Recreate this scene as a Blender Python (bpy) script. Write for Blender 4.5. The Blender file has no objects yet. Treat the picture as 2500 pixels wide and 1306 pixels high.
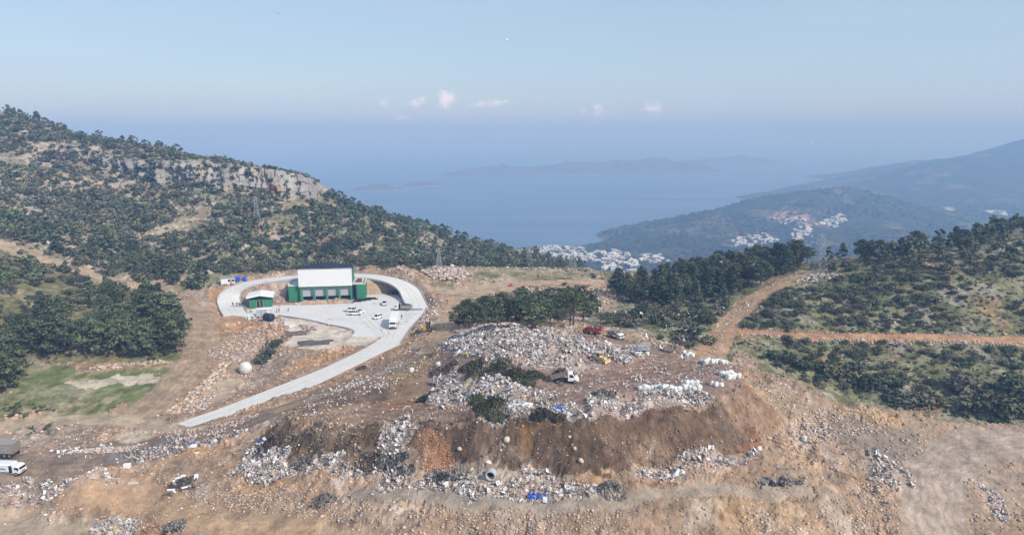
import bpy, bmesh, math, random
import numpy as np
from mathutils import Vector, Matrix, Euler

SC = bpy.context.scene
COL = SC.collection
R = math.radians
random.seed(7)
RNG = np.random.default_rng(11)

# ------------------------------------------------------------------ camera
CAMZ = 67.0
FPX = 1667.0                      # focal length in pixels of the 2500 px wide photograph
PITCH = math.atan(333.0 / FPX)
cam_data = bpy.data.cameras.new('camera')
cam = bpy.data.objects.new('camera', cam_data)
COL.objects.link(cam)
cam.location = (0, 0, CAMZ)
cam.rotation_euler = (R(90) - PITCH, 0, 0)
cam_data.sensor_width = 36
cam_data.sensor_fit = 'HORIZONTAL'
cam_data.lens = 36 * FPX / 2500
cam_data.clip_start = 0.5
cam_data.clip_end = 120000
SC.camera = cam

# ------------------------------------------------------------------ light
SUN_EL, SUN_AZ = 38.0, 128.0      # azimuth clockwise from +Y
SC.view_settings.view_transform = 'Standard'
SC.view_settings.look = 'None'
SC.view_settings.exposure = 0.0
SC.view_settings.gamma = 1.0
sun_data = bpy.data.lights.new('sun', 'SUN')
sun_data.energy = 4.5
sun_data.angle = R(0.5)
sun_data.color = (1.0, 0.95, 0.88)
sun = bpy.data.objects.new('sun', sun_data)
COL.objects.link(sun)
sd = Vector((math.sin(R(SUN_AZ)) * math.cos(R(SUN_EL)), math.cos(R(SUN_AZ)) * math.cos(R(SUN_EL)), math.sin(R(SUN_EL))))
sun.rotation_euler = sd.to_track_quat('Z', 'Y').to_euler()
sun.location = sd * 400

world = bpy.data.worlds.new('World')
SC.world = world
world.use_nodes = True
def build_world():
    nt = world.node_tree
    N, L = nt.nodes, nt.links
    N.clear()
    out = N.new('ShaderNodeOutputWorld')
    bg = N.new('ShaderNodeBackground'); bg.inputs['Strength'].default_value = 0.135
    sky = N.new('ShaderNodeTexSky'); sky.sky_type = 'NISHITA'
    sky.sun_disc = False
    sky.sun_elevation = R(SUN_EL); sky.sun_rotation = R(SUN_AZ)
    sky.altitude = 200; sky.air_density = 1.0; sky.dust_density = 1.0; sky.ozone_density = 2.0
    # a thin veil of high cloud and a row of small cumulus far over the sea, set by direction in the sky
    tc = N.new('ShaderNodeTexCoord')
    sep = N.new('ShaderNodeSeparateXYZ'); L.new(tc.outputs['Generated'], sep.inputs[0])
    def math_(op, a, b=None, c=None):
        n = N.new('ShaderNodeMath'); n.operation = op
        for i, s in enumerate((a, b, c)):
            if s is None: continue
            if isinstance(s, (int, float)): n.inputs[i].default_value = s
            else: L.new(s, n.inputs[i])
        return n.outputs[0]
    az = math_('ARCTAN2', sep.outputs['X'], sep.outputs['Y'])
    el = math_('ARCSINE', sep.outputs['Z'])
    comb = N.new('ShaderNodeCombineXYZ'); L.new(az, comb.inputs[0]); L.new(el, comb.inputs[1])
    nz = N.new('ShaderNodeTexNoise'); nz.inputs['Scale'].default_value = 70; nz.inputs['Detail'].default_value = 6
    nz.inputs['Roughness'].default_value = 0.62
    mp = N.new('ShaderNodeMapping'); mp.inputs['Scale'].default_value = (1, 1.35, 1); L.new(comb.outputs[0], mp.inputs[0]); L.new(mp.outputs[0], nz.inputs['Vector'])
    total = None
    # azimuth (deg), elevation of the foot (deg), half width, height, strength
    for (a, e, w, h, s) in CLOUDS:
        dx = math_('DIVIDE', math_('SUBTRACT', az, R(a)), R(w))
        dy = math_('DIVIDE', math_('SUBTRACT', el, R(e + h * 0.5)), R(h * 0.5))
        d2 = math_('ADD', math_('MULTIPLY', dx, dx), math_('MULTIPLY', dy, dy))
        g = math_('MULTIPLY', math_('POWER', 2.718, math_('MULTIPLY', d2, -1.0)), s)
        total = g if total is None else math_('ADD', total, g)
    dens = math_('ADD', math_('SUBTRACT', math_('MULTIPLY', nz.outputs['Fac'], 2.6), 1.45), total)
    cover = N.new('ShaderNodeMapRange'); cover.inputs['From Min'].default_value = 0.10; cover.inputs['From Max'].default_value = 1.05
    cover.interpolation_type = 'SMOOTHSTEP'
    L.new(dens, cover.inputs['Value'])
    cl = math_('MULTIPLY', cover.outputs[0], math_('MINIMUM', math_('MULTIPLY', total, 1.6), 1.0))
    # veil
    nv = N.new('ShaderNodeTexNoise'); nv.inputs['Scale'].default_value = 3.2; nv.inputs['Detail'].default_value = 4
    mv = N.new('ShaderNodeMapping'); mv.inputs['Scale'].default_value = (1, 7, 1); L.new(comb.outputs[0], mv.inputs[0]); L.new(mv.outputs[0], nv.inputs['Vector'])
    veil = N.new('ShaderNodeMapRange'); veil.inputs['From Min'].default_value = 0.38; veil.inputs['From Max'].default_value = 0.8
    veil.inputs['To Min'].default_value = 0.55; veil.inputs['To Max'].default_value = 0.8
    L.new(nv.outputs['Fac'], veil.inputs['Value'])
    mixv = N.new('ShaderNodeMix'); mixv.data_type = 'RGBA'
    L.new(veil.outputs[0], mixv.inputs[0])
    tint = N.new('ShaderNodeMix'); tint.data_type = 'RGBA'; tint.blend_type = 'MULTIPLY'; tint.inputs[0].default_value = 1.0
    L.new(sky.outputs[0], tint.inputs[6]); tint.inputs[7].default_value = SKY_TINT
    L.new(tint.outputs[2], mixv.inputs[6]); mixv.inputs[7].default_value = VEIL_COL
    mixc = N.new('ShaderNodeMix'); mixc.data_type = 'RGBA'
    L.new(cl, mixc.inputs[0]); L.new(mixv.outputs[2], mixc.inputs[6]); mixc.inputs[7].default_value = CLOUD_COL
    L.new(mixc.outputs[2], bg.inputs['Color'])
    L.new(bg.outputs[0], out.inputs['Surface'])
SKY_TINT = (1.0, 1.0, 1.04, 1)
VEIL_COL = (3.8, 4.95, 6.2, 1)
CLOUD_COL = (7.4, 7.35, 7.8, 1)
CLOUDS = [(-5.4, 1.5, 0.95, 2.0, 1.0), (-7.65, 1.75, 0.6, 1.2, 0.9), (-2.6, 1.75, 0.8, 0.8, 0.72), (-0.9, 1.7, 1.2, 1.2, 0.62), (-9.2, 0.45, 0.8, 1.2, 0.75), (-10.3, 1.6, 1.6, 1.2, 0.5), (7.2, 0.9, 2.0, 1.3, 0.66), (11.4, 1.3, 0.9, 1.2, 0.8), (-16, 0.6, 1.6, 1.2, 0.4), (-22, 1.0, 1.6, 1.0, 0.35)]
build_world()

SC.cycles.use_denoising = True
SC.cycles.max_bounces = 6
SC.cycles.diffuse_bounces = 3
SC.cycles.glossy_bounces = 2
SC.cycles.transmission_bounces = 2
SC.cycles.volume_bounces = 1
SC.cycles.transparent_max_bounces = 4
SC.cycles.caustics_reflective = False
SC.cycles.caustics_refractive = False

# ------------------------------------------------------------------ measuring: photo pixel -> direction -> place
def pix_dir(u, v):
    a = (u - 1250.0) / FPX; b = (653.0 - v) / FPX
    return np.array([a, math.cos(PITCH) + b * math.sin(PITCH), -math.sin(PITCH) + b * math.cos(PITCH)])
def at_height(u, v, z):
    d = pix_dir(u, v); t = (z - CAMZ) / d[2]
    return np.array([d[0] * t, d[1] * t, z])
def at_depth(u, v, y):
    d = pix_dir(u, v); t = y / d[1]
    return np.array([d[0] * t, y, CAMZ + d[2] * t])
def hidden(u, y, z):
    return np.array([(u - 1250.0) / FPX * y, y, z])

# ------------------------------------------------------------------ value noise
def _hash(ix, iy, seed):
    h = (ix.astype(np.int64) * 374761393 + iy.astype(np.int64) * 668265263 + seed * 974711) & 0xffffffff
    h = ((h ^ (h >> 13)) * 1274126177) & 0xffffffff
    h = h ^ (h >> 16)
    return (h & 0xffff) / 65535.0
def vnoise(x, y, seed=0):
    ix = np.floor(x); iy = np.floor(y)
    fx = x - ix; fy = y - iy
    fx = fx * fx * fx * (fx * (fx * 6 - 15) + 10); fy = fy * fy * fy * (fy * (fy * 6 - 15) + 10)
    a = _hash(ix, iy, seed); b = _hash(ix + 1, iy, seed); c = _hash(ix, iy + 1, seed); d = _hash(ix + 1, iy + 1, seed)
    return (a + (b - a) * fx) * (1 - fy) + (c + (d - c) * fx) * fy - 0.5
def fbm(x, y, scale, octaves=4, seed=0, gain=0.5):
    x = np.asarray(x, float) / scale; y = np.asarray(y, float) / scale
    s = np.zeros(np.shape(x)); a = 1.0
    for o in range(octaves):
        c, sn = math.cos(0.7 * o + 0.3), math.sin(0.7 * o + 0.3)
        s += a * vnoise(x * c - y * sn + 17.3 * o, x * sn + y * c - 9.1 * o, seed + o)
        x = x * 2.03; y = y * 2.03; a *= gain
    return s
def sstep(a, b, x):
    t = np.clip((x - a) / (b - a), 0, 1); return t * t * (3 - 2 * t)

# ------------------------------------------------------------------ near terrain from levelled points
Zp = lambda u, v, z: at_height(u, v, z)
Dp = lambda u, v, y: at_depth(u, v, y)
Hp = lambda u, y, z: hidden(u, y, z)
PTS = []
for u, v, z in [
    # foreground
    (-150,1306,-9),(0,1306,-9),(250,1306,-8),(500,1306,-4),(800,1306,-1),(1100,1306,1),(1400,1306,2),(1700,1306,2),(2000,1306,1),(2250,1306,-1),(2500,1306,-2),(2650,1306,-2),
    (60,1250,-8.5),(180,1290,-8.5),(0,1215,-6),(200,1210,-5),(350,1240,-6.5),
    (-150,1165,-3.3),(0,1160,-3),(150,1150,-3),(300,1110,-2.5),(480,1060,-1.5),(620,1010,-0.5),(750,970,0.5),(880,920,1.5),(1000,870,3),(1050,840,3.5),
    (0,1105,-3),(130,1080,-2),(250,1090,-1.6),(250,1066,-3),(400,1065,-1.2),
    (-150,1045,-4.2),(0,1040,-4),(200,1028,-3.5),(400,1035,-2.5),
    (450,1030,-2.1),(550,995,-1.8),(650,960,-1.5),(760,915,-1.1),(870,868,-0.8),(930,832,-0.3),(960,810,0),
    (0,980,-3),(150,950,-2),(300,970,-2.5),(300,925,-1.6),(50,900,0),(0,800,6),(-150,900,2),
    (350,1000,-3),(430,930,-1.5),(490,860,-0.5),(505,800,0.5),(480,755,2),(440,740,3),
    (520,960,-4.5),(480,1000,-4),(600,905,-4),(560,850,-2),(600,800,-1),(680,885,-1.8),(700,840,-1.5),(850,840,-1),(760,895,-2),
    # yard and the ring road round the hall
    (600,757,0),(700,745,0),(860,737,0),(1000,750,0),(960,800,0),(700,780,0),(800,790,0),(975,722,0),(920,718,0),(680,737,0),(900,760,0),
    (1010,750,0.2),(1018,725,1.6),(1000,700,3.6),(960,685,5),(900,675,6),
    (560,752,0.4),(548,715,3.0),(575,700,4.6),(620,688,5.6),(700,680,6.2),(800,673,6.5),
    (540,690,5),(480,700,4.5),(520,680,6),(850,664,7),
    (1050,800,1.5),(1100,760,1),(1150,720,1.5),(1060,690,4),(1120,668,5),(1300,690,2.8),(1300,665,3.5),(1450,690,2),(1450,666,2.4),(1520,676,1.2),(1380,659,3.0),(1040,660,7),
    (1120,790,4),(1250,790,6),(1400,780,5),(1500,740,2.5),(1560,700,0.5),
    (1600,820,6),(1650,790,5),(1550,780,5),(1700,760,4.5),
    # the dump
    (1130,822,11),(1200,806,15.5),(1300,800,15.3),(1440,818,14.5),(1550,838,14.5),(1640,853,14.5),(1720,872,14),(1800,900,14.5),
    (1060,880,8.5),(1080,940,10),(1200,850,15.5),(1250,900,15.5),(1380,932,15),(1300,960,14.5),(1500,900,15),(1600,920,15),(1700,950,15),(1480,950,15),(1150,960,12.5),
    (640,1045,1),(700,1015,4),(735,1022,5.5),(820,1035,7),(920,1035,8.5),(1050,1030,11),(1150,1040,12),(1300,1040,12.5),(1450,1035,13),(1550,1010,13.6),(1650,1000,14),(1750,975,14.5),(1820,950,14.5),(1850,930,13.2),
    (850,960,4.5),(950,940,6.5),(780,985,4.5),(950,1000,8),(1000,920,7.5),(900,1000,7),
    (590,1085,-0.5),(650,1112,0),(720,1150,1.5),(850,1150,3),(950,1143,4),(1100,1155,5),(1300,1165,6),(1450,1160,6.5),(1600,1130,7),(1750,1105,7.5),(1880,1080,7.5),(2000,1050,7),
    (600,1150,-0.8),(700,1190,0.5),(950,1200,3.5),(1100,1215,4.5),(1250,1215,5),(1450,1215,5.5),(1600,1190,6),(1750,1160,6.5),(1900,1150,6),
    (450,1180,-3),(300,1170,-4),(600,1230,-2),(400,1272,-5),(800,1250,0.5),(1000,1260,2.5),(1400,1260,4),(1700,1240,4.5),
    (1950,1000,10),(1900,960,12),(2050,1000,8.5),(2100,985,8.5),(2000,958,10.8),(1900,918,13),(2200,1010,7),(2300,1027,6),(2400,1035,5.5),(2500,1043,5),(2650,1050,4.5),
    (2150,1060,6),(2250,1080,5),(2400,1100,4.5),(2500,1120,4),(2250,1180,3),(2150,1150,4),(2050,1120,5.5),(2000,1200,4.5),(2100,1250,1.5),(2400,1200,2.5),(2400,1270,0),
    # right hill
    (2000,900,0),(1900,880,2),(2100,930,-3),(2250,960,-5),(2400,980,-6),(2500,1000,-7),
    (1850,842,4),(2000,830,3.5),(2200,820,3.5),(2400,830,2.5),(2500,835,2),(1780,790,5.5),(1870,715,9.5),(1720,862,13),
    (1900,760,7.5),(2100,750,9),(2300,740,10),(2500,730,11.5),(2650,700,14),
    (1960,668,13.5),(2100,670,15),(2300,650,18),(2500,620,22),(2650,600,24),
    (2650,540,29),(2500,565,26),(2300,605,19),(2100,632,16.5),(1980,645,14),(1850,665,9.5),(1700,690,4),(1600,695,2),
    # left, near
    (330,700,5.5),(250,760,6),(200,830,2.5),(100,870,1),(380,860,0),(0,870,2.2),(520,700,4.6),
    ]: PTS.append(Zp(u, v, z))
for u, v, y in [
    (0,640,285),(200,652,290),(100,720,235),(0,700,235),(-150,680,240),
    (-200,560,330),(0,560,330),(0,500,390),(0,420,450),(0,340,510),(0,280,555),(-200,235,580),(-200,400,460),
    (200,620,315),(200,560,365),(200,480,430),(200,400,480),(200,337,540),
    (400,660,305),(400,600,345),(400,520,400),(400,452,450),(400,370,535),
    (600,650,318),(600,580,360),(600,520,405),(600,485,440),(600,410,530),
    (750,640,335),(750,580,375),(750,505,440),(750,437,520),
    (850,630,350),(850,560,400),(850,503,480),
    (950,640,355),(950,590,400),(950,540,500),
    (1100,640,390),(1100,605,450),(1100,580,520),
    (1250,652,430),(1250,614,560),(1400,660,480),(1400,648,600)]: PTS.append(Dp(u, v, y))
for u, y, z in [
    (-300,75,-11),(0,75,-11),(800,75,-4),(1500,75,-1),(2300,75,-4),(2800,75,-4),
    (2000,165,0),(2100,160,-4),(2300,158,-8),(2500,158,-9),(1900,165,3),(2650,158,-9),
    (2650,420,10),(2500,420,5),(2300,400,-5),(2100,400,-15),(1900,400,-20),(1700,400,-22),(1550,400,-18),(1300,390,-12),(1450,390,-15),
    (1250,1100,-215),(1400,1100,-215),(1550,1100,-215),(1700,1100,-210),(1850,1100,-200),(1400,900,-172),(1600,900,-172),(1750,900,-168),
    (1500,450,-28),(1500,600,-65),(1500,760,-105),(1600,600,-65),(1450,700,-100),(1550,500,-45),
    (2600,900,-110),(2200,900,-130),(1850,900,-160),(1500,900,-172),(1300,900,-168),(1000,900,-130),(600,900,-90),(0,900,0),(-300,900,20),
    (0,700,50),(300,700,20),(600,650,-10),(750,620,-40),(900,620,-70),(1100,660,-95),(1300,720,-115)]: PTS.append(Hp(u, y, z))
PTS = np.array(PTS)
def to_pol(x, y):
    return np.arctan2(x, y), 0.5 * np.log(x * x + y * y)
_pt, _pl = to_pol(PTS[:, 0], PTS[:, 1])
_C2 = 0.016 ** 2
def _ker(d2): return -np.sqrt(d2 + _C2)
_n = len(PTS)
_A = np.zeros((_n + 3, _n + 3))
_A[:_n, :_n] = _ker((_pt[:, None] - _pt[None]) ** 2 + (_pl[:, None] - _pl[None]) ** 2)
_A[np.arange(_n), np.arange(_n)] += -0.0008
_P = np.stack([np.ones(_n), _pt, _pl], 1)
_A[:_n, _n:] = _P; _A[_n:, :_n] = _P.T
_w = np.linalg.solve(_A, np.concatenate([PTS[:, 2], np.zeros(3)]))
T0, T1, L0, L1 = R(-50), R(50), math.log(55.0), math.log(1150.0)
CN, CM = 420, 520
_gt = np.linspace(T0, T1, CN); _gl = np.linspace(L0, L1, CM)
BASE = np.zeros((CM, CN))
for j in range(CM):
    d2 = (_gt[:, None] - _pt[None]) ** 2 + (_gl[j] - _pl[None]) ** 2
    BASE[j] = _ker(d2) @ _w[:_n] + _w[_n] + _w[_n + 1] * _gt + _w[_n + 2] * _gl[j]
def bilin(grid, t, l, n, m):
    fi = np.clip((t - T0) / (T1 - T0) * (n - 1), 0, n - 1.001); fj = np.clip((l - L0) / (L1 - L0) * (m - 1), 0, m - 1.001)
    i = fi.astype(int); j = fj.astype(int); a = fi - i; b = fj - j
    return (grid[j, i] * (1 - a) + grid[j, i + 1] * a) * (1 - b) + (grid[j + 1, i] * (1 - a) + grid[j + 1, i + 1] * a) * b
def base_z(x, y):
    t, l = to_pol(np.asarray(x, float), np.asarray(y, float))
    return bilin(BASE, t, l, CN, CM)
def ground_at(u, v, zfun=None, tmax=1100.0):
    """the place where the sight line through a photo pixel first meets the ground"""
    zfun = zfun or base_z
    d = pix_dir(u, v)
    ts = np.exp(np.linspace(math.log(70), math.log(tmax), 1600))
    g = CAMZ + d[2] * ts - zfun(d[0] * ts, d[1] * ts)
    k = np.argmax(g < 0)
    if g[k] >= 0: k = len(ts) - 1
    t = ts[k]
    if k > 0 and g[k] < 0: t = ts[k - 1] + (ts[k] - ts[k - 1]) * g[k - 1] / (g[k - 1] - g[k])
    return np.array([d[0] * t, d[1] * t, CAMZ + d[2] * t])
def PL(pts): return np.array([ground_at(u, v)[:2] for u, v in pts])

def in_poly(x, y, poly):
    res = np.zeros(x.shape, bool)
    bb = (x >= poly[:, 0].min()) & (x <= poly[:, 0].max()) & (y >= poly[:, 1].min()) & (y <= poly[:, 1].max())
    xs, ys = x[bb], y[bb]
    c = np.zeros(xs.shape, bool)
    n = len(poly)
    for i in range(n):
        x1, y1 = poly[i]; x2, y2 = poly[(i + 1) % n]
        if y1 == y2: continue
        cond = ((y1 > ys) != (y2 > ys)) & (xs < (x2 - x1) * (ys - y1) / (y2 - y1) + x1)
        c ^= cond
    res[bb] = c
    return res
def smooth_line(pts, n=12, closed=False):
    pts = [np.asarray(p, float) for p in pts]
    out = []; m = len(pts)
    rng = range(m if closed else m - 1)
    for i in rng:
        if closed: p0, p1, p2, p3 = pts[(i - 1) % m], pts[i], pts[(i + 1) % m], pts[(i + 2) % m]
        else: p0, p1, p2, p3 = pts[max(i - 1, 0)], pts[i], pts[i + 1], pts[min(i + 2, m - 1)]
        for k in range(n):
            t = k / n
            out.append(0.5 * ((2 * p1) + (-p0 + p2) * t + (2 * p0 - 5 * p1 + 4 * p2 - p3) * t * t + (-p0 + 3 * p1 - 3 * p2 + p3) * t ** 3))
    if not closed: out.append(pts[-1])
    return np.array(out)
def dist_line(x, y, line, reach=30.0):
    """distance to a polyline and the parameter along it, inf beyond reach"""
    d = np.full(x.shape, 1e9); s = np.zeros(x.shape)
    bb = (x > line[:, 0].min() - reach) & (x < line[:, 0].max() + reach) & (y > line[:, 1].min() - reach) & (y < line[:, 1].max() + reach)
    xs, ys = x[bb], y[bb]
    dd = np.full(xs.shape, 1e9); ss = np.zeros(xs.shape)
    n = len(line) - 1
    for i in range(n):
        ax, ay = line[i][:2]; bx, by = line[i + 1][:2]
        vx, vy = bx - ax, by - ay; q = vx * vx + vy * vy
        if q < 1e-9: continue
        t = np.clip(((xs - ax) * vx + (ys - ay) * vy) / q, 0, 1)
        e = np.hypot(xs - ax - vx * t, ys - ay - vy * t)
        m = e < dd
        dd[m] = e[m]; ss[m] = (i + t[m]) / n
    d[bb] = dd; s[bb] = ss
    return d, s
# ------------------------------------------------------------------ materials
MATS = {}
def mat(name, rgb=(0.5, 0.5, 0.5), rough=0.7, metal=0.0, attr=None, noise=0.0, scale=3.0, bump=0.0, bscale=8.0, rand=0.0, detail=5, spec=0.3, trans=0.0, dirt=None):
    """Principled material: colour (or the colour attribute) times object-space noise, bump, per-object variation, streaky dirt"""
    if name in MATS: return MATS[name]
    m = bpy.data.materials.new(name); m.use_nodes = True
    nt = m.node_tree; N, L = nt.nodes, nt.links
    b = N['Principled BSDF']
    b.inputs['Roughness'].default_value = rough; b.inputs['Metallic'].default_value = metal
    b.inputs['Specular IOR Level'].default_value = spec
    if attr:
        a = N.new('ShaderNodeAttribute'); a.attribute_name = attr; c = a.outputs['Color']
    else:
        r = N.new('ShaderNodeRGB'); r.outputs[0].default_value = (*rgb, 1); c = r.outputs[0]
    def mul(col, fac):
        mx = N.new('ShaderNodeMix'); mx.data_type = 'RGBA'; mx.blend_type = 'MULTIPLY'; mx.inputs[0].default_value = 1
        L.new(col, mx.inputs[6]); L.new(fac, mx.inputs[7]); return mx.outputs[2]
    g = N.new('ShaderNodeNewGeometry')
    if noise:
        for k, (sc, am) in enumerate(((scale, noise), (scale * 4.7, noise * 0.8))):
            t = N.new('ShaderNodeTexNoise'); t.inputs['Scale'].default_value = sc; t.inputs['Detail'].default_value = detail; t.inputs['Roughness'].default_value = 0.65
            L.new(g.outputs['Position'], t.inputs['Vector'])
            mr = N.new('ShaderNodeMapRange'); mr.inputs['From Min'].default_value = 0.25; mr.inputs['From Max'].default_value = 0.75
            mr.inputs['To Min'].default_value = 1 - am; mr.inputs['To Max'].default_value = 1 + am
            L.new(t.outputs['Fac'], mr.inputs['Value']); c = mul(c, mr.outputs[0])
    if rand:
        oi = N.new('ShaderNodeObjectInfo'); mr = N.new('ShaderNodeMapRange')
        mr.inputs['To Min'].default_value = 1 - rand; mr.inputs['To Max'].default_value = 1 + rand
        L.new(oi.outputs['Random'], mr.inputs['Value']); c = mul(c, mr.outputs[0])
    if dirt:
        t = N.new('ShaderNodeTexNoise'); t.inputs['Scale'].default_value = 1.1; t.inputs['Detail'].default_value = 6; t.inputs['Roughness'].default_value = 0.7
        L.new(g.outputs['Position'], t.inputs['Vector'])
        mr = N.new('ShaderNodeMapRange'); mr.inputs['From Min'].default_value = 0.45; mr.inputs['From Max'].default_value = 0.72; mr.inputs['To Max'].default_value = dirt[1]
        L.new(t.outputs['Fac'], mr.inputs['Value'])
        mx = N.new('ShaderNodeMix'); mx.data_type = 'RGBA'; L.new(mr.outputs[0], mx.inputs[0]); L.new(c, mx.inputs[6]); mx.inputs[7].default_value = (*dirt[0], 1); c = mx.outputs[2]
    L.new(c, b.inputs['Base Color'])
    if trans: b.inputs['Subsurface Weight'].default_value = 0
    if bump:
        t = N.new('ShaderNodeTexNoise'); t.inputs['Scale'].default_value = bscale; t.inputs['Detail'].default_value = 6
        L.new(g.outputs['Position'], t.inputs['Vector'])
        bp = N.new('ShaderNodeBump'); bp.inputs['Strength'].default_value = bump; bp.inputs['Distance'].default_value = 0.3
        L.new(t.outputs['Fac'], bp.inputs['Height']); L.new(bp.outputs[0], b.inputs['Normal'])
    MATS[name] = m
    return m

def new_mesh(name, verts, faces=None, quads=None, tris=None, mats=(), parent=None, attr=None, midx=None, smooth=False, link=True):
    """one mesh object out of numpy arrays"""
    me = bpy.data.meshes.new(name)
    verts = np.asarray(verts, np.float32)
    if faces is not None:
        me.from_pydata(verts.tolist(), [], faces)
    else:
        parts = [np.asarray(a, np.int32) for a in (quads, tris) if a is not None and len(a)]
        nl = sum(a.size for a in parts); nf = sum(len(a) for a in parts)
        me.vertices.add(len(verts)); me.vertices.foreach_set('co', verts.ravel())
        me.loops.add(nl); me.polygons.add(nf)
        me.loops.foreach_set('vertex_index', np.concatenate([a.ravel() for a in parts]))
        tot = np.concatenate([np.full(len(a), a.shape[1], np.int32) for a in parts])
        st = np.concatenate([[0], np.cumsum(tot)[:-1]]).astype(np.int32)
        me.polygons.foreach_set('loop_start', st)
        try: me.polygons.foreach_set('loop_total', tot)
        except Exception: pass
        me.update(calc_edges=True)
    if midx is not None: me.polygons.foreach_set('material_index', np.asarray(midx, np.int32))
    if smooth: me.polygons.foreach_set('use_smooth', np.ones(len(me.polygons), bool))
    for m in mats: me.materials.append(m)
    if attr is not None:
        ca = me.color_attributes.new('Col', 'FLOAT_COLOR', 'POINT')
        a = np.ones((len(verts), 4), np.float32); a[:, :3] = attr
        ca.data.foreach_set('color', a.ravel())
    me.update()
    o = bpy.data.objects.new(name, me)
    if link: COL.objects.link(o)
    if parent: o.parent = parent
    return o
def tag(o, label=None, cat=None, group=None, kind=None):
    if label: o['label'] = label
    if cat: o['category'] = cat
    if group: o['group'] = group
    if kind: o['kind'] = kind
    return o
def empty(name, loc=(0, 0, 0), rz=0.0, label=None, cat=None, group=None):
    o = bpy.data.objects.new(name, None); COL.objects.link(o)
    o.location = loc; o.rotation_euler = (0, 0, rz); o.empty_display_size = 0.5
    return tag(o, label, cat, group)

# ------------------------------------------------------------------ the fine ground: places of roads, yard, hall
def W3(u, v, z): return at_height(u, v, z)
ring_px = [(575,768,0.0),(563,748,0.35),(559,728,1.9),(572,709,3.9),(612,693,5.4),(690,681,6.1),(800,673.5,6.4),(880,674,6.3),(930,679,5.7),(968,689,4.7),(996,706,3.2),(1008,726,1.5),(1020,752,0.05)]
RING = smooth_line([W3(*p) for p in ring_px], 10)
RING_W = 4.1
yard_px = [(556,768),(612,776),(680,769),(745,779),(800,791),(845,800),(864,809),(856,822),(905,823),(940,822),(976,838),(1000,802),(1034,764),(1040,749),(1003,751),(972,722),(950,716),(880,722),(862,741),(735,745),(672,745),(600,757)]
YARD = np.array([W3(u, v, 0)[:2] for u, v in yard_px])
road_a = [(432,1034),(500,1011),(651,953),(782,902),(866,863),(905,842),(938,820)]
road_b = [(455,1040),(500,1029),(697,967),(782,932),(873,888),(923,863),(976,838)]
road_z = [-2.1,-1.95,-1.5,-1.05,-0.75,-0.4,0.0]
ROAD_A = smooth_line([W3(u, v, z) for (u, v), z in zip(road_a, road_z)], 10)
ROAD_B = smooth_line([W3(u, v, z) for (u, v), z in zip(road_b, road_z)], 10)
# hall: front edge on the yard
HALL_L, HALL_R = W3(734, 738, 0), W3(861, 734, 0)
HALL_ANG = math.atan2(HALL_R[1] - HALL_L[1], HALL_R[0] - HALL_L[0])
HALL_W = float(np.hypot(*(HALL_R - HALL_L)[:2]))
hall_x = np.array([math.cos(HALL_ANG), math.sin(HALL_ANG)]); hall_y = np.array([-hall_x[1], hall_x[0]])
print('HALL', HALL_L, HALL_W, math.degrees(HALL_ANG))

NT, NL = 1500, 1200
gt = np.linspace(T0, T1, NT); gl = np.linspace(L0, L1, NL)
TT, LL = np.meshgrid(gt, gl)
RR = np.exp(LL)
X = RR * np.sin(TT); Y = RR * np.cos(TT)
Zg = bilin(BASE, TT, LL, CN, CM)
Zbase = Zg.copy()
AMP = np.full(X.shape, 0.30)          # height of the rough relief
ROUGH = np.full(X.shape, 1.0)
ZONE = np.zeros(X.shape, np.int32)    # which surface a place belongs to
far = sstep(270, 330, Y)
# warped places, for ragged outlines
WX = X + fbm(X, Y, 5.0, 4, 31) * 3.2 + fbm(X, Y, 1.1, 2, 33) * 0.9
WY = Y + fbm(X, Y, 5.0, 4, 41) * 3.2 + fbm(X, Y, 1.1, 2, 43) * 0.9
n_big = fbm(X, Y, 38, 4, 1); n_mid = fbm(X, Y, 9, 4, 2); n_sml = fbm(X, Y, 2.2, 4, 3); n_tiny = fbm(X, Y, 0.7, 3, 4)
C = np.zeros(X.shape + (3,))
def mixc(mask, rgb):
    C[...] = C * (1 - mask[..., None]) + np.asarray(rgb) * mask[..., None]
C[...] = (0.33, 0.235, 0.165)
mixc(sstep(-0.1, 0.45, n_mid) * 0.75, (0.40, 0.30, 0.235))
mixc(sstep(0.05, 0.5, n_big) * 0.6, (0.40, 0.265, 0.15))
mixc(sstep(0.05, 0.4, fbm(X, Y, 14, 4, 8)) * 0.6, (0.30, 0.265, 0.235))
mixc(sstep(0.25, 0.6, fbm(X, Y, 7, 4, 9)) * 0.5, (0.33, 0.19, 0.11))
def zone(px, rgb=None, soft=1.0, amp=None, zid=None, var=0.0, sharp=False):
    p = PL(px)
    m = in_poly(X if sharp else WX, Y if sharp else WY, p)
    if rgb is not None:
        mk = m * soft
        if var: mk = mk * np.clip(1 - var * sstep(-0.1, 0.4, n_mid + 0.6 * n_sml), 0, 1)
        mixc(mk, rgb)
    if amp is not None: AMP[m] = amp
    if zid is not None: ZONE[m] = zid
    return m
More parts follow.
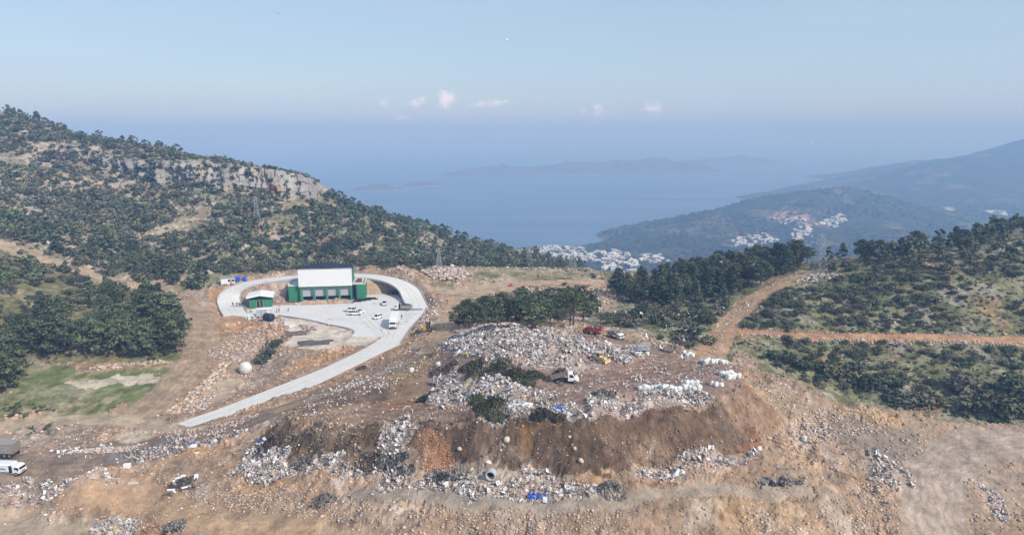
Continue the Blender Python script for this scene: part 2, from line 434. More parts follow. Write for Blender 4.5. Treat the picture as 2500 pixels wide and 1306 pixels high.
# zone numbers: 0 dump earth 1 left hillside 2 right hillside 3 meadow 4 plateau 5.. dirt roads
BIG = 5000
left_hill = in_poly(WX, WY, np.array(list(PL([(-400,598),(0,598),(100,640),(240,682),(330,705),(450,715),(525,695),(545,675),(700,664),(860,656),(1040,655)])) + [[-10, 331], [60, 331], [140, 331], [400, 420], [600, 1300], [-1300, 1300], [-1300, 200]]))
ZONE[left_hill] = 1
hillc = np.where((n_mid + n_sml * 0.7)[..., None] > 0.05, np.array((0.34, 0.295, 0.235)), np.array((0.27, 0.215, 0.15)))
C[left_hill] = hillc[left_hill]
m1 = left_hill * sstep(0.0, 0.3, fbm(X, Y, 20, 4, 14)); mixc(m1 * 0.75, (0.17, 0.165, 0.085))
m1 = left_hill * sstep(0.2, 0.5, fbm(X, Y, 16, 4, 15)); mixc(m1 * 0.6, (0.40, 0.26, 0.16))
AMP[left_hill] = 1.1
right_hill = in_poly(WX, WY, np.array([[200, 95], [200, 139]] + [list(q) for q in PL([(2498,1043),(2400,1036),(2300,1028),(2200,1011),(2100,987),(2000,960),(1900,918),(1840,880),(1800,862),(1720,865),(1640,845),(1550,815),(1440,800),(1400,780),(1480,760),(1530,715),(1500,690)])] + [[60, 335], [300, 700], [900, 700], [900, 100]]))
ZONE[right_hill] = 2
rh = sstep(-0.25, 0.3, n_mid + 0.5 * n_sml)[..., None]
C[right_hill] = (np.array((0.125, 0.125, 0.062)) * (1 - rh) + np.array((0.19, 0.175, 0.10)) * rh)[right_hill]
mixc(right_hill * sstep(0.12, 0.35, fbm(X, Y, 6, 4, 18)) * 0.7, (0.30, 0.27, 0.22))
mixc(right_hill * sstep(0.25, 0.5, fbm(X, Y, 11, 4, 19)) * 0.6, (0.33, 0.19, 0.11))
mixc(right_hill * sstep(0.1, 0.4, fbm(X, Y, 17, 3, 20)) * 0.55, (0.125, 0.135, 0.06))
AMP[right_hill] = 0.45
plateau = zone([(1050,700),(1150,690),(1250,700),(1440,690),(1540,690),(1520,662),(1400,652),(1200,652),(1040,660)], (0.27, 0.225, 0.14), 1, 0.3, 4, 0.0)
mixc(plateau * sstep(0.0, 0.35, n_mid + n_sml) * 0.8, (0.36, 0.28, 0.20))
mixc(plateau * sstep(0.0, 0.3, fbm(X, Y, 8, 3, 24)) * 0.7, (0.13, 0.125, 0.06))
zone([(1250,715),(1300,702),(1440,700),(1470,712),(1400,735),(1250,745),(1180,745)], (0.17, 0.17, 0.075), 0.9, 0.3, None, 0.4)
zone([(1435,705),(1500,700),(1510,725),(1470,745),(1440,745)], (0.42, 0.31, 0.22), 0.95, 0.6)
zone([(1300,712),(1400,705),(1430,715),(1330,730)], (0.40, 0.28, 0.22), 0.8, 0.6, None, 0.5)
# left, near: forest floor, meadow
zone([(-300,600),(0,604),(100,645),(240,690),(330,720),(440,725),(440,860),(330,890),(100,880),(-300,900)], (0.155, 0.15, 0.07), 0.92, 0.35, 3, 0.35)
zone([(-300,880),(0,880),(120,885),(200,895),(430,865),(440,890),(400,940),(330,990),(250,1008),(100,990),(-300,990)], (0.145, 0.17, 0.065), 0.97, 0.12, 3, 0.45)
mead = zone([(-300,960),(0,955),(150,960),(330,975),(260,1012),(0,1022),(-300,1030)], (0.17, 0.17, 0.075), 0.9, 0.5, 3, 0.5)
zone([(195,885),(250,885),(410,878),(430,895),(300,905),(200,910)], (0.36, 0.245, 0.155), 0.85, 0.4, None, 0.3)
zone([(165,940),(230,925),(300,915),(395,915),(400,930),(360,938),(270,940),(215,953)], (0.52, 0.44, 0.34), 1.0, 0.03, None, 0.1)
# earths of the middle ground
zone([(520,780),(610,782),(700,790),(850,815),(860,845),(700,860),(600,870),(540,850),(520,820)], (0.37, 0.265, 0.175), 0.8, 0.3, None, 0.3)
zone([(505,700),(545,705),(545,760),(600,790),(560,830),(520,800)], (0.42, 0.25, 0.135), 0.9, 0.25, None, 0.2)
zone([(600,795),(680,790),(720,815),(640,840)], (0.42, 0.24, 0.11), 0.8, 0.4, None, 0.3)
zone([(680,770),(850,803),(855,822),(900,824),(935,822),(900,845),(800,850),(700,850),(720,820),(690,795)], (0.60, 0.54, 0.48), 1.0, 0.06, None, 0.15)
zone([(500,940),(560,925),(600,910),(590,935),(530,985),(480,1000)], (0.46, 0.37, 0.28), 0.95, 0.05)
zone([(420,1005),(470,985),(510,990),(470,1003),(430,1012)], (0.20, 0.12, 0.07), 0.9, 0.02)
zone([(255,1070),(330,1062),(400,1056),(380,1075),(280,1080)], (0.50, 0.43, 0.35), 0.95, 0.05)
zone([(640,800),(680,815),(720,860),(660,870),(600,880),(560,850),(580,810)], (0.36, 0.26, 0.21), 0.7, 0.7, None, 0.3)
zone([(690,900),(720,880),(850,840),(870,855),(760,895),(690,915)], (0.40, 0.24, 0.12), 0.8, 0.4, None, 0.4)
# embankment inside the ring road
zone([(600,725),(600,708),(640,695),(700,690),(735,700),(735,740),(640,745)], (0.36, 0.27, 0.22), 0.95, 0.35)
zone([(870,730),(870,690),(940,690),(975,712),(975,722)], (0.38, 0.29, 0.215), 0.95, 0.3)
# the dump
zone([(690,1010),(760,960),(900,900),(1010,855),(1060,870),(1080,905),(1040,960),(1060,1000),(1000,1035),(900,1035),(740,1020)], (0.27, 0.185, 0.12), 0.9, 0.12, None, 0.3)
zone([(720,1000),(800,955),(900,945),(960,965),(900,985),(760,1010)], (0.155, 0.11, 0.085), 0.8, 0.12, None, 0.4)
zone([(950,880),(1030,860),(1050,890),(1000,940),(920,930)], (0.36, 0.24, 0.12), 0.9, 0.12, None, 0.3)
zone([(900,985),(1010,975),(1060,985),(1010,1000),(930,1005)], (0.33, 0.15, 0.09), 0.8, 0.12, None, 0.5)
top = zone([(1060,880),(1130,822),(1300,805),(1440,815),(1640,850),(1720,868),(1800,893),(1830,940),(1750,975),(1650,998),(1450,1033),(1150,1038),(1050,1000)], (0.235, 0.165, 0.14), 0.95, 0.12, None, 0.25)
zone([(1180,840),(1250,820),(1400,830),(1420,850),(1300,870),(1200,875)], (0.36, 0.26, 0.225), 0.9, 0.3)
zone([(1400,890),(1560,880),(1640,890),(1560,905),(1400,915)], (0.37, 0.27, 0.22), 0.6, 0.08, None, 0.4)
zone([(1440,825),(1500,832),(1560,842),(1620,862),(1560,858),(1480,845)], (0.34, 0.25, 0.19), 0.8, 0.06)
zone([(1570,880),(1640,870),(1660,900),(1560,930),(1460,935),(1500,905)], (0.27, 0.16, 0.105), 0.7, 0.05)
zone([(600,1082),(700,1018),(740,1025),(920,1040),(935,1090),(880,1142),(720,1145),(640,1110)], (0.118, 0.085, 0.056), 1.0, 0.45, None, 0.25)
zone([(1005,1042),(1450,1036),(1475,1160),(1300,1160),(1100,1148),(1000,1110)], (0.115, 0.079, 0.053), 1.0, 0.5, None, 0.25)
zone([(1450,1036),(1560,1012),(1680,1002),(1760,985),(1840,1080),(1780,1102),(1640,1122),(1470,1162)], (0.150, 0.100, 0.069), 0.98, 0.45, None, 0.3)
zone([(1015,1085),(1050,1045),(1095,1085),(1112,1145),(1040,1152),(1015,1130)], (0.30, 0.165, 0.10), 0.9, 0.4, None, 0.3)
zone([(1280,1060),(1330,1045),(1310,1120),(1270,1130)], (0.25, 0.14, 0.06), 0.7, 0.4)
zone([(1760,960),(1820,940),(1880,1000),(1920,1060),(1840,1085),(1790,1030)], (0.25, 0.165, 0.115), 0.75, 0.4, None, 0.4)
zone([(1800,1070),(1850,1055),(1860,1090),(1810,1100)], (0.28, 0.145, 0.085), 0.8, 0.35, None, 0.4)
zone([(1820,930),(1900,925),(2000,965),(2050,1010),(1960,1060),(1880,990)], (0.34, 0.26, 0.19), 0.8, 0.4, None, 0.4)
zone([(1530,1180),(1600,1150),(1640,1170),(1600,1195),(1540,1200)], (0.31, 0.18, 0.115), 0.7, 0.45, None, 0.5)
zone([(900,1205),(1100,1195),(1250,1225),(1450,1222),(1440,1235),(1200,1240),(1000,1225)], (0.32, 0.28, 0.235), 0.8, 0.12)
zone([(1500,1225),(1700,1185),(1950,1180),(1900,1215),(1650,1230)], (0.38, 0.29, 0.205), 0.85, 0.15)
zone([(1700,1205),(2050,1180),(2100,1306),(1650,1306)], (0.43, 0.30, 0.185), 0.7, 0.3, None, 0.4)
zone([(2010,1010),(2140,1020),(2250,1070),(2250,1130),(2190,1150),(2080,1095),(2020,1060)], (0.23, 0.20, 0.175), 0.85, 0.15)
zone([(2130,1015),(2330,1032),(2500,1050),(2560,1200),(2450,1306),(2200,1306),(2180,1200),(2260,1130)], (0.345, 0.275, 0.22), 0.6, 0.24, None, 0.35)
zone([(2040,990),(2110,992),(2200,1030),(2190,1050),(2100,1015)], (0.43, 0.29, 0.165), 0.9, 0.3)
zone([(-100,1230),(70,1225),(200,1275),(240,1306),(-100,1340)], (0.40, 0.325, 0.25), 0.95, 0.04)
zone([(200,1195),(420,1200),(560,1270),(830,1306),(620,1330),(420,1280),(230,1235)], (0.43, 0.29, 0.18), 0.85, 0.10)
zone([(330,1260),(400,1240),(450,1270),(420,1320),(340,1320)], (0.34, 0.19, 0.10), 0.8, 0.5)
for px in ([(380,1085),(560,1075),(600,1040),(560,1035)], [(380,1100),(520,1080),(560,1090),(420,1130)], [(1440,1160),(1500,1150),(1490,1190),(1440,1190)], [(560,1170),(700,1170),(720,1210),(600,1230)]):
    zone(px, (0.42, 0.26, 0.13), 0.7, 0.35, None, 0.4)
# litter grounds (also used to scatter the waste)
TRASH = [  # outline, pieces per square metre, whiteness 0..1
    ([(1110,828),(1190,802),(1300,806),(1400,812),(1430,832),(1400,850),(1300,835),(1230,835),(1180,850),(1100,862),(1070,852)], 2.6, 0.75),
    ([(1230,835),(1400,848),(1420,835),(1480,842),(1570,848),(1600,870),(1530,888),(1490,870),(1420,885),(1330,882),(1270,870),(1180,880),(1100,868)], 3.0, 0.9),
    ([(1180,870),(1330,880),(1450,888),(1480,900),(1380,905),(1280,900),(1200,895)], 2.0, 0.9),
    ([(1035,965),(1075,910),(1100,898),(1180,925),(1290,955),(1350,978),(1240,985),(1150,985),(1060,985)], 3.2, 0.6),
    ([(1200,1025),(1250,1000),(1330,985),(1430,990),(1500,955),(1600,955),(1730,968),(1690,1003),(1560,1008),(1450,1033),(1340,1032)], 3.2, 0.7),
    ([(1160,985),(1300,985),(1250,1025),(1180,1010)], 1.8, 0.5),
    ([(930,1045),(985,1025),(1010,1045),(1005,1095),(960,1150),(890,1155),(930,1095)], 3.0, 0.75),
    ([(720,1150),(790,1112),(850,1128),(900,1130),(1000,1155),(1180,1166),(1300,1158),(1400,1180),(1475,1180),(1485,1217),(1300,1226),(1150,1214),(1000,1194),(850,1172)], 3.2, 0.8),
    ([(560,1140),(620,1090),(660,1060),(690,1090),(730,1135),(760,1160),(680,1170),(560,1165)], 2.8, 0.75),
    ([(-60,1170),(100,1158),(200,1172),(130,1200),(0,1225),(-60,1230)], 3.0, 0.65),
    ([(160,1160),(260,1150),(300,1165),(220,1185)], 1.5, 0.5),
    ([(180,1268),(330,1280),(360,1306),(240,1320)], 2.6, 0.8),
    ([(100,1255),(180,1270),(220,1290),(150,1275)], 1.6, 0.8),
    ([(1540,1150),(1600,1130),(1660,1112),(1850,1098),(1840,1122),(1650,1150),(1560,1170)], 2.6, 0.75),
    ([(280,1112),(480,1072),(600,1050),(640,1045),(520,1085),(350,1135)], 2.4, 0.35),
    ([(120,1100),(280,1092),(330,1085),(250,1110),(130,1118)], 1.4, 0.8),
    ([(2110,1095),(2180,1140),(2240,1170),(2220,1192),(2140,1182),(2100,1140)], 2.4, 0.75),
    ([(2380,1180),(2450,1220),(2490,1300),(2430,1265)], 2.4, 0.8),
    ([(1930,1020),(2010,1030),(2040,1075),(1960,1085)], 1.2, 0.8),
    ([(690,1008),(760,960),(900,905),(1030,860),(1040,875),(900,930),(740,1010)], 0.2, 0.8),
    ([(1500,895),(1750,880),(1800,900),(1760,950),(1560,950),(1440,950)], 0.22, 0.95),
    ([(1350,905),(1500,895),(1480,985),(1300,985)], 0.25, 0.8),
]
for px, den, wh in TRASH:
    if den >= 1.1:
        m = zone(px, np.array((0.36, 0.315, 0.295)) * (0.75 + 0.45 * wh), 0.75, 0.6, None, 0.75)
# ---------------------------------------------------------------- dirt roads: line, half width, colour
DIRT = []
def dirt(px, hw, rgb, zid, ruts=True, amp=0.03):
    line = smooth_line([list(q) for q in PL(px)], 8)
    d, s = dist_line(WX * 0.6 + X * 0.4, WY * 0.6 + Y * 0.4, line, hw * 2.2)
    if isinstance(hw, (int, float)): k = d / hw
    m = (k < 1.0)
    mk = (sstep(1.7, 0.4, k) * 0.8 if zid >= 12 else sstep(1.12, 0.85, k)) * 0.95
    mixc(mk, rgb)
    if ruts:
        for c0 in (0.28, 0.55):
            mixc(mk * np.exp(-((k - c0) / 0.10) ** 2) * 0.62, np.array(rgb) * np.array((1.28, 1.24, 1.2)))
        for c0 in (0.13, 0.42, 0.75): mixc(mk * np.exp(-((k - c0) / 0.05) ** 2) * 0.5, np.array(rgb) * 0.6)
        mixc(mk * sstep(0.0, 0.35, fbm(X, Y, 6, 3, 77)) * 0.35, np.array(rgb) * 0.72)
    if zid >= 12:
        bl = sstep(0.7, 1.5, k); AMP[...] = np.where(k < 1.5, amp * (1 - bl) + AMP * bl, AMP)
    else: AMP[k < 1.15] = amp
    ZONE[m] = zid
    DIRT.append((line, hw, zid))
dirt([(330,1010),(400,960),(455,905),(490,850),(497,800),(475,765),(440,742),(380,735),(300,738),(110,738)], 4.9, (0.33, 0.24, 0.165), 5)
dirt([(-120,1046),(0,1040),(120,1028),(240,1024),(330,1030),(420,1042),(470,1042)], 3.0, (0.40, 0.31, 0.21), 6)
dirt([(-120,1140),(0,1135),(150,1125),(300,1108),(430,1078),(560,1045),(680,1003),(800,960),(900,925),(1000,880),(1070,845)], 5.0, (0.21, 0.155, 0.115), 7)
dirt([(690,1000),(800,960),(900,925),(1000,880),(1070,842)], 3.2, (0.33, 0.235, 0.15), 7)
dirt([(0,596),(70,622),(140,645),(230,672),(330,698),(420,735)], 4.2, (0.42, 0.31, 0.205), 8)
dirt([(1700,872),(1745,845),(1772,800),(1800,765),(1860,715),(1920,688),(1962,664)], 4.0, (0.37, 0.24, 0.145), 9)
dirt([(1785,810),(1850,812),(1950,820),(2100,822),(2300,823),(2520,830)], 2.1, (0.40, 0.23, 0.135), 10)
dirt([(1075,830),(1100,780),(1110,740),(1180,715),(1260,697),(1340,690),(1460,688)], 3.6, (0.40, 0.28, 0.18), 11)
dirt([(1030,700),(1090,712),(1180,700),(1250,690)], 3.0, (0.38, 0.28, 0.20), 11, False)
dirt([(200,1198),(320,1215),(450,1255),(560,1285),(700,1306),(860,1340)], 3.2, (0.42, 0.275, 0.165), 12, True, 0.08)
dirt([(2560,1075),(2420,1085),(2330,1110),(2290,1160),(2270,1230),(2290,1310),(2320,1400)], 5.0, (0.345, 0.27, 0.215), 13, True, 0.13)
dirt([(880,1200),(1000,1208),(1120,1222),(1280,1230),(1480,1226),(1640,1212),(1800,1196),(1960,1196)], 1.5, (0.30, 0.24, 0.185), 14, False, 0.16)
# wheel and blade marks over the top of the tip and the banks
def marks(px, w, rgb, n=2, gap=1.7):
    line = smooth_line([list(q) for q in PL(px)], 8); d, s = dist_line(X + 0.5 * fbm(X, Y, 4, 2, 71), Y, line, 10)
    for k in range(n): mixc(np.exp(-((d - gap * (k + 0.5)) / w) ** 2) * 0.55, rgb)
for px in ([(1640,868),(1590,895),(1500,920),(1420,945),(1330,980)], [(1650,875),(1640,905),(1560,935),(1450,945)], [(1440,822),(1500,838),(1560,855),(1640,866)], [(1700,885),(1600,905),(1480,912),(1400,930)], [(1200,985),(1120,1000),(1000,1008),(900,1005)], [(1010,860),(940,905),(880,950),(780,985)]):
    marks(px, 0.45, (0.34, 0.245, 0.20), 3); marks(px, 0.3, (0.13, 0.085, 0.07), 2, 2.3)
# wet patches on the lorry road
zone([(260,1120),(300,1105),(430,1072),(470,1070),(400,1095),(290,1128)], (0.15, 0.135, 0.125), 0.9, 0.0)

# ---------------------------------------------------------------- levelled ground under the concrete
def level(mask, ztarget):
    global Zg
    Zg = Zg * (1 - mask) + ztarget * mask
d, _ = dist_line(X, Y, np.vstack([YARD, YARD[:1]]), 12)
sdy = np.where(in_poly(X, Y, YARD), -d, d)
d, s = dist_line(X, Y, RING[:, :2], 16)
ringz = np.interp(s, np.linspace(0, 1, len(RING)), RING[:, 2])
hx = (X - HALL_L[0]) * hall_x[0] + (Y - HALL_L[1]) * hall_x[1]
hy = (X - HALL_L[0]) * hall_y[0] + (Y - HALL_L[1]) * hall_y[1]
level(sstep(RING_W + 3.0, RING_W + 0.2, d), ringz - 0.22)
level(sstep(3.5, 0.3, sdy), -0.22)
AMP[(d < RING_W + 0.6) | (sdy < 0.8)] = 0.0
in_hall = (hx > -6.5) & (hx < HALL_W + 6.5) & (hy > -1.5) & (hy < 10.5)
Zg = np.where(in_hall, -0.25, Zg); AMP[in_hall] = 0
mid = 0.5 * (ROAD_A + ROAD_B)
d, s = dist_line(X, Y, mid[:, :2], 14)
hwid = np.interp(s, np.linspace(0, 1, len(mid)), 0.5 * np.hypot(*(ROAD_A - ROAD_B)[:, :2].T))
rz = np.interp(s, np.linspace(0, 1, len(mid)), mid[:, 2])
level(sstep(3.0, 0.3, d - hwid), rz - 0.2)
AMP[d < hwid + 0.7] = 0.0
# ---------------------------------------------------------------- limestone cliff on the left hill
cl_top = [(150,352),(220,372),(300,392),(350,402),(430,398),(520,402),(600,408),(670,415),(720,428),(760,438),(782,455)]
CLIFF = smooth_line([ground_at(u, v) for u, v in cl_top], 8)
# relief
relief = AMP * (1.1 * fbm(X, Y, 4.5, 4, 51) + 0.75 * fbm(X, Y, 1.5, 3, 52) + 0.35 * fbm(X, Y, 0.6, 2, 53))
relief += (AMP > 0.2) * 0.9 * fbm(X, Y, 22, 3, 54)
rub = sstep(0.2, 0.32, AMP) * (ZONE == 0)
relief += rub * 1.1 * np.abs(fbm(X, Y, 11, 3, 59))
relief += rub * (0.75 * np.abs(fbm(X, Y, 2.6, 4, 57)) + 0.55 * fbm(X, Y, 1.0, 3, 58) * sstep(-0.2, 0.3, n_mid))
relief += (ZONE == 1) * (2.2 * fbm(X, Y, 30, 4, 55) + 1.2 * np.abs(fbm(X, Y, 7, 3, 56)))
Zg = Zg + relief
face = sstep(0.12, 0.4, AMP) * (ZONE == 0)
# gullies and slumps on the tipped faces
Zg -= face * 0.8 * np.abs(fbm(X * 1.0, Y * 0.35, 5.0, 3, 61))
def ground_z(x, y):
    t, l = to_pol(np.asarray(x, float), np.asarray(y, float))
    return bilin(Zg, t, l, NT, NL)
def G(u, v):
    return ground_at(u, v, ground_z)
C[ZONE == 0] *= np.array((0.94, 0.885, 0.83))
# fine colour grain
pk = sstep(0.05, 0.35, fbm(X, Y, 5.5, 4, 111)) * (ZONE == 0) * sstep(0.15, 0.3, AMP) * sstep(0.2, 0.27, C.mean(-1))
mixc(pk * 0.55, (0.50, 0.415, 0.35))
dk = sstep(0.12, 0.42, fbm(X, Y, 4.5, 4, 112)) * (ZONE == 0) * sstep(0.15, 0.3, AMP)
mixc(dk * 0.45, (0.19, 0.145, 0.105))
C *= (1 + 0.42 * n_sml + 0.45 * n_tiny * np.clip(AMP * 3, 0.25, 1))[..., None]
C *= (1 + 0.12 * n_mid)[..., None]
C = np.clip(C, 0.02, 0.85)

# ---------------------------------------------------------------- split the sheet by surface
M_EARTH = mat('earth', attr='Col', rough=0.95, noise=0.22, scale=0.9, bump=0.9, bscale=1.8, spec=0.15)
M_TRACK = mat('track_earth', attr='Col', rough=0.9, noise=0.2, scale=0.8, bump=0.7, bscale=2.2, spec=0.2)
M_HILL = mat('hill_soil', attr='Col', rough=0.95, noise=0.3, scale=0.28, bump=1.0, bscale=0.6, spec=0.1)
def build_ground():
    idx = np.arange(NT * NL, dtype=np.int32).reshape(NL, NT)
    q = np.stack([idx[:-1, :-1], idx[:-1, 1:], idx[1:, 1:], idx[1:, :-1]], -1).reshape(-1, 4)
    zq = ZONE[:-1, :-1].reshape(-1)
    V = np.stack([X, Y, Zg], -1).reshape(-1, 3); CC = C.reshape(-1, 3)
    names = {0: 'ground', 1: 'hill', 2: 'hill', 3: 'meadow', 4: 'plateau_ground', 5: 'dirt_road', 6: 'dirt_road', 7: 'dirt_road', 8: 'dirt_road', 9: 'dirt_road', 10: 'dirt_road', 11: 'dirt_road', 12: 'dirt_road', 13: 'dirt_road', 14: 'dirt_road'}
    for z, nm in names.items():
        f = q[zq == z]
        if not len(f): continue
        used, inv = np.unique(f, return_inverse=True)
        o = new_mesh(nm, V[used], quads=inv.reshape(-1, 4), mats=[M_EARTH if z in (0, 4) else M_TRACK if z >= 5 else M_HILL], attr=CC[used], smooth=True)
        tag(o, kind='structure')
build_ground()
# ------------------------------------------------------------------ sea, far hills, islands
def build_sea():
    m = bpy.data.materials.new('sea_water'); m.use_nodes = True
    N, L = m.node_tree.nodes, m.node_tree.links
    b = N['Principled BSDF']
    b.inputs['Base Color'].default_value = (0.09, 0.155, 0.26, 1); b.inputs['Roughness'].default_value = 0.35; b.inputs['IOR'].default_value = 1.33
    g = N.new('ShaderNodeNewGeometry')
    mp = N.new('ShaderNodeMapping'); mp.inputs['Scale'].default_value = (0.0011, 0.006, 1)
    L.new(g.outputs['Position'], mp.inputs[0])
    t = N.new('ShaderNodeTexNoise'); t.inputs['Scale'].default_value = 1; t.inputs['Detail'].default_value = 4
    L.new(mp.outputs[0], t.inputs['Vector'])
    mr = N.new('ShaderNodeMapRange'); mr.inputs['From Min'].default_value = 0.35; mr.inputs['From Max'].default_value = 0.7; mr.inputs['To Min'].default_value = 0.36; mr.inputs['To Max'].default_value = 0.55
    L.new(t.outputs['Fac'], mr.inputs['Value']); L.new(mr.outputs[0], b.inputs['Roughness'])
    w = N.new('ShaderNodeTexNoise'); w.inputs['Scale'].default_value = 0.12; w.inputs['Detail'].default_value = 4
    L.new(g.outputs['Position'], w.inputs['Vector'])
    bp = N.new('ShaderNodeBump'); bp.inputs['Strength'].default_value = 0.25; bp.inputs['Distance'].default_value = 1.0
    L.new(w.outputs['Fac'], bp.inputs['Height']); L.new(bp.outputs[0], b.inputs['Normal'])
    xs = np.array([-25500, 25500, 25500, -25500]); ys = np.array([300, 300, 29500, 29500])
    o = new_mesh('sea', np.stack([xs, ys, np.full(4, -238.0)], 1), faces=[(0, 1, 2, 3)], mats=[m])
    tag(o, kind='structure')
build_sea()

FP = []
for u, v, z in [(1250,604,-240),(1330,601,-238),(1400,601,-237.5),(1465,586,-239),(1250,640,-228),(1350,640,-222),(1450,640,-216),(1550,660,-205),(1650,660,-204),(1600,630,-218),(1700,640,-212),(1300,615,-234),(1480,605,-228),
                (1800,605,-215),(2000,585,-203),(2150,600,-205),(1900,620,-208),(2300,560,-208),(2500,520,-213),(2650,520,-213)]: FP.append(Zp(u, v, z))
for u, v, y in [(1500,576,1950),(1560,565,1980),(1620,560,2000),(1700,532,2060),(1780,508,2140),(1850,483,2220),(1930,468,2280),(2020,458,2330),(2100,461,2350),(2150,473,2330),(2220,495,2300),(2300,523,2260),(2400,545,2200),
                (1700,570,1850),(1850,540,1950),(2000,520,2000),(2150,530,2000)]: FP.append(Dp(u, v, y))
for u, y, z in [(1480,2250,-245),(1600,2350,-245),(1750,2500,-245),(1900,2650,-245),(2050,2750,-238),(2200,2750,-225),(2350,2650,-215),(2500,2600,-213),(2700,2600,-210),
                (1200,2000,-260),(1250,2300,-262),(1100,1900,-262),(1400,2600,-262),(1150,1500,-240),(1000,1500,-246),
                (1250,1300,-205),(1500,1150,-190),(1750,1150,-180),(2000,1200,-190),(2300,1200,-185),(2700,1200,-180),(800,1300,-240)]: FP.append(Hp(u, y, z))
# the mountains on the right
for u, v, y in [(2100,448,3350),(2180,424,3400),(2260,402,3450),(2330,386,3500),(2400,372,3550),(2500,346,3600),(2650,300,3700),(2850,260,3700),
                (2200,470,2950),(2350,460,2900),(2500,440,2950),(2650,430,2950),(2850,430,2950)]: FP.append(Dp(u, v, y))
for u, y, z in [(2000,3050,-235),(2060,3500,-222),(2200,4000,-200),(2500,4300,-150),(2800,4400,-120),(1780,3500,-258)]: FP.append(Hp(u, y, z))
for u, v, y in [(1800,482,3190),(1880,468,3400),(1960,455,3600),(2050,438,3800),(2120,420,4000),(2180,405,4200),(2230,394,4400),(2300,392,4500)]: FP.append(Dp(u, v, y))
for u, y, z in [(1780,4700,-246),(1900,4100,-256),(2000,4300,-256),(1900,4900,-246),(2050,5000,-246),(2250,5300,-246),(2500,5500,-246),(1700,4300,-262),(1650,5200,-262),(1600,3400,-262),(1750,3200,-262),(1850,3700,-256),(1700,4700,-264),(1750,5000,-264),(1850,5400,-264),(1700,5700,-266),(1900,5800,-266),(2100,5900,-264),(1500,5800,-266),(2300,6000,-262),(1550,4500,-266),(2900,5600,-246)]: FP.append(Hp(u, y, z))
FP = np.array(FP)
FT0, FT1, FL0, FL1 = R(-12), R(48), math.log(1060.0), math.log(6200.0)
FN, FM = 560, 460
def build_far():
    pt, pl = to_pol(FP[:, 0], FP[:, 1]); n = len(FP); c2 = 0.012 ** 2
    A = np.zeros((n + 3, n + 3))
    A[:n, :n] = -np.sqrt((pt[:, None] - pt[None]) ** 2 + (pl[:, None] - pl[None]) ** 2 + c2)
    A[np.arange(n), np.arange(n)] -= 0.0008
    P = np.stack([np.ones(n), pt, pl], 1); A[:n, n:] = P; A[n:, :n] = P.T
    w = np.linalg.solve(A, np.concatenate([FP[:, 2], np.zeros(3)]))
    t = np.linspace(FT0, FT1, FN); l = np.linspace(FL0, FL1, FM)
    Z = np.zeros((FM, FN))
    for j in range(FM):
        Z[j] = -np.sqrt((t[:, None] - pt[None]) ** 2 + (l[j] - pl[None]) ** 2 + c2) @ w[:n] + w[n] + w[n + 1] * t + w[n + 2] * l[j]
    tt, ll = np.meshgrid(t, l); r = np.exp(ll); x = r * np.sin(tt); y = r * np.cos(tt)
    Z = np.where((x < 0.318 * y) & (y > 2900), -262.0, Z)      # open water left of the last headland
    rough = sstep(-238, -225, Z)
    Z = Z + rough * (9 * fbm(x, y, 260, 4, 71) + 9 * fbm(x, y, 70, 4, 72) + 3.0 * fbm(x, y, 14, 3, 73))
    col = np.zeros(x.shape + (3,)); col[...] = (0.045, 0.058, 0.030)
    bare = sstep(0.12, 0.4, fbm(x, y, 120, 5, 75))
    col = col * (1 - 0.6 * bare[..., None]) + np.array((0.17, 0.14, 0.09)) * 0.6 * bare[..., None]
    col *= (1 + 0.5 * fbm(x, y, 24, 3, 76) + 0.5 * fbm(x, y, 9, 2, 77))[..., None]
    # bare cut behind the upper houses
    for (u, v, ru, rv, c) in ((1930, 530, 46, 9, (0.36, 0.23, 0.19)), (2432, 517, 12, 6, (0.6, 0.55, 0.5)), (1500, 622, 18, 7, (0.42, 0.33, 0.27)), (2320, 512, 10, 3, (0.45, 0.4, 0.33))):
        p = far_at(u, v, x, y, Z); sc = np.hypot(p[0], p[1]) / FPX
        dd = ((x - p[0]) / (ru * sc)) ** 2 + ((y - p[1]) / (rv * sc * 6)) ** 2
        m = sstep(1.2, 0.7, dd + 0.8 * fbm(x, y, 14, 3, 78))
        col = col * (1 - m[..., None]) + np.array(c) * m[..., None]
    idx = np.arange(FN * FM, dtype=np.int32).reshape(FM, FN)
    q = np.stack([idx[:-1, :-1], idx[:-1, 1:], idx[1:, 1:], idx[1:, :-1]], -1).reshape(-1, 4)
    o = new_mesh('coastal_hills', np.stack([x, y, Z], -1).reshape(-1, 3), quads=q, mats=[mat('far_scrub', attr='Col', rough=0.95, noise=0.4, scale=0.05, spec=0.1)], attr=np.clip(col, 0.01, 0.8).reshape(-1, 3), smooth=True)
    tag(o, kind='structure')
    return Z
FARZ = None
def far_z(x, y, Z=None):
    Z = FARZ if Z is None else Z
    t, l = to_pol(np.asarray(x, float), np.asarray(y, float))
    fi = np.clip((t - FT0) / (FT1 - FT0) * (FN - 1), 0, FN - 1.001); fj = np.clip((l - FL0) / (FL1 - FL0) * (FM - 1), 0, FM - 1.001)
    i = fi.astype(int); j = fj.astype(int); a = fi - i; b = fj - j
    return (Z[j, i] * (1 - a) + Z[j, i + 1] * a) * (1 - b) + (Z[j + 1, i] * (1 - a) + Z[j + 1, i + 1] * a) * b
def far_at(u, v, x, y, Z):
    d = pix_dir(u, v); ts = np.exp(np.linspace(math.log(1080), math.log(6000), 1500))
    px, py = d[0] * ts, d[1] * ts
    g = CAMZ + d[2] * ts - np.maximum(far_z(px, py, Z), -238)
    k = int(np.argmax(g < 0)) if (g < 0).any() else len(ts) - 1
    return np.array([px[k], py[k], CAMZ + d[2] * ts[k]])
FARZ = build_far()

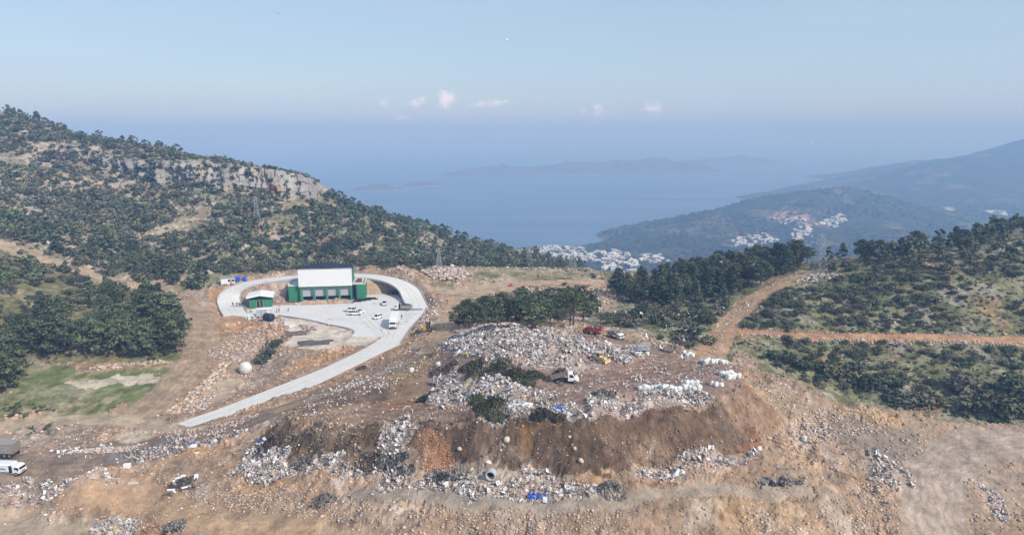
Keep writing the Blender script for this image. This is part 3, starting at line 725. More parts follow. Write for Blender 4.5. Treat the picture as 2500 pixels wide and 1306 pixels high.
def build_island(name, u0, u1, v_base, v_top, peaks, depth_ratio=0.45, label=None):
    """a low rocky island: outline of peaks (fraction along, height 0..1) over an elliptic plan"""
    c0 = at_height(u0, v_base, SEA_Z); c1 = at_height(u1, v_base, SEA_Z)
    y = c0[1]; half = (c1[0] - c0[0]) / 2; cx = (c1[0] + c0[0]) / 2
    top = at_depth((u0 + u1) / 2, v_top, y + half * depth_ratio * 0.5)[2] - SEA_Z
    n, m = 120, 40
    a = np.linspace(-1.05, 1.05, n); b = np.linspace(-1.05, 1.05, m); A, B = np.meshgrid(a, b)
    r2 = np.abs(A) ** 2.4 + np.abs(B) ** 2.0
    prof = np.interp((A + 1) / 2, [p[0] for p in peaks], [p[1] for p in peaks])
    H = top * prof * np.clip(1 - B * B, 0, 1) * sstep(1.08, 0.8, r2) 
    x = cx + A * half; yy = y + half * depth_ratio * (1 + B)
    H = H * (1 + 0.35 * fbm(x, yy, half * 0.12, 4, 81)) - 3.0 * sstep(0.85, 1.1, r2) 
    col = np.zeros(A.shape + (3,)); col[...] = (0.115, 0.12, 0.105)
    shore = sstep(4.5, 1.0, H)[..., None]; col = col * (1 - shore) + np.array((0.3, 0.25, 0.18)) * shore
    idx = np.arange(n * m, dtype=np.int32).reshape(m, n)
    q = np.stack([idx[:-1, :-1], idx[:-1, 1:], idx[1:, 1:], idx[1:, :-1]], -1).reshape(-1, 4)
    o = new_mesh(name, np.stack([x, yy, H + SEA_Z], -1).reshape(-1, 3), quads=q, mats=[MATS['far_scrub']], attr=col.reshape(-1, 3), smooth=True)
    tag(o, kind='structure')
SEA_Z = -238.0
build_island('island', 848, 990, 467, 451, [(0, 0.0), (0.2, 0.55), (0.5, 1), (0.56, 0.85), (0.75, 0.6), (1, 0.1)])
build_island('island', 975, 1085, 456, 444, [(0, 0.05), (0.3, 0.8), (0.5, 1), (0.75, 0.8), (1, 0.1)])
build_island('island', 1065, 1350, 432, 404, [(0, 0.05), (0.2, 0.5), (0.5, 1), (0.8, 0.75), (1, 0.5)], 0.3)
build_island('island', 1290, 1790, 428, 390, [(0, 0.3), (0.2, 0.75), (0.45, 0.8), (0.68, 1), (0.9, 0.6), (1, 0.2)], 0.3)
build_island('island', 1620, 1960, 408, 382, [(0, 0.2), (0.3, 0.7), (0.6, 1), (1, 0.3)], 0.3)
# ------------------------------------------------------------------ vegetation
M_PINE = mat('pine_needles', attr='Col', rough=0.85, rand=0.34, spec=0.12)
M_LEAF = mat('shrub_leaves', attr='Col', rough=0.85, rand=0.28, spec=0.12)
M_BARK = mat('pine_bark', (0.12, 0.085, 0.062), rough=0.95, noise=0.35, scale=3)
def leaf_cloud(rng, centers, radii, n_each, q, tones, base, flat=0.75, up=0.35):
    """small bent leaf faces spread through lumps of a crown; returns verts, tris and colours"""
    V, F, K = [], [], []
    for (c, r, n, tone) in zip(centers, radii, n_each, tones):
        d = rng.normal(size=(n, 3)); d /= np.linalg.norm(d, axis=1)[:, None]
        d[:, 2] = d[:, 2] * 0.9 + up * 0.25
        rad = r * (0.45 + 0.55 * rng.random(n) ** 0.5)
        p = np.asarray(c) + d * rad[:, None] * np.array((1, 1, flat))
        nrm = d * 0.8 + rng.normal(size=(n, 3)) * 0.55 + np.array((0, 0, up)); nrm /= np.linalg.norm(nrm, axis=1)[:, None]
        a = np.cross(nrm, rng.normal(size=(n, 3))); a /= np.linalg.norm(a, axis=1)[:, None] + 1e-9
        b = np.cross(nrm, a)
        s = q * (0.6 + 0.8 * rng.random(n))[:, None]
        quad = np.stack([p - a * s - b * s * 0.5, p + a * s * 0.9 - b * s * 0.7, p + a * s * 0.3 + b * s, p - a * s * 0.8 + b * s * 0.55], 1)
        k0 = len(V) and sum(len(x) for x in V)
        V.append(quad.reshape(-1, 3)); F.append(np.arange(n * 4).reshape(n, 4) + k0)
        col = np.asarray(base) * tone * (0.8 + 0.4 * rng.random((n, 1)))
        K.append(np.repeat(col, 4, 0))
    return np.concatenate(V), np.concatenate(F), np.concatenate(K)
def tube(points, radii, sides=6):
    V = []; F = []
    pts = [np.asarray(p, float) for p in points]
    for i, (p, r) in enumerate(zip(pts, radii)):
        t = pts[min(i + 1, len(pts) - 1)] - pts[max(i - 1, 0)]; t /= np.linalg.norm(t) + 1e-9
        a = np.cross(t, (0.3, 1, 0.1)); a /= np.linalg.norm(a) + 1e-9; b = np.cross(t, a)
        for k in range(sides):
            w = 2 * math.pi * k / sides; V.append(p + r * (math.cos(w) * a + math.sin(w) * b))
    for i in range(len(pts) - 1):
        for k in range(sides):
            k2 = (k + 1) % sides
            F.append((i * sides + k, i * sides + k2, (i + 1) * sides + k2, (i + 1) * sides + k))
    return np.array(V), np.array(F)
def join_tubes(ts):
    V = []; F = []; n = 0
    for v, f in ts: V.append(v); F.append(f + n); n += len(v)
    return np.concatenate(V), np.concatenate(F)
PINE_COL = (0.086, 0.106, 0.056)
def pine_geo(rng, H, spread, base_f, kind, clumps, per, q):
    """an Aleppo-like pine: bent trunk, rising limbs that end in needle clumps. kind: cone, round, umbrella"""
    bend = rng.normal(size=2) * 0.04 * H
    def axis(t): return np.array([bend[0] * t * t, bend[1] * t * t, H * 0.93 * t])
    tubes = [tube([axis(t) for t in (-0.03, 0.0, 0.25, 0.5, 0.75, 1.0)], [0.030 * H, 0.024 * H, 0.019 * H, 0.014 * H, 0.009 * H, 0.002 * H], 7)]
    C_, Rr, T = [], [], []
    for i in range(clumps):
        t = base_f + (1 - base_f) * (i + rng.random() * 0.8) / clumps
        f = (t - base_f) / (1 - base_f)
        if kind == 'cone': prof = (1 - f) ** 0.75 * 0.95 + 0.10
        elif kind == 'round': prof = math.sin(math.pi * min(0.97, 0.16 + 0.84 * f)) ** 0.7
        else: prof = 0.35 + 0.75 * math.sin(math.pi * min(0.95, 0.25 + 0.7 * f))
        rr = spread * prof * (0.30 + 0.95 * rng.random() ** 0.8)
        an = i * 2.4 + rng.random() * 0.9
        p0 = axis(max(0.02, t * 0.93 - 0.06)); p1 = axis(t * 0.97) + np.array([math.cos(an) * rr, math.sin(an) * rr, 0.10 * rr + H * 0.02])
        if rng.random() < 0.55: tubes.append(tube([p0, (p0 + p1) * 0.5 + np.array([0, 0, -0.03 * H]), p1], [0.008 * H, 0.005 * H, 0.002 * H], 4))
        C_.append(p1); Rr.append(spread * (0.26 + 0.18 * rng.random()) * (1 - 0.35 * f if kind == 'cone' else 1)); T.append(0.5 + 1.0 * rng.random())
    C_.append(axis(1.0)); Rr.append(spread * 0.22); T.append(1.15)
    fv, ff, fc = leaf_cloud(rng, C_, Rr, [per] * len(C_), q, T, PINE_COL, 0.46, 0.4)
    fc = fc * (np.array((1.0, 1.0, 1.0)) + (rng.random(3) - 0.5) * 0.12)
    tv, tf = join_tubes(tubes)
    return (tv, tf), (fv, ff, fc)
def shrub_geo(rng, w, h, lobes, per, q, base):
    C_, Rr, T = [], [], []
    for i in range(lobes):
        a = rng.random() * 6.28; r = w * 0.36 * math.sqrt(rng.random())
        C_.append((math.cos(a) * r, math.sin(a) * r, h * (0.25 + 0.4 * rng.random()))); Rr.append(w * (0.2 + 0.16 * rng.random())); T.append(0.6 + 0.8 * rng.random())
    v, f, c = leaf_cloud(rng, C_, Rr, [per] * lobes, q, T, base, h / w * 1.15, 0.5)
    v[:, 2] = np.maximum(v[:, 2], -0.15)
    return v, f, c
_vr = np.random.default_rng(5)
PINES = {k: [pine_geo(_vr, 10.0, s, b, k, cl, 40, 0.235) for s in ss] for k, ss, b, cl in
         (('cone', (2.5, 2.8, 3.1, 2.6), 0.10, 50), ('round', (3.2, 3.7, 2.9, 3.5), 0.18, 48), ('umbrella', (3.6, 4.0, 3.4), 0.48, 32))}
PINES_FAR = {k: [pine_geo(_vr, 10.0, s, b, k, 16, 12, 0.62)[1] for s in ss] for k, ss, b in
             (('cone', (2.5, 2.8, 3.0), 0.05), ('round', (3.3, 3.6, 3.1), 0.1), ('umbrella', (3.6, 3.9), 0.4))}
GREY_GREEN = (0.105, 0.112, 0.078); DEEP_GREEN = (0.070, 0.090, 0.046); OLIVE = (0.118, 0.118, 0.062); DRY = (0.14, 0.12, 0.092)
SHRUBS = [shrub_geo(_vr, 3.0, 2.0 + 0.5 * _vr.random(), 8, 30, 0.19, c) for c in (GREY_GREEN, DEEP_GREEN, OLIVE, DEEP_GREEN, GREY_GREEN, DRY, OLIVE)]
SHRUBS_FAR = [shrub_geo(_vr, 3.0, 2.0, 5, 11, 0.36, c) for c in (GREY_GREEN, DEEP_GREEN, OLIVE, GREY_GREEN, DEEP_GREEN, DRY, OLIVE)]

PINE_ME = {}
def pine_meshes(kind, i):
    if (kind, i) not in PINE_ME:
        (tv, tf), (fv, ff, fc) = PINES[kind][i]
        t = new_mesh('trunk', tv, quads=tf, mats=[M_BARK], smooth=True, link=False)
        c = new_mesh('crown', fv, quads=ff, mats=[M_PINE], attr=fc, link=False)
        PINE_ME[(kind, i)] = (t, c)
    return PINE_ME[(kind, i)]
def place_pine(x, y, H, kind, i, rz, label, group, sx=1.0, z=None):
    t, c = pine_meshes(kind, i % len(PINES[kind]))
    r = empty('pine_tree', (x, y, (ground_z(x, y) if z is None else z) - 0.1), rz, label, 'tree', group)
    s = H / 10.0; r.scale = (s * sx, s * sx, s)
    for o in (t, c):
        k = o.copy(); COL.objects.link(k); k.parent = r
    return r
SHRUB_ME = {}
def place_shrub(x, y, w, h, i, rz, label, group, name='shrub'):
    i = i % len(SHRUBS)
    if i not in SHRUB_ME:
        v, f, c = SHRUBS[i]; SHRUB_ME[i] = new_mesh('shrub', v, quads=f, mats=[M_LEAF], attr=c, link=False)
    o = SHRUB_ME[i].copy(); o.name = name; COL.objects.link(o)
    o.location = (x, y, ground_z(x, y) - 0.1); o.rotation_euler = (0, 0, rz); o.scale = (w / 3, w / 3, h / 2.2)
    return tag(o, label, 'shrub', group)
def merge(name, items, geos, m, kind='stuff'):
    """many small far plants as one object: items (x, y, z, scale_xy, scale_z, rz, geo index, tint)"""
    V, F, K = [], [], []; n = 0
    for (x, y, z, s, sz, rz, gi, tint) in items:
        v, f, c = geos[gi]
        cs, sn = math.cos(rz), math.sin(rz)
        w = np.empty_like(v); w[:, 0] = (v[:, 0] * cs - v[:, 1] * sn) * s + x; w[:, 1] = (v[:, 0] * sn + v[:, 1] * cs) * s + y; w[:, 2] = v[:, 2] * sz + z
        V.append(w); F.append(f + n); K.append(c * tint); n += len(v)
    o = new_mesh(name, np.concatenate(V), quads=np.concatenate(F), mats=[m], attr=np.concatenate(K))
    return tag(o, kind=kind)
def spots(px, step, keep=1.0, jitter=0.9, poly=None, noise=None):
    """scattered plan places inside an outline, thinned by a patchy noise"""
    p = PL(px) if poly is None else poly
    xs = np.arange(p[:, 0].min(), p[:, 0].max(), step); ys = np.arange(p[:, 1].min(), p[:, 1].max(), step)
    gx, gy = np.meshgrid(xs, ys); gx = gx.ravel() + (RNG.random(gx.size) - 0.5) * step * jitter * 1.6; gy = gy.ravel() + (RNG.random(gy.size) - 0.5) * step * jitter * 1.6
    m = in_poly(gx, gy, p) & (RNG.random(gx.size) < keep)
    if noise: m &= fbm(gx, gy, noise[0], 3, noise[2]) > noise[1]
    return np.stack([gx[m], gy[m]], 1)
ROADLINES = [(l[:, :2], w) for l, w, z in DIRT]
def clear_of(pts, margin=0.6):
    ok = np.ones(len(pts), bool)
    for l, w in ROADLINES + [(RING[:, :2], RING_W)]:
        d, _ = dist_line(pts[:, 0], pts[:, 1], l, w + 6); ok &= d > w + margin
    ok &= ~in_poly(pts[:, 0], pts[:, 1], YARD)
    return pts[ok]
pines = []     # (x, y, H, kind, stand)
for px, step, keep, hs, kinds, stand in [
    ([(-110,700),(0,690),(100,735),(250,748),(330,745),(400,752),(438,775),(440,850),(400,872),(330,880),(200,874),(100,868),(0,875),(-110,885)], 6.0, 0.66, (6.0, 12.0), ('round', 'cone', 'cone', 'umbrella'), 'left'),
    ([(-60,880),(20,885),(60,930),(20,965),(-60,970)], 5.0, 0.9, (8, 12), ('round',), 'left'),
    ([(-50,605),(60,640),(180,672),(280,700),(300,730),(150,735),(0,700),(-50,690)], 9.5, 0.4, (5, 8), ('round', 'cone'), 'leftup'),
    ([(-60,520),(60,545),(200,580),(300,610),(350,640),(480,668),(505,700),(480,715),(430,695),(330,668),(200,632),(100,606),(0,585),(-60,580)], 7.0, 0.85, (6.5, 10), ('round', 'cone'), 'hill'),
    ([(1480,742),(1520,700),(1640,692),(1740,672),(1850,652),(1950,645),(1945,668),(1860,710),(1800,755),(1720,722),(1640,752),(1560,738)], 6.0, 0.85, (7.5, 11.5), ('cone', 'cone', 'round'), 'right'),
    ([(1985,648),(2100,642),(2250,628),(2400,606),(2520,580),(2540,545),(2400,580),(2300,600),(2100,628),(1985,640)], 7.5, 0.75, (6.0, 9.0), ('cone', 'round'), 'ridge'),
    ([(1640,655),(1700,648),(1800,640),(1900,640),(1760,672),(1650,690)], 7, 0.7, (7, 9), ('cone',), 'right'),
    ([(600,570),(700,545),(800,515),(900,525),(1000,555),(1100,588),(1200,610),(1300,632),(1430,652),(1250,652),(1050,648),(900,640),(750,610),(650,600)], 9.5, 0.62, (6, 9), ('cone', 'round'), 'hillfar'),
    ([(500,560),(620,545),(700,590),(760,640),(560,640),(480,600)], 10, 0.5, (6, 9), ('round', 'cone'), 'hill'),
    ([(150,470),(350,490),(480,500),(640,490),(700,520),(560,540),(350,530),(150,510)], 13, 0.5, (6, 9), ('round', 'cone'), 'hillfar'),
    ([(0,300),(150,315),(300,345),(430,372),(500,385),(450,400),(300,380),(150,345),(0,335)], 12, 0.55, (6, 9), ('cone', 'round'), 'hillfar'),
    ([(1050,612),(1200,620),(1420,650),(1440,657),(1200,655),(1050,640)], 9, 0.6, (6, 9), ('cone',), 'hillfar'),
    ]:
    for x, y in clear_of(spots(px, step, keep), 1.5):
        pines.append((x, y, hs[0] + (hs[1] - hs[0]) * RNG.random(), kinds[RNG.integers(len(kinds))], stand))
# the ridge line of the left hill
for u in range(-20, 500, 14):
    q = ground_at(u + RNG.normal() * 4, 262 + 0.21 * (u) + 18)
    pines.append((q[0], q[1] + RNG.random() * 25, 6 + 4.5 * RNG.random(), 'cone' if RNG.random() < 0.6 else 'round', 'hillfar'))
for u in range(640, 1250, 13):
    v = float(np.interp(u, [640, 780, 850, 950, 1100, 1250], [405, 470, 505, 540, 582, 620]))
    q = ground_at(u + RNG.normal() * 4, v + 4)
    if RNG.random() < 0.8 and u > 800: pines.append((q[0], q[1] - 2 + RNG.random() * 10, 6 + 3.5 * RNG.random(), 'round', 'hillfar'))
# grove behind the tip, standing one by one
for u, v, h, k in [(1120,800,8,'round'),(1145,790,8.5,'round'),(1165,802,8,'round'),(1192,792,9.5,'round'),(1215,802,9,'round'),(1238,790,9,'round'),(1258,800,8,'round'),(1282,790,9.5,'umbrella'),(1300,802,7.5,'round'),
                   (1322,792,9,'round'),(1344,803,8,'umbrella'),(1362,790,9,'round'),(1392,803,11,'umbrella'),(1400,800,12,'umbrella'),(1424,785,10.5,'umbrella'),(1180,775,8,'round'),(1225,772,9,'round'),(1275,768,9.5,'round'),(1320,770,9,'umbrella'),(1370,772,9,'umbrella'),(1140,772,6,'round'),(1440,772,8,'round')]:
    q = ground_at(u, v); pines.append((q[0], q[1], h, k, 'grove'))
for u, v, h, k in [(405,868,14,'cone'),(425,850,13,'round'),(395,800,13,'round'),(372,870,11,'round'),(15,955,12,'round'),(140,868,12,'round'),(210,872,12.5,'umbrella'),(300,870,12,'umbrella'),(60,870,13,'round'),(420,800,13,'cone'),(380,770,10,'cone'),(250,868,11,'round'),(340,874,10,'round')]:
    q = ground_at(u, v); pines.append((q[0], q[1], h, k, 'left'))
for u, v, h, k in [(1650,752,10,'cone'),(1620,745,10,'cone'),(1585,740,9,'round'),(1700,735,8,'cone'),(1540,735,9,'cone'),(1970,650,8,'umbrella'),(2380,600,10,'cone'),(2120,640,9,'cone'),(2145,640,9,'round')]:
    q = ground_at(u, v); pines.append((q[0], q[1], h, k, 'right' if u < 1980 else 'ridge'))
PINE_TEXT = {
 'left': ('dark green pine in the dense wood beside the curving dirt road', 'pines of the wood by the curving dirt road'),
 'leftup': ('scattered pine on the scrubby slope above the left wood', 'pines on the scrubby slope above the wood'),
 'hill': ('pine in the dark belt at the foot of the rocky hill', 'pines at the foot of the rocky hill'),
 'hillfar': ('small pine scattered on the far rocky hillside', 'pines on the rocky hillside'),
 'right': ('tall pine in the dark stand left of the red hill track', 'pines in the stand beside the hill track'),
 'ridge': ('pine standing on the crest of the scrub covered right hill', 'pines along the crest of the right hill'),
 'grove': ('pine with bare trunk in the grove behind the rubbish heap', 'pines of the grove behind the rubbish heap')}
pines.sort(key=lambda p: -p[2] / math.hypot(p[0], p[1]))
N_PINE = 280
for i, (x, y, H, k, st) in enumerate(pines[:N_PINE]):
    lab, grp = PINE_TEXT[st]
    place_pine(x, y, H, k, int(RNG.integers(9)), RNG.random() * 6.28, lab, grp, 0.9 + 0.3 * RNG.random())
rest = pines[N_PINE:]
_kk = list(PINES_FAR); _geos = []; _off = {}
for k in _kk: _off[k] = len(_geos); _geos += PINES_FAR[k]
its = []
for (x, y, H, k, st) in rest:
    s = H / 10; its.append((x, y, float(ground_z(x, y)) - 0.2, s * (0.95 + 0.35 * RNG.random()), s, RNG.random() * 6.28, _off[k] + int(RNG.integers(len(PINES_FAR[k]))), 0.75 + 0.5 * RNG.random()))
if its: merge('pine_wood', its, _geos, M_PINE)
# the two pines that stand alone on the skyline
q = ground_at(521, 384); place_pine(q[0], q[1], 12.5, 'umbrella', 0, 0.4, 'lone umbrella shaped pine with bare trunk on the skyline', None, 0.62)
q = ground_at(400, 350); place_pine(q[0], q[1], 8.5, 'umbrella', 1, 2.0, 'flat topped pine rising above the trees on the ridge', None, 0.95)
print('PINES', len(pines))

# ---- scrub
shr = []   # x, y, width, height, stand
def add_shr(px, step, keep, w, hr, stand, noise=None, poly=None):
    for x, y in clear_of(spots(px, step, keep, poly=poly, noise=noise), 0.3):
        ww = w[0] + (w[1] - w[0]) * RNG.random() ** 1.6
        shr.append((x, y, ww, ww * (hr[0] + (hr[1] - hr[0]) * RNG.random()), stand))
# left hillside: everywhere but the cliff band
hill_px = [(-300,270),(0,275),(200,320),(400,362),(600,402),(720,425),(790,470),(850,500),(950,538),(1100,580),(1250,615),(1430,655),(1040,655),(860,657),(700,662),(545,673),(500,660),(330,700),(240,678),(100,636),(0,595),(-300,590)]
hill_poly = PL(hill_px)
add_shr(None, 4.4, 1.0, (3.2, 6.8), (0.55, 0.8), 'hill', (22, -0.2, 91), hill_poly)
add_shr(None, 3.4, 0.5, (1.2, 2.6), (0.6, 0.8), 'hill', (12, -0.1, 92), hill_poly)
_cl = CLIFF[:, :2]
def off_cliff(s):
    a = np.array([[p[0], p[1]] for p in s]); d, _ = dist_line(a[:, 0], a[:, 1] + 4, _cl, 30)
    return [p for p, dd in zip(s, d) if dd > 13 or RNG.random() < 0.16]
shr = off_cliff(shr)
# crest of the hill above the cliff
add_shr([(500,380),(620,404),(720,424),(770,440),(740,434),(650,416),(520,404)], 4.0, 0.95, (3, 5), (0.6, 0.8), 'hill')
add_shr([(-100,605),(60,636),(180,670),(290,700),(330,725),(150,740),(0,705),(-100,700)], 4.6, 0.75, (2.5, 5.0), (0.55, 0.75), 'leftup', (16, -0.15, 93))
add_shr([(-100,1000),(0,985),(100,985),(150,1000),(60,1022),(-100,1030)], 1.5, 0.8, (0.8, 1.7), (0.6, 0.8), 'verge')
add_shr([(60,1050),(130,1045),(150,1060),(70,1070)], 1.6, 0.6, (0.8, 1.5), (0.6, 0.8), 'verge')
# right hillside
add_shr([(1810,800),(1880,725),(1960,680),(2050,672),(2200,660),(2400,640),(2560,610),(2560,822),(2300,814),(2050,812),(1850,806)], 2.5, 0.95, (1.6, 4.4), (0.42, 0.6), 'right', (15, -0.32, 94))
add_shr([(1810,800),(1880,725),(1960,680),(2050,672),(2200,660),(2400,640),(2560,610),(2560,822),(2300,814),(2050,812),(1850,806)], 1.35, 0.7, (0.6, 1.4), (0.5, 0.7), 'right', (8, -0.25, 96))
add_shr([(1800,840),(1850,828),(2050,832),(2300,836),(2560,842),(2560,1040),(2400,1030),(2300,1020),(2200,1005),(2100,975),(2000,950),(1900,905),(1840,868)], 2.5, 0.85, (1.3, 3.8), (0.45, 0.65), 'right', (13, -0.22, 95))
add_shr([(1800,840),(2050,832),(2560,842),(2560,1040),(2300,1020),(2100,975),(1900,905)], 1.4, 0.65, (0.6, 1.4), (0.5, 0.7), 'right', (8, -0.2, 97))
add_shr([(1980,650),(2100,645),(2300,625),(2540,585),(2540,620),(2300,650),(2100,668),(1990,668)], 4.2, 0.8, (3, 5.0), (0.6, 0.8), 'right')
# hollow between the tip and the track
add_shr([(1480,770),(1560,745),(1650,755),(1720,728),(1790,765),(1765,800),(1720,845),(1660,845),(1640,810),(1560,790),(1490,800)], 4.2, 0.72, (2.8, 6.0), (0.55, 0.75), 'hollow')
add_shr([(1640,815),(1720,820),(1700,850),(1650,848)], 3, 0.7, (2, 3.6), (0.6, 0.75), 'hollow')
for u, v, w in [(1520,800,4.5),(1550,805,5),(1590,795,6),(1555,775,6),(1610,835,3),(1690,820,6),(1730,840,5),(1720,790,6),(1480,790,4),(1650,770,5),(1750,770,5)]:
    q = ground_at(u, v); shr.append((q[0], q[1], w, w * 0.75, 'hollow'))
# big bushes along the foot of the right hill
for u, v, w, h in [(2350,965,9,7),(2440,1010,9,6.5),(2490,1000,9,7),(2380,1010,8,5),(2120,950,8,5),(2060,930,7,4.5),(2200,985,8,4.5),(2020,915,7,4),(2280,995,7,4),(2470,960,8,6),(1960,905,6,3.6),(2180,945,7,4),(2090,900,6,4),(1890,880,5,3),(1925,890,6,3.5),(2240,990,6,4)]:
    q = ground_at(u, v); shr.append((q[0], q[1], w, h, 'foot'))
# plateau and yard edges
add_shr([(1130,690),(1300,660),(1450,660),(1550,665),(1600,690),(1500,690),(1400,672),(1250,680)], 4.5, 0.45, (1.2, 2.8), (0.4, 0.6), 'plateau', (10, 0.0, 98))
add_shr([(1250,712),(1330,700),(1440,700),(1440,735),(1260,745)], 3.2, 0.6, (1.4, 3.0), (0.45, 0.6), 'plateau')
add_shr([(700,668),(860,658),(1050,660),(1130,668),(1040,664),(860,664)], 3.4, 0.8, (2.0, 4.0), (0.5, 0.7), 'plateau')
add_shr([(1440,690),(1560,690),(1600,700),(1520,710),(1480,700)], 3.5, 0.8, (2.0, 4.5), (0.5, 0.7), 'plateau')
for u, v, w, h in [(655,868,6,3.2),(668,852,5,3),(640,885,5,2.6),(678,840,3.5,2.2),(962,712,5,2.2),(300,715,6,3),(170,722,5,2.6),(470,705,6,4),(430,690,6,4),(495,690,5,4)]:
    q = ground_at(u, v); shr.append((q[0], q[1], w, h, 'bank'))
SHRUB_TEXT = {
 'hill': ('round grey green shrub on the rocky far hillside', 'shrubs of the rocky hillside'),
 'leftup': ('grey green shrub on the grassy slope above the left wood', 'shrubs on the slope above the wood'),
 'verge': ('low leafy bush on the verge of the lower dirt road', 'bushes on the road verge'),
 'right': ('low dark shrub on the green scrub slope by the red track', 'shrubs of the green scrub slope'),
 'hollow': ('dark rounded shrub in the grassy hollow left of the hill track', 'shrubs in the grassy hollow'),
 'foot': ('large dense bush at the foot of the scrub slope behind the tip shoulder', 'large bushes behind the tip shoulder'),
 'plateau': ('low shrub on the dry plateau beyond the concrete yard', 'shrubs of the dry plateau'),
 'bank': ('dark green bush growing on bare earth near the concrete yard', 'bushes on the bare banks')}
shr.sort(key=lambda p: -p[2] * (3.0 if p[4] in ('bank',) else 1) / math.hypot(p[0], p[1]))
N_SHR = 280
for i, (x, y, w, h, st) in enumerate(shr[:N_SHR]):
    lab, grp = SHRUB_TEXT[st]
    ti = 1 if st in ('bank', 'foot') and RNG.random() < 0.5 else int(RNG.integers(len(SHRUBS)))
    place_shrub(x, y, w, h, ti, RNG.random() * 6.28, lab, grp)
far_it = []; near_it = []
for (x, y, w, h, st) in shr[N_SHR:]:
    near = math.hypot(x, y) < 320 and w > 1.5
    gs = SHRUBS if near else SHRUBS_FAR
    (near_it if near else far_it).append((x, y, float(ground_z(x, y)) - 0.1, w / 3, h / 2.1, RNG.random() * 6.28, int(RNG.integers(len(gs))), 0.62 + 0.75 * RNG.random()))
merge('scrub', far_it, SHRUBS_FAR, M_LEAF)
merge('scrub', near_it, SHRUBS, M_LEAF)
print('SHRUBS', len(shr), len(near_it), len(far_it))
# ------------------------------------------------------------------ mesh pieces
class MB:
    def __init__(s): s.v = []; s.f = []; s.m = []
    def add(s, v, f, mi=0):
        n = len(s.v); s.v += [tuple(map(float, p)) for p in v]; s.f += [tuple(int(i) + n for i in q) for q in f]; s.m += [mi] * len(f); return s
    def box(s, x0, x1, y0, y1, z0, z1, mi=0, top=None):
        """box; top = (dx0, dx1, dy0, dy1) moves the upper edges in"""
        t = top or (0, 0, 0, 0)
        v = [(x0, y0, z0), (x1, y0, z0), (x1, y1, z0), (x0, y1, z0), (x0 + t[0], y0 + t[2], z1), (x1 - t[1], y0 + t[2], z1), (x1 - t[1], y1 - t[3], z1), (x0 + t[0], y1 - t[3], z1)]
        return s.add(v, [(0, 3, 2, 1), (4, 5, 6, 7), (0, 1, 5, 4), (1, 2, 6, 5), (2, 3, 7, 6), (3, 0, 4, 7)], mi)
    def bar(s, a, b, w, mi=0, h=None):
        a = np.asarray(a, float); b = np.asarray(b, float); d = b - a; L = np.linalg.norm(d)
        if L < 1e-6: return s
        d /= L; up = np.array((0, 0, 1.0)) if abs(d[2]) < 0.95 else np.array((1.0, 0, 0))
        p = np.cross(d, up); p /= np.linalg.norm(p); q = np.cross(p, d); h = h or w
        v = [e + sx * p * w / 2 + sy * q * h / 2 for e in (a, b) for sx, sy in ((-1, -1), (1, -1), (1, 1), (-1, 1))]
        return s.add(v, [(0, 1, 2, 3), (7, 6, 5, 4), (0, 4, 5, 1), (1, 5, 6, 2), (2, 6, 7, 3), (3, 7, 4, 0)], mi)
    def cyl(s, a, b, r, n=14, mi=0, r2=None, caps=True):
        v, f = tube([a, b], [r, r if r2 is None else r2], n); f = [tuple(q) for q in f]
        if caps: f += [tuple(range(n))[::-1], tuple(range(n, 2 * n))]
        return s.add(v, f, mi)
    def loft(s, rings, mi=0, cap=True):
        n = len(rings[0]); v = [p for r in rings for p in r]; f = []
        for i in range(len(rings) - 1):
            for k in range(n):
                k2 = (k + 1) % n; f.append((i * n + k, i * n + k2, (i + 1) * n + k2, (i + 1) * n + k))
        if cap: f += [tuple(range(n))[::-1], tuple(range((len(rings) - 1) * n, len(rings) * n))]
        return s.add(v, f, mi)
    def prism(s, prof, y0, y1, mi=0):
        """side profile (x, z) pulled across y"""
        n = len(prof); v = [(x, y0, z) for x, z in prof] + [(x, y1, z) for x, z in prof]
        f = [tuple(range(n)), tuple(range(n, 2 * n))[::-1]] + [(i, n + i, n + (i + 1) % n, (i + 1) % n) for i in range(n)]
        return s.add(v, f, mi)
    def build(s, name, mats, parent=None, smooth=False, bevel=0.0):
        if not isinstance(mats, (list, tuple)): mats = [mats]
        o = new_mesh(name, s.v, faces=s.f, mats=mats, parent=parent, midx=s.m, smooth=smooth)
        bm = bmesh.new(); bm.from_mesh(o.data); bmesh.ops.recalc_face_normals(bm, faces=bm.faces[:])
        if bevel: bmesh.ops.bevel(bm, geom=bm.edges[:], offset=bevel, segments=1, affect='EDGES', clamp_overlap=True)
        bm.to_mesh(o.data); bm.free()
        return o
def oring(x, z0, z1, w, c=0.16, t=0.9):
    return [(x, -w * 0.94, z0), (x, w * 0.94, z0), (x, w, z0 + c), (x, w, z1 - c), (x, w * t, z1), (x, -w * t, z1), (x, -w, z1 - c), (x, -w, z0 + c)]

M_CONC = mat('concrete', (0.62, 0.605, 0.59), rough=0.9, noise=0.07, scale=0.12, dirt=((0.47, 0.41, 0.345), 0.42), spec=0.2)
M_CONC2 = mat('concrete_dusty', (0.57, 0.565, 0.555), rough=0.9, noise=0.06, scale=0.4, dirt=((0.42, 0.36, 0.29), 0.5), spec=0.2)
M_KERB = mat('kerb_stone', (0.36, 0.36, 0.365), rough=0.9, noise=0.1, scale=1.0)
M_GREEN = mat('green_wall_paint', (0.036, 0.195, 0.105), rough=0.6, noise=0.06, scale=0.8)
M_WHITE = mat('white_cladding', (0.74, 0.74, 0.75), rough=0.5, noise=0.03, scale=0.3, dirt=((0.6, 0.58, 0.55), 0.25))
M_SHUT = mat('grey_shutter', (0.40, 0.42, 0.45), rough=0.55, noise=0.05, scale=0.8)
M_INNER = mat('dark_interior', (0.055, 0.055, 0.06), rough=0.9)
M_STEEL = mat('dark_steel', (0.028, 0.033, 0.045), rough=0.5, metal=0.3)
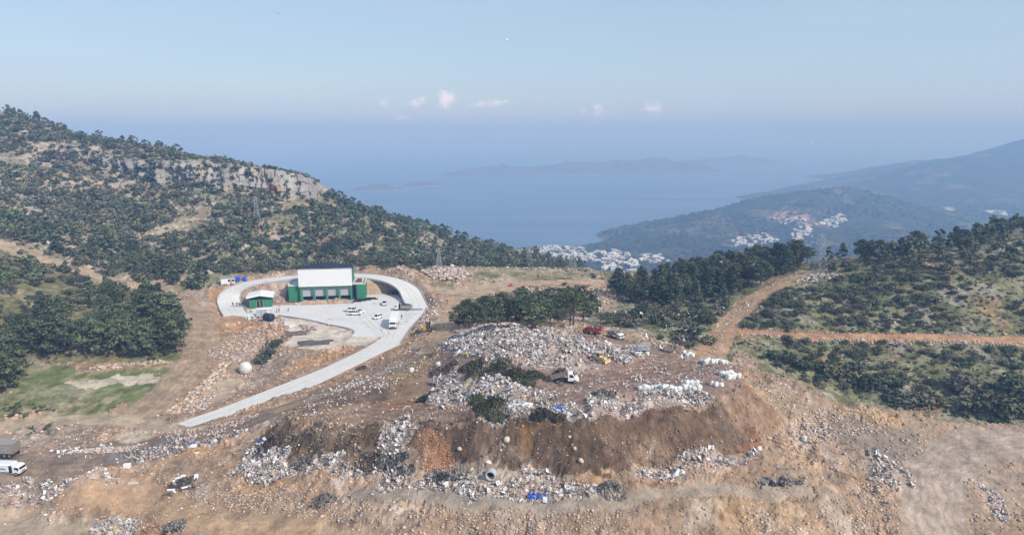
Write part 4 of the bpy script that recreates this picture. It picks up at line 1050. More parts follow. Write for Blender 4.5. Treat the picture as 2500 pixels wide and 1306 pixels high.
M_GALV = mat('galvanised_steel', (0.40, 0.41, 0.42), rough=0.5, metal=0.5)
M_PAINT = mat('white_vehicle_paint', (0.78, 0.78, 0.79), rough=0.3, spec=0.5, dirt=((0.50, 0.43, 0.35), 0.35))
M_GLASS = mat('dark_glass', (0.015, 0.018, 0.022), rough=0.12, spec=0.6)
M_TYRE = mat('tyre_rubber', (0.02, 0.02, 0.021), rough=0.85)
M_RIM = mat('wheel_rim', (0.35, 0.35, 0.36), rough=0.45, metal=0.5)
M_LAMP = mat('lamp_glass', (0.55, 0.55, 0.52), rough=0.2)
M_CHAS = mat('chassis', (0.05, 0.05, 0.05), rough=0.8)
M_BEDGREY = mat('dirty_grey_steel', (0.30, 0.285, 0.265), rough=0.7, noise=0.2, scale=1.5, dirt=((0.20, 0.14, 0.10), 0.6))
M_BEDBROWN = mat('muddy_steel', (0.22, 0.19, 0.165), rough=0.8, noise=0.2, scale=1.5, dirt=((0.16, 0.10, 0.07), 0.7))
M_RED = mat('faded_red_paint', (0.36, 0.075, 0.055), rough=0.6, noise=0.12, scale=1.5, dirt=((0.30, 0.2, 0.16), 0.4))
M_YELLOW = mat('machine_yellow', (0.60, 0.34, 0.035), rough=0.5, noise=0.08, scale=1.5, dirt=((0.25, 0.17, 0.11), 0.4))
M_CREAM = mat('faded_yellow', (0.62, 0.47, 0.24), rough=0.6, noise=0.1, scale=1.5, dirt=((0.25, 0.17, 0.11), 0.4))
M_TANK = mat('dark_blue_plastic', (0.022, 0.03, 0.048), rough=0.45)
M_BLUE = mat('bright_blue_plastic', (0.015, 0.09, 0.52), rough=0.45)
M_TARP = mat('blue_tarpaulin', (0.012, 0.10, 0.50), rough=0.55)
M_BLACK = mat('black_plastic', (0.014, 0.014, 0.016), rough=0.6)
M_BAG = mat('white_woven_plastic', (0.70, 0.70, 0.69), rough=0.75, noise=0.10, scale=2.0, rand=0.08, dirt=((0.42, 0.36, 0.31), 0.4), bump=0.5, bscale=3)
M_WOOD = mat('grey_wood', (0.14, 0.105, 0.08), rough=0.9, noise=0.2, scale=3)
M_SKIN = mat('skin', (0.42, 0.26, 0.19), rough=0.7); M_COAT = mat('dark_coat', (0.025, 0.026, 0.03), rough=0.9); M_TROUS = mat('dark_trousers', (0.03, 0.032, 0.042), rough=0.9)
M_RUST = mat('rusty_steel', (0.13, 0.068, 0.045), rough=0.85, noise=0.25, scale=2)

# ------------------------------------------------------------------ concrete
def strip(name, A, B, thick, m, lift=0.0):
    n = len(A); v = []
    for a, b in zip(A, B):
        v += [(a[0], a[1], a[2] + lift), (b[0], b[1], b[2] + lift), (a[0], a[1], a[2] - thick), (b[0], b[1], b[2] - thick)]
    f = []
    for i in range(n - 1):
        p = i * 4; q = p + 4
        f += [(p, p + 1, q + 1, q), (p, q, q + 2, p + 2), (p + 1, p + 3, q + 3, q + 1)]
    f += [(0, 2, 3, 1), (4 * n - 4, 4 * n - 3, 4 * n - 1, 4 * n - 2)]
    return tag(MB().add(v, f).build(name, m), kind='structure')
def offset_line(L, d):
    t = np.gradient(L[:, :2], axis=0); t /= np.linalg.norm(t, axis=1)[:, None]
    o = L.copy(); o[:, 0] += -t[:, 1] * d; o[:, 1] += t[:, 0] * d; return o
def kerb(L, w, h, z_lift=0.0):
    a = offset_line(L, w / 2); b = offset_line(L, -w / 2)
    return strip('kerb', a, b, 0.3, M_KERB, h + z_lift)
ya = [(x, y, 0.03) for x, y in YARD]; n = len(ya)
yb = [(x, y, -0.4) for x, y in YARD]
tag(MB().add(ya + yb, [tuple(range(n))] + [(i, i + n, (i + 1) % n + n, (i + 1) % n) for i in range(n)]).build('concrete_yard', M_CONC), kind='structure')
strip('concrete_road', offset_line(RING, RING_W), offset_line(RING, -RING_W), 0.5, M_CONC, 0.034)
strip('concrete_road', ROAD_A, ROAD_B, 0.5, M_CONC, 0.038)
# kerbs: both sides of the ring road, the yard edge
kerb(offset_line(RING, RING_W + 0.15), 0.3, 0.38)
kerb(offset_line(RING, -RING_W - 0.15), 0.3, 0.38)
ye = np.array([W3(u, v, 0) for u, v in [(680,769.5),(745,779.5),(800,791.5),(845,800.5),(865,809),(857,822)]]); kerb(smooth_line(ye, 6), 0.3, 0.22)
ye = np.array([W3(u, v, 0) for u, v in [(976,838),(1000,802),(1034,764),(1040,750)]]); kerb(smooth_line(ye, 6), 0.25, 0.14)
# expansion joints, cut lines across the yard and the ramp
def joint(p, q, w=0.09):
    p = np.asarray(p, float); q = np.asarray(q, float); d = (q - p) / np.linalg.norm(q - p); nrm = np.array((-d[1], d[0], 0))
    k = int(max(2, np.linalg.norm(q - p) / 3)); 
    L = np.array([p + (q - p) * i / k for i in range(k + 1)])
    return [(tuple(a - nrm * w / 2), tuple(a + nrm * w / 2)) for a in L]
jm = MB()
for (u0, v0, u1, v1) in [(857,822.5,940,821),(862,757,915,741),(915,741,966,747),(966,747,1035,756),(700,752,860,744),(690,762,1000,770),(720,772,900,748)]:
    prs = joint(W3(u0, v0, 0), W3(u1, v1, 0))
    for i in range(len(prs) - 1): jm.add([(p[0], p[1], 0.036) for p in (prs[i][0], prs[i][1], prs[i + 1][1], prs[i + 1][0])], [(0, 1, 2, 3)])
tag(jm.build('expansion_joints', mat('joint_filler', (0.42, 0.42, 0.42), rough=0.9)), kind='structure')

# tyre marks and tracked in dust on the concrete
M_MARK = mat('tyre_dust', (0.53, 0.50, 0.465), rough=0.9, noise=0.1, scale=0.6)
def tyre_marks(L, z, w=0.28, gap=0.95):
    for k in (-1, 1): 
        c = L.copy(); c[:, 2] = L[:, 2] if z is None else z
        strip('tyre_marks', offset_line(c, k * gap + w / 2), offset_line(c, k * gap - w / 2), 0.01, M_MARK, 0.0 if z is not None else 0.046)
for px in ([(938,823),(915,800),(870,786),(790,773),(712,764),(640,770)], [(950,826),(962,802),(985,774),(1010,756)], [(930,822),(905,795),(885,775),(872,752)], [(945,822),(930,790),(905,765),(870,748),(800,748)], [(1005,757),(940,760),(870,778),(780,780)]):
    tyre_marks(smooth_line([W3(u, v, 0) for u, v in px], 8), 0.040)
_mid = 0.5 * (ROAD_A + ROAD_B)
for off in (-1.5, 1.2): tyre_marks(offset_line(_mid, off)[4:-4], None, 0.35)
tyre_marks(RING[2:-2], None, 0.3)
# ------------------------------------------------------------------ the hall
def hall():
    W = HALL_W; r = empty('transfer_hall', (HALL_L[0], HALL_L[1], 0.03), HALL_ANG, 'large green hall with white upper front and four shuttered bays', 'hall')
    m = MB()
    for i in range(5):
        c = MB().box(i * (W - 0.7) / 4, i * (W - 0.7) / 4 + 0.7, 0, 1.0, 0, 5.75).build('column', M_GREEN, r)
    MB().box(0, W, -0.003, 1.0, 5.75, 6.55).build('beam', M_GREEN, r)
    fw = MB()
    fw.box(-0.35, W + 0.1, -0.35, 0.25, 6.3, 13.2)
    for k in range(1, 20): fw.box(-0.35 + k * (W + 0.45) / 20 - 0.02, -0.35 + k * (W + 0.45) / 20 + 0.02, -0.385, -0.35, 6.3, 13.2)
    fw.build('front_cladding', M_WHITE, r)
    MB().box(-0.4, W + 0.15, -0.42, 0.3, 13.2, 13.42).build('coping', M_GALV, r)
    sw = MB().box(-0.003, 0.25, 1.0, 11, 0, 12.2).box(W - 0.25, W + 0.003, 1.0, 11, 0, 12.2).box(0.25, W - 0.25, 10.6, 11, 0, 12.2)
    sw.build('side_wall', M_GREEN, r)
    for i in range(4):
        x0 = i * (W - 0.7) / 4 + 0.7; x1 = (i + 1) * (W - 0.7) / 4
        s = MB().box(x0, x1, 1.15, 1.35, 2.0, 5.75)
        for k in range(10): s.box(x0, x1, 1.11, 1.15, 2.05 + k * 0.37, 2.05 + k * 0.37 + 0.05)
        s.build('shutter', M_SHUT, r)
        MB().box(x0 + 0.02, x0 + 0.22, 0.6, 1.0, 0, 5.7).build('guide_rail', M_GALV, r)
    MB().box(-0.4, W + 0.4, -1.3, 10.5, -0.25, 0.16).build('floor_slab', M_CONC2, r)
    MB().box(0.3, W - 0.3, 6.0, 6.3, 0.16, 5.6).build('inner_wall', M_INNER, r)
    # open roof: dark sheeting low between the walls, trusses and pale posts
    zr = lambda x: 12.3 + 1.7 * (1 - abs(x / W * 2 - 1))
    rf = MB()
    for a, b in ((0, W / 2), (W / 2, W)): rf.add([(a, 0.3, zr(a)), (b, 0.3, zr(b)), (b, 11, zr(b)), (a, 11, zr(a)), (a, 0.3, zr(a) - 0.12), (b, 0.3, zr(b) - 0.12), (b, 11, zr(b) - 0.12), (a, 11, zr(a) - 0.12)], [(0, 1, 2, 3), (7, 6, 5, 4), (0, 4, 5, 1), (2, 6, 7, 3)])
    rf.build('roof', M_STEEL, r)
    tr = MB()
    for y in (0.7, 4, 7.5, 10.9):
        for a, b in ((0, W / 2), (W / 2, W)): tr.bar((a, y, zr(a) + 0.75), (b, y, zr(b) + 0.75), 0.16)
        for k in range(15):
            x = k * W / 14; tr.bar((x, y, zr(x)), (x, y, zr(x) + 0.75), 0.12)
    for k in range(15): x = k * W / 14; tr.bar((x, 0.5, zr(x) + 0.8), (x, 11, zr(x) + 0.8), 0.10)
    tr.build('roof_truss', M_STEEL, r)
    ps = MB()
    for k in range(14): x = (k + 0.5) * W / 14; ps.bar((x, 10.8, zr(x)), (x, 10.8, zr(x) + 1.15), 0.13)
    ps.build('roof_posts', M_GALV, r)['kind'] = 'stuff'
    b = MB().box(-4.7, -0.003, 1.4, 10.2, 0, 6.3).build('side_block', M_GREEN, r)
    MB().box(-4.8, -0.003, 1.3, 10.3, 6.3, 6.6).box(-4.8, -4.55, 1.55, 10.3, 6.6, 7.3).box(-4.55, -0.003, 10.05, 10.3, 6.6, 7.3).build('block_roof', M_CONC2, b)
    b = MB().box(W + 1.6, W + 5.0, 1.4, 10.2, 0, 6.3).build('side_block', M_GREEN, r)
    MB().box(W + 0.005, W + 5.1, 1.3, 10.3, 6.3, 6.6).box(W + 4.85, W + 5.1, 1.3, 10.3, 6.6, 7.5).box(W + 0.3, W + 4.85, 10.05, 10.3, 6.6, 7.5).build('block_roof', M_CONC2, b)
    MB().box(W + 1.6, W + 3.4, 4, 7.0, 6.6, 7.7).build('roof_box', M_RUST, b)
    st = MB()
    for x in (W + 0.2, W + 1.4):
        for y in (0.2, 1.3): st.bar((x, y, 0), (x, y, 6.3), 0.1)
    for k in range(5):
        z = 1.2 + k * 1.2
        st.bar((W + 0.2, 0.2, z), (W + 1.4, 0.2, z), 0.08); st.bar((W + 0.2, 1.3, z - 0.6), (W + 1.4, 0.2, z), 0.08); st.box(W + 0.2, W + 1.4, 0.2, 1.3, z - 0.04, z)
    st.build('scaffold_stair', M_STEEL, r)
hall()

def hut():
    A, B = W3(609, 752, 0), W3(664, 749, 0); d = B - A; W = float(np.hypot(d[0], d[1])); ang = math.atan2(d[1], d[0])
    r = empty('gatehouse', (A[0], A[1], 0.0), ang, 'small green gatehouse with pale double pitched roof beside the yard', 'gatehouse')
    MB().box(0, W, 0, 0.25, -0.2, 3.1).box(0, 0.25, 0.25, 5.5, -0.2, 3.1).box(W - 0.25, W, 0.25, 5.5, -0.2, 3.1).box(0.25, W - 0.25, 5.25, 5.5, -0.2, 3.1).build('wall', M_GREEN, r)
    MB().box(0.3, W - 0.3, 0.5, 5.0, 3.1, 3.95).build('clerestory', M_STEEL, r)
    dr = MB().box(W * 0.33, W * 0.62, -0.06, -0.003, -0.1, 2.7).build('door', M_GLASS, r)
    MB().box(W * 0.47, W * 0.485, -0.09, -0.06, -0.1, 2.7).box(W * 0.325, W * 0.335, -0.09, -0.06, -0.1, 2.7).box(W * 0.615, W * 0.625, -0.09, -0.06, -0.1, 2.7).build('frame', M_CREAM, dr)
    z0 = lambda x: 3.9 + 0.9 * (1 - abs(x / W * 2 - 1))
    rf = MB()
    xs = (-0.8, W / 2, W + 0.8)
    for a, b in zip(xs[:-1], xs[1:]):
        za, zb = (z0(max(0, min(W, a))), z0(max(0, min(W, b))))
        rf.add([(a, -1.1, za), (b, -1.1, zb), (b, 6.4, zb), (a, 6.4, za), (a, -1.1, za + 0.75), (b, -1.1, zb + 0.75), (b, 6.4, zb + 0.75), (a, 6.4, za + 0.75)], [(3, 2, 1, 0), (4, 5, 6, 7), (0, 1, 5, 4), (2, 3, 7, 6), (1, 2, 6, 5), (3, 0, 4, 7)])
    rf.build('roof', M_WHITE, r)
hut()
def at(u, v): return G(u, v)
def face(u0, v0, u1, v1):
    a, b = G(u0, v0), G(u1, v1); d = b - a
    return a, b, float(np.hypot(d[0], d[1])), math.atan2(d[1], d[0])
def container():
    a, b, W, ang = face(626, 776, 662, 774)
    r = empty('site_container', (a[0], a[1], max(a[2], 0.0)), ang, 'pale grey ribbed container in front of the small green gatehouse', 'container')
    w = MB().box(0, W, 0, 2.4, 0.2, 2.75)
    for k in range(22): x = 0.1 + k * (W - 0.2) / 22; w.box(x, x + 0.10, -0.05, -0.002, 0.25, 2.7)
    w.build('wall', mat('pale_grey_sheet', (0.50, 0.53, 0.57), rough=0.5), r)
    MB().box(-0.1, W + 0.1, -0.12, 2.5, 2.75, 2.95).build('roof', M_WHITE, r)
    MB().box(W * 0.66, W * 0.68, -0.08, -0.052, 0.25, 2.7).box(W * 0.33, W * 0.35, -0.08, -0.052, 0.25, 2.7).build('post', M_STEEL, r)
    MB().box(W * 0.70, W * 0.97, -0.075, -0.052, 0.3, 2.6).build('door', M_WHITE, r)
    MB().box(0, W, 0.02, 2.38, -0.6, 0.198).build('base_frame', M_STEEL, r)
container()
def lying_tank():
    q = G(657, 785); ang = R(-25)
    r = empty('storage_tank', (q[0], q[1], q[2] + 0.2), ang, 'large dark blue plastic tank lying on its side by the container', 'tank')
    Rr = 1.45; m = MB()
    rings = []
    for x, rr in ((-1.9, 0.5), (-1.88, 1.05), (-1.65, 1.36), (-1.2, 1.45), (-0.8, 1.38), (-0.4, 1.45), (0.0, 1.38), (0.4, 1.45), (0.8, 1.38), (1.2, 1.45), (1.6, 1.4), (1.78, 1.15), (1.82, 0.45)):
        rings.append([(x, rr * math.cos(k * math.pi / 12), Rr + rr * math.sin(k * math.pi / 12)) for k in range(24)])
    m.loft(rings).build('shell', M_TANK, r, smooth=True)
    MB().cyl((1.80, 0, Rr), (1.98, 0, Rr), 0.42, 14).build('lid', M_TANK, r)
    MB().box(-1.2, -0.9, -1.2, 1.2, -0.4, 0.25).box(0.9, 1.2, -1.2, 1.2, -0.4, 0.25).build('cradle', M_WOOD, r)
lying_tank()
def small_things():
    a, b, W, ang = face(606, 781, 619, 781)
    r = empty('generator', (a[0], a[1], a[2]), ang, 'small white generator cabinet with sloped top left of the container', 'generator')
    MB().box(0, W, 0, 1.3, 0.15, 1.6).build('cabinet', M_WHITE, r); MB().box(W * 0.5, W + 0.01, -0.03, -0.002, 0.3, 1.4).build('grille', M_GALV, r); MB().box(0, W, 0.05, 1.25, -0.1, 0.148).build('skid', M_STEEL, r)
    # concrete pad with a small box on it
    P = [G(u, v) for u, v in ((640, 786), (706, 801), (722, 795), (664, 781))]; z = max(p[2] for p in P) + 0.12
    v = [(p[0], p[1], z) for p in P] + [(p[0], p[1], z - 1.0) for p in P]
    o = MB().add(v, [(0, 1, 2, 3), (0, 4, 5, 1), (1, 5, 6, 2), (2, 6, 7, 3), (3, 7, 4, 0)]).build('concrete_pad', M_CONC); tag(o, 'long pale concrete pad beside the dark lying tank', 'pad')
    q = at_height(700, 790, z); r = empty('pump_box', (q[0], q[1], z), 0.3, 'little open concrete pump box on the pale pad', 'pump box')
    MB().box(-0.9, 0.9, -0.6, -0.45, 0, 1).box(-0.9, 0.9, 0.45, 0.6, 0, 1).box(-0.9, -0.7, -0.45, 0.45, 0, 1).box(0.7, 0.9, -0.45, 0.45, 0, 1).build('walls', M_CONC2, r); MB().box(-0.7, 0.7, -0.45, 0.45, 0.0, 0.4).build('pump', M_STEEL, r)
    # site cabin
    a, b, W, ang = face(540, 695, 573, 691)
    r = empty('site_cabin', (a[0], a[1], a[2] - 0.05), ang, 'white flat roofed site cabin beside the two blue tanks', 'cabin')
    MB().box(0, W, 0, 2.6, 0, 2.45).build('wall', M_WHITE, r); MB().box(-0.12, W + 0.12, -0.15, 2.75, 2.45, 2.62).build('roof', M_GALV, r)
    for x in (W * 0.52, W * 0.83): w = MB().box(x, x + 0.8, -0.05, -0.002, 1.1, 2.0).build('window', M_GLASS, r)
    MB().box(W * 0.66, W * 0.66 + 0.8, -0.05, -0.002, 0.1, 2.1).build('door', M_GALV, r); MB().box(W * 0.63, W * 0.82, -0.9, -0.06, -0.2, 0.1).build('step', M_STEEL, r)
    for k, (u, lab) in enumerate(((581, 'bright blue upright water tank nearest the white cabin'), (597, 'bright blue upright water tank farther from the white cabin'))):
        q = G(u, 686); r = empty('water_tank', (q[0], q[1], q[2]), 0, lab, 'water tank', 'blue water tanks')
        rings = [[(rr * math.cos(t * math.pi / 10), rr * math.sin(t * math.pi / 10), z) for t in range(20)] for z, rr in ((0, 0.86), (0.5, 0.9), (0.55, 0.84), (1.0, 0.9), (1.05, 0.84), (1.5, 0.9), (1.65, 0.8), (1.75, 0.35))]
        MB().loft(rings).build('shell', M_BLUE, r); MB().cyl((0, 0, 1.75), (0, 0, 1.88), 0.3).build('lid', M_BLUE, r)
small_things()

# ------------------------------------------------------------------ vehicles (x forward, z up)
def wheel(r, x, y, rad, wid=0.25):
    s = 1 if y > 0 else -1
    t = MB().cyl((x, y - wid * s, rad), (x, y, rad), rad, 16).build('wheel', M_TYRE, r)
    MB().cyl((x, y - 0.02 * s, rad), (x, y + 0.015 * s, rad), rad * 0.58, 12).build('rim', M_RIM, t)
def car(loc, ang, label, kind='hatch', group='white cars parked on the concrete yard'):
    r = empty('parked_car' if kind != 'pickup' else 'pickup_truck', loc, ang, label, 'car' if kind != 'pickup' else 'pickup', group)
    L = {'hatch': 4.1, 'suv': 4.5, 'pickup': 5.2}[kind]; h = L / 2; lift = {'hatch': 0.0, 'suv': 0.12, 'pickup': 0.18}[kind]; w = 0.88
    belt = 0.92 + lift; z0 = 0.26 + lift
    st = [(-h, z0 + 0.15, belt - 0.12, w * 0.86), (-h + 0.25, z0, belt, w * 0.96), (-h * 0.3, z0, belt + 0.02, w), (h * 0.3, z0, belt, w), (h - 0.5, z0, belt - 0.12, w * 0.95), (h - 0.08, z0 + 0.08, belt - 0.26, w * 0.84), (h, z0 + 0.15, belt - 0.34, w * 0.72)]
    MB().loft([oring(x, a, b, ww) for x, a, b, ww in st]).build('body', M_PAINT, r, smooth=False)
    if kind == 'pickup': c = (-0.75, -0.5, 0.75, 1.45)
    elif kind == 'suv': c = (-h + 0.1, -h + 0.5, 0.5, 1.25)
    else: c = (-h + 0.2, -h + 0.75, 0.35, 1.15)
    zt = belt + (0.62 if kind == 'hatch' else 0.68)
    g = MB().loft([[(c[0], -w * .92, belt - .02), (c[0], w * .92, belt - .02), (c[1], w * .74, zt), (c[1], -w * .74, zt)], [(c[3], -w * .9, belt - .06), (c[3], w * .9, belt - .06), (c[2], w * .74, zt), (c[2], -w * .74, zt)]])
    g.build('windows', M_GLASS, r)
    MB().box(c[1] - 0.05, c[2] + 0.05, -w * .76, w * .76, zt, zt + 0.06, top=(0.1, 0.1, 0.08, 0.08)).build('roof', M_PAINT, r)
    pl = MB()
    for s in (-1, 1):
        for xa, xb in ((c[0], c[1]), (c[3], c[2]), ((c[0] + c[3]) / 2 - 0.1, (c[1] + c[2]) / 2 - 0.1)): pl.bar((xa, s * w * .925, belt - .03), (xb, s * w * .75, zt), 0.085)
    pl.build('pillars', M_PAINT, r)
    for x in (-h * 0.62, h * 0.62):
        for y in (-w - 0.005, w + 0.005): wheel(r, x, y, 0.33 + lift * 0.4)
    for s in (-1, 1): MB().box(h - 0.16, h - 0.01, s * 0.48 - 0.16, s * 0.48 + 0.16, belt - 0.42, belt - 0.28).build('headlight', M_LAMP, r)
    if kind == 'pickup': MB().box(-h + 0.12, -0.8, -w * .82, w * .82, belt - 0.02, belt + 0.05).build('bed_cover', M_BLACK, r); MB().bar((-0.85, -w * .8, belt), (-0.85, -w * .7, belt + .6), 0.07).bar((-0.85, w * .8, belt), (-0.85, w * .7, belt + .6), 0.07).bar((-0.85, -w * .72, belt + .6), (-0.85, w * .72, belt + .6), 0.07).build('roll_bar', M_BLACK, r)
    return r
def heading(u0, v0, u1, v1, z=None):
    a = G(u0, v0) if z is None else at_height(u0, v0, z); b = G(u1, v1) if z is None else at_height(u1, v1, z)
    return (a + b) / 2, math.atan2(b[1] - a[1], b[0] - a[0]), float(np.hypot(*(b - a)[:2]))
YZ = 0.04
def yard_car(u0, v0, u1, v1, label, kind):
    p, a, _ = heading(u0, v0, u1, v1, YZ); car((p[0], p[1], YZ), a, label, kind)
yard_car(852, 769, 884, 768.5, 'white double cab pickup with black bed cover', 'pickup')
yard_car(868, 760, 843, 760, 'white off roader parked just behind the white pickup, facing left', 'suv')
yard_car(866, 764, 888, 763, 'white car half hidden behind the bonnet of the pickup', 'hatch')
yard_car(941, 740, 937, 748, 'white car facing the viewer alone before the hall', 'suv')
yard_car(931, 774, 913, 780, 'white hatchback nearest the big white box lorry', 'hatch')

def cab(r, x0, x1, w, z0, z1, paint=None, rake=0.25):
    """forward control cab between x0 (rear) and x1 (nose)"""
    paint = paint or M_PAINT; zm = z0 + (z1 - z0) * 0.48
    MB().loft([oring(x0, z0, z1, w, 0.12, 0.93), oring(x0 + (x1 - x0) * 0.55, z0, z1, w, 0.12, 0.93), oring(x1 - rake * 0.45, z0, z1 - (z1 - z0) * 0.2, w * 0.98, 0.12, 0.93), oring(x1, z0, zm, w * 0.96, 0.1, 0.95)]).build('cab', paint, r)
    k = (x1 - x0)
    xw = lambda z: x1 - rake * 0.45 * (z - zm) / (z1 - (z1 - z0) * 0.2 - zm)
    za, zb = zm + 0.06, z1 - (z1 - z0) * 0.2
    MB().add([(xw(za) + .03, -w * .86, za), (xw(za) + .03, w * .86, za), (xw(zb) + .03, w * .84, zb), (xw(zb) + .03, -w * .84, zb), (xw(za) - .1, -w * .86, za), (xw(za) - .1, w * .86, za), (xw(zb) - .1, w * .84, zb), (xw(zb) - .1, -w * .84, zb)],
             [(0, 1, 2, 3), (7, 6, 5, 4), (0, 4, 5, 1), (2, 6, 7, 3), (1, 5, 6, 2), (3, 7, 4, 0)]).build('windscreen', M_GLASS, r)
    for s in (-1, 1):
        y0, y1 = sorted((s * (w - 0.02), s * (w + 0.012)))
        MB().box(x0 + k * 0.3, x1 - rake * 0.5 - 0.12, y0, y1, zm + 0.05, z1 - (z1 - z0) * 0.2).build('window', M_GLASS, r)
        MB().box(x1 - 0.02, x1 + 0.04, s * w * 0.62 - 0.14, s * w * 0.62 + 0.14, z0 + 0.22, z0 + 0.42).build('headlight', M_LAMP, r)
        MB().box(x1 - 0.25, x1 - 0.1, *sorted((s * (w + 0.05), s * (w + 0.22))), zm, zm + 0.45).bar((x1 - 0.18, s * w, zm + 0.4), (x1 - 0.18, s * (w + 0.1), zm + 0.4), 0.04).build('mirror', M_BLACK, r)
    MB().box(x1 - 0.12, x1 + 0.06, -w * 0.96, w * 0.96, z0 - 0.18, z0 + 0.15).build('bumper', M_CHAS, r)
    MB().box(x1 - 0.05, x1 + 0.015, -w * 0.45, w * 0.45, z0 + 0.25, z0 + 0.5).build('grille', M_CHAS, r)
def chassis(r, x0, x1, axles, w, rad, z=0.7):
    MB().box(x0, x1, -0.45, 0.45, z - 0.12, z + 0.12).build('chassis', M_CHAS, r)
    for x in axles:
        for s in (-1, 1): wheel(r, x, s * w, rad, 0.32)
def tip_body(r, x0, x1, w, z0, h, m, ribs=6, tilt=0.0, load=None, name='tipper_body', open_top=True):
    b = MB(); t = 0.07
    b.box(x0, x1, -w, w, z0, z0 + 0.1)
    b.box(x0, x1, -w, -w + t, z0 + 0.1, z0 + h).box(x0, x1, w - t, w, z0 + 0.1, z0 + h).box(x1 - t, x1, -w + t, w - t, z0 + 0.1, z0 + h * 1.06).box(x0, x0 + t, -w + t, w - t, z0 + 0.1, z0 + h)
    for k in range(ribs):
        x = x0 + (x1 - x0) * k / (ribs - 1)
        for s in (-1, 1): b.box(x - 0.05, x + 0.05, *sorted((s * w, s * (w + 0.06))), z0 - 0.02, z0 + h)
    for s in (-1, 1): b.box(x0, x1, *sorted((s * w, s * (w + 0.05))), z0 + h - 0.1, z0 + h + 0.02)
    if not open_top: b.box(x0, x1, -w, w, z0 + h + 0.02, z0 + h + 0.06)
    o = b.build(name, m, r)
    if tilt: o.location = (x0, 0, z0); o.data.transform(Matrix.Translation((-x0, 0, -z0))); o.rotation_euler = (0, -tilt, 0)
    if load is not None:
        v, f, c = load; lo = new_mesh('load', v, quads=f, mats=[M_LITTER], attr=c, parent=o)
        if tilt: lo.data.transform(Matrix.Translation((-x0, 0, -z0)))
    return o
M_LITTER = mat('mixed_waste', attr='Col', rough=0.7, spec=0.25)
def waste_load(x0, x1, w, z, h, seed=3, cols=((0.5, 0.48, 0.45), (0.2, 0.16, 0.13), (0.08, 0.08, 0.09))):
    g = np.random.default_rng(seed); n = 160
    c = [(x0 + (x1 - x0) * g.random(), (g.random() * 2 - 1) * w * 0.85, z + h * g.random()) for _ in range(14)]
    v, f, k = leaf_cloud(g, c, [0.45] * 14, [14] * 14, 0.2, [1] * 14, (1, 1, 1), 0.7, 0.6)
    col = np.repeat(np.array(cols)[g.integers(len(cols), size=len(f))], 4, 0); return v, f, col

def box_lorry():
    p, a, L = heading(968, 783, 957.5, 807, YZ)
    r = empty('box_lorry', (p[0], p[1], YZ), a, 'big white box lorry facing the viewer on the concrete yard', 'lorry')
    cab(r, 3.2, 5.1, 1.22, 0.7, 3.1); chassis(r, -4.8, 3.3, (-3.4, -2.2, 3.9), 1.2, 0.5, 0.75)
    MB().box(-4.9, 2.9, -1.27, 1.27, 1.05, 4.0).build('cargo_box', M_WHITE, r, bevel=0.04)
    MB().box(3.0, 4.6, -1.1, 1.1, 3.1, 3.8, top=(0, 0.7, 0.1, 0.1)).build('wind_deflector', M_PAINT, r)
    MB().box(-2.0, 1.5, -1.2, -1.15, 0.5, 0.95).box(-2.0, 1.5, 1.15, 1.2, 0.5, 0.95).build('side_guard', M_CHAS, r)
box_lorry()
def crane_lorry():
    p, a, L = heading(1001, 757, 966, 757, YZ)
    r = empty('crane_lorry', (p[0], p[1], YZ), a, 'grey bodied lorry with a black crane behind its white cab', 'lorry')
    cab(r, 1.6, 3.0, 1.05, 0.6, 2.35); chassis(r, -3.0, 1.8, (-1.9, 2.2), 1.05, 0.42, 0.65)
    tip_body(r, -3.1, 0.7, 1.1, 0.9, 1.25, M_BEDGREY, 7, load=waste_load(-2.9, 0.4, 1.0, 1.9, 0.5, 4, ((0.07, 0.07, 0.075), (0.3, 0.3, 0.3), (0.12, 0.11, 0.1))))
    MB().box(0.85, 1.4, -0.4, 0.4, 0.8, 2.3).bar((1.1, 0, 2.2), (1.1, 0, 3.1), 0.3).bar((1.1, 0, 3.1), (0.2, 0, 3.7), 0.24).bar((0.2, 0, 3.7), (-0.5, 0, 3.2), 0.2).build('crane', M_BLACK, r)
crane_lorry()
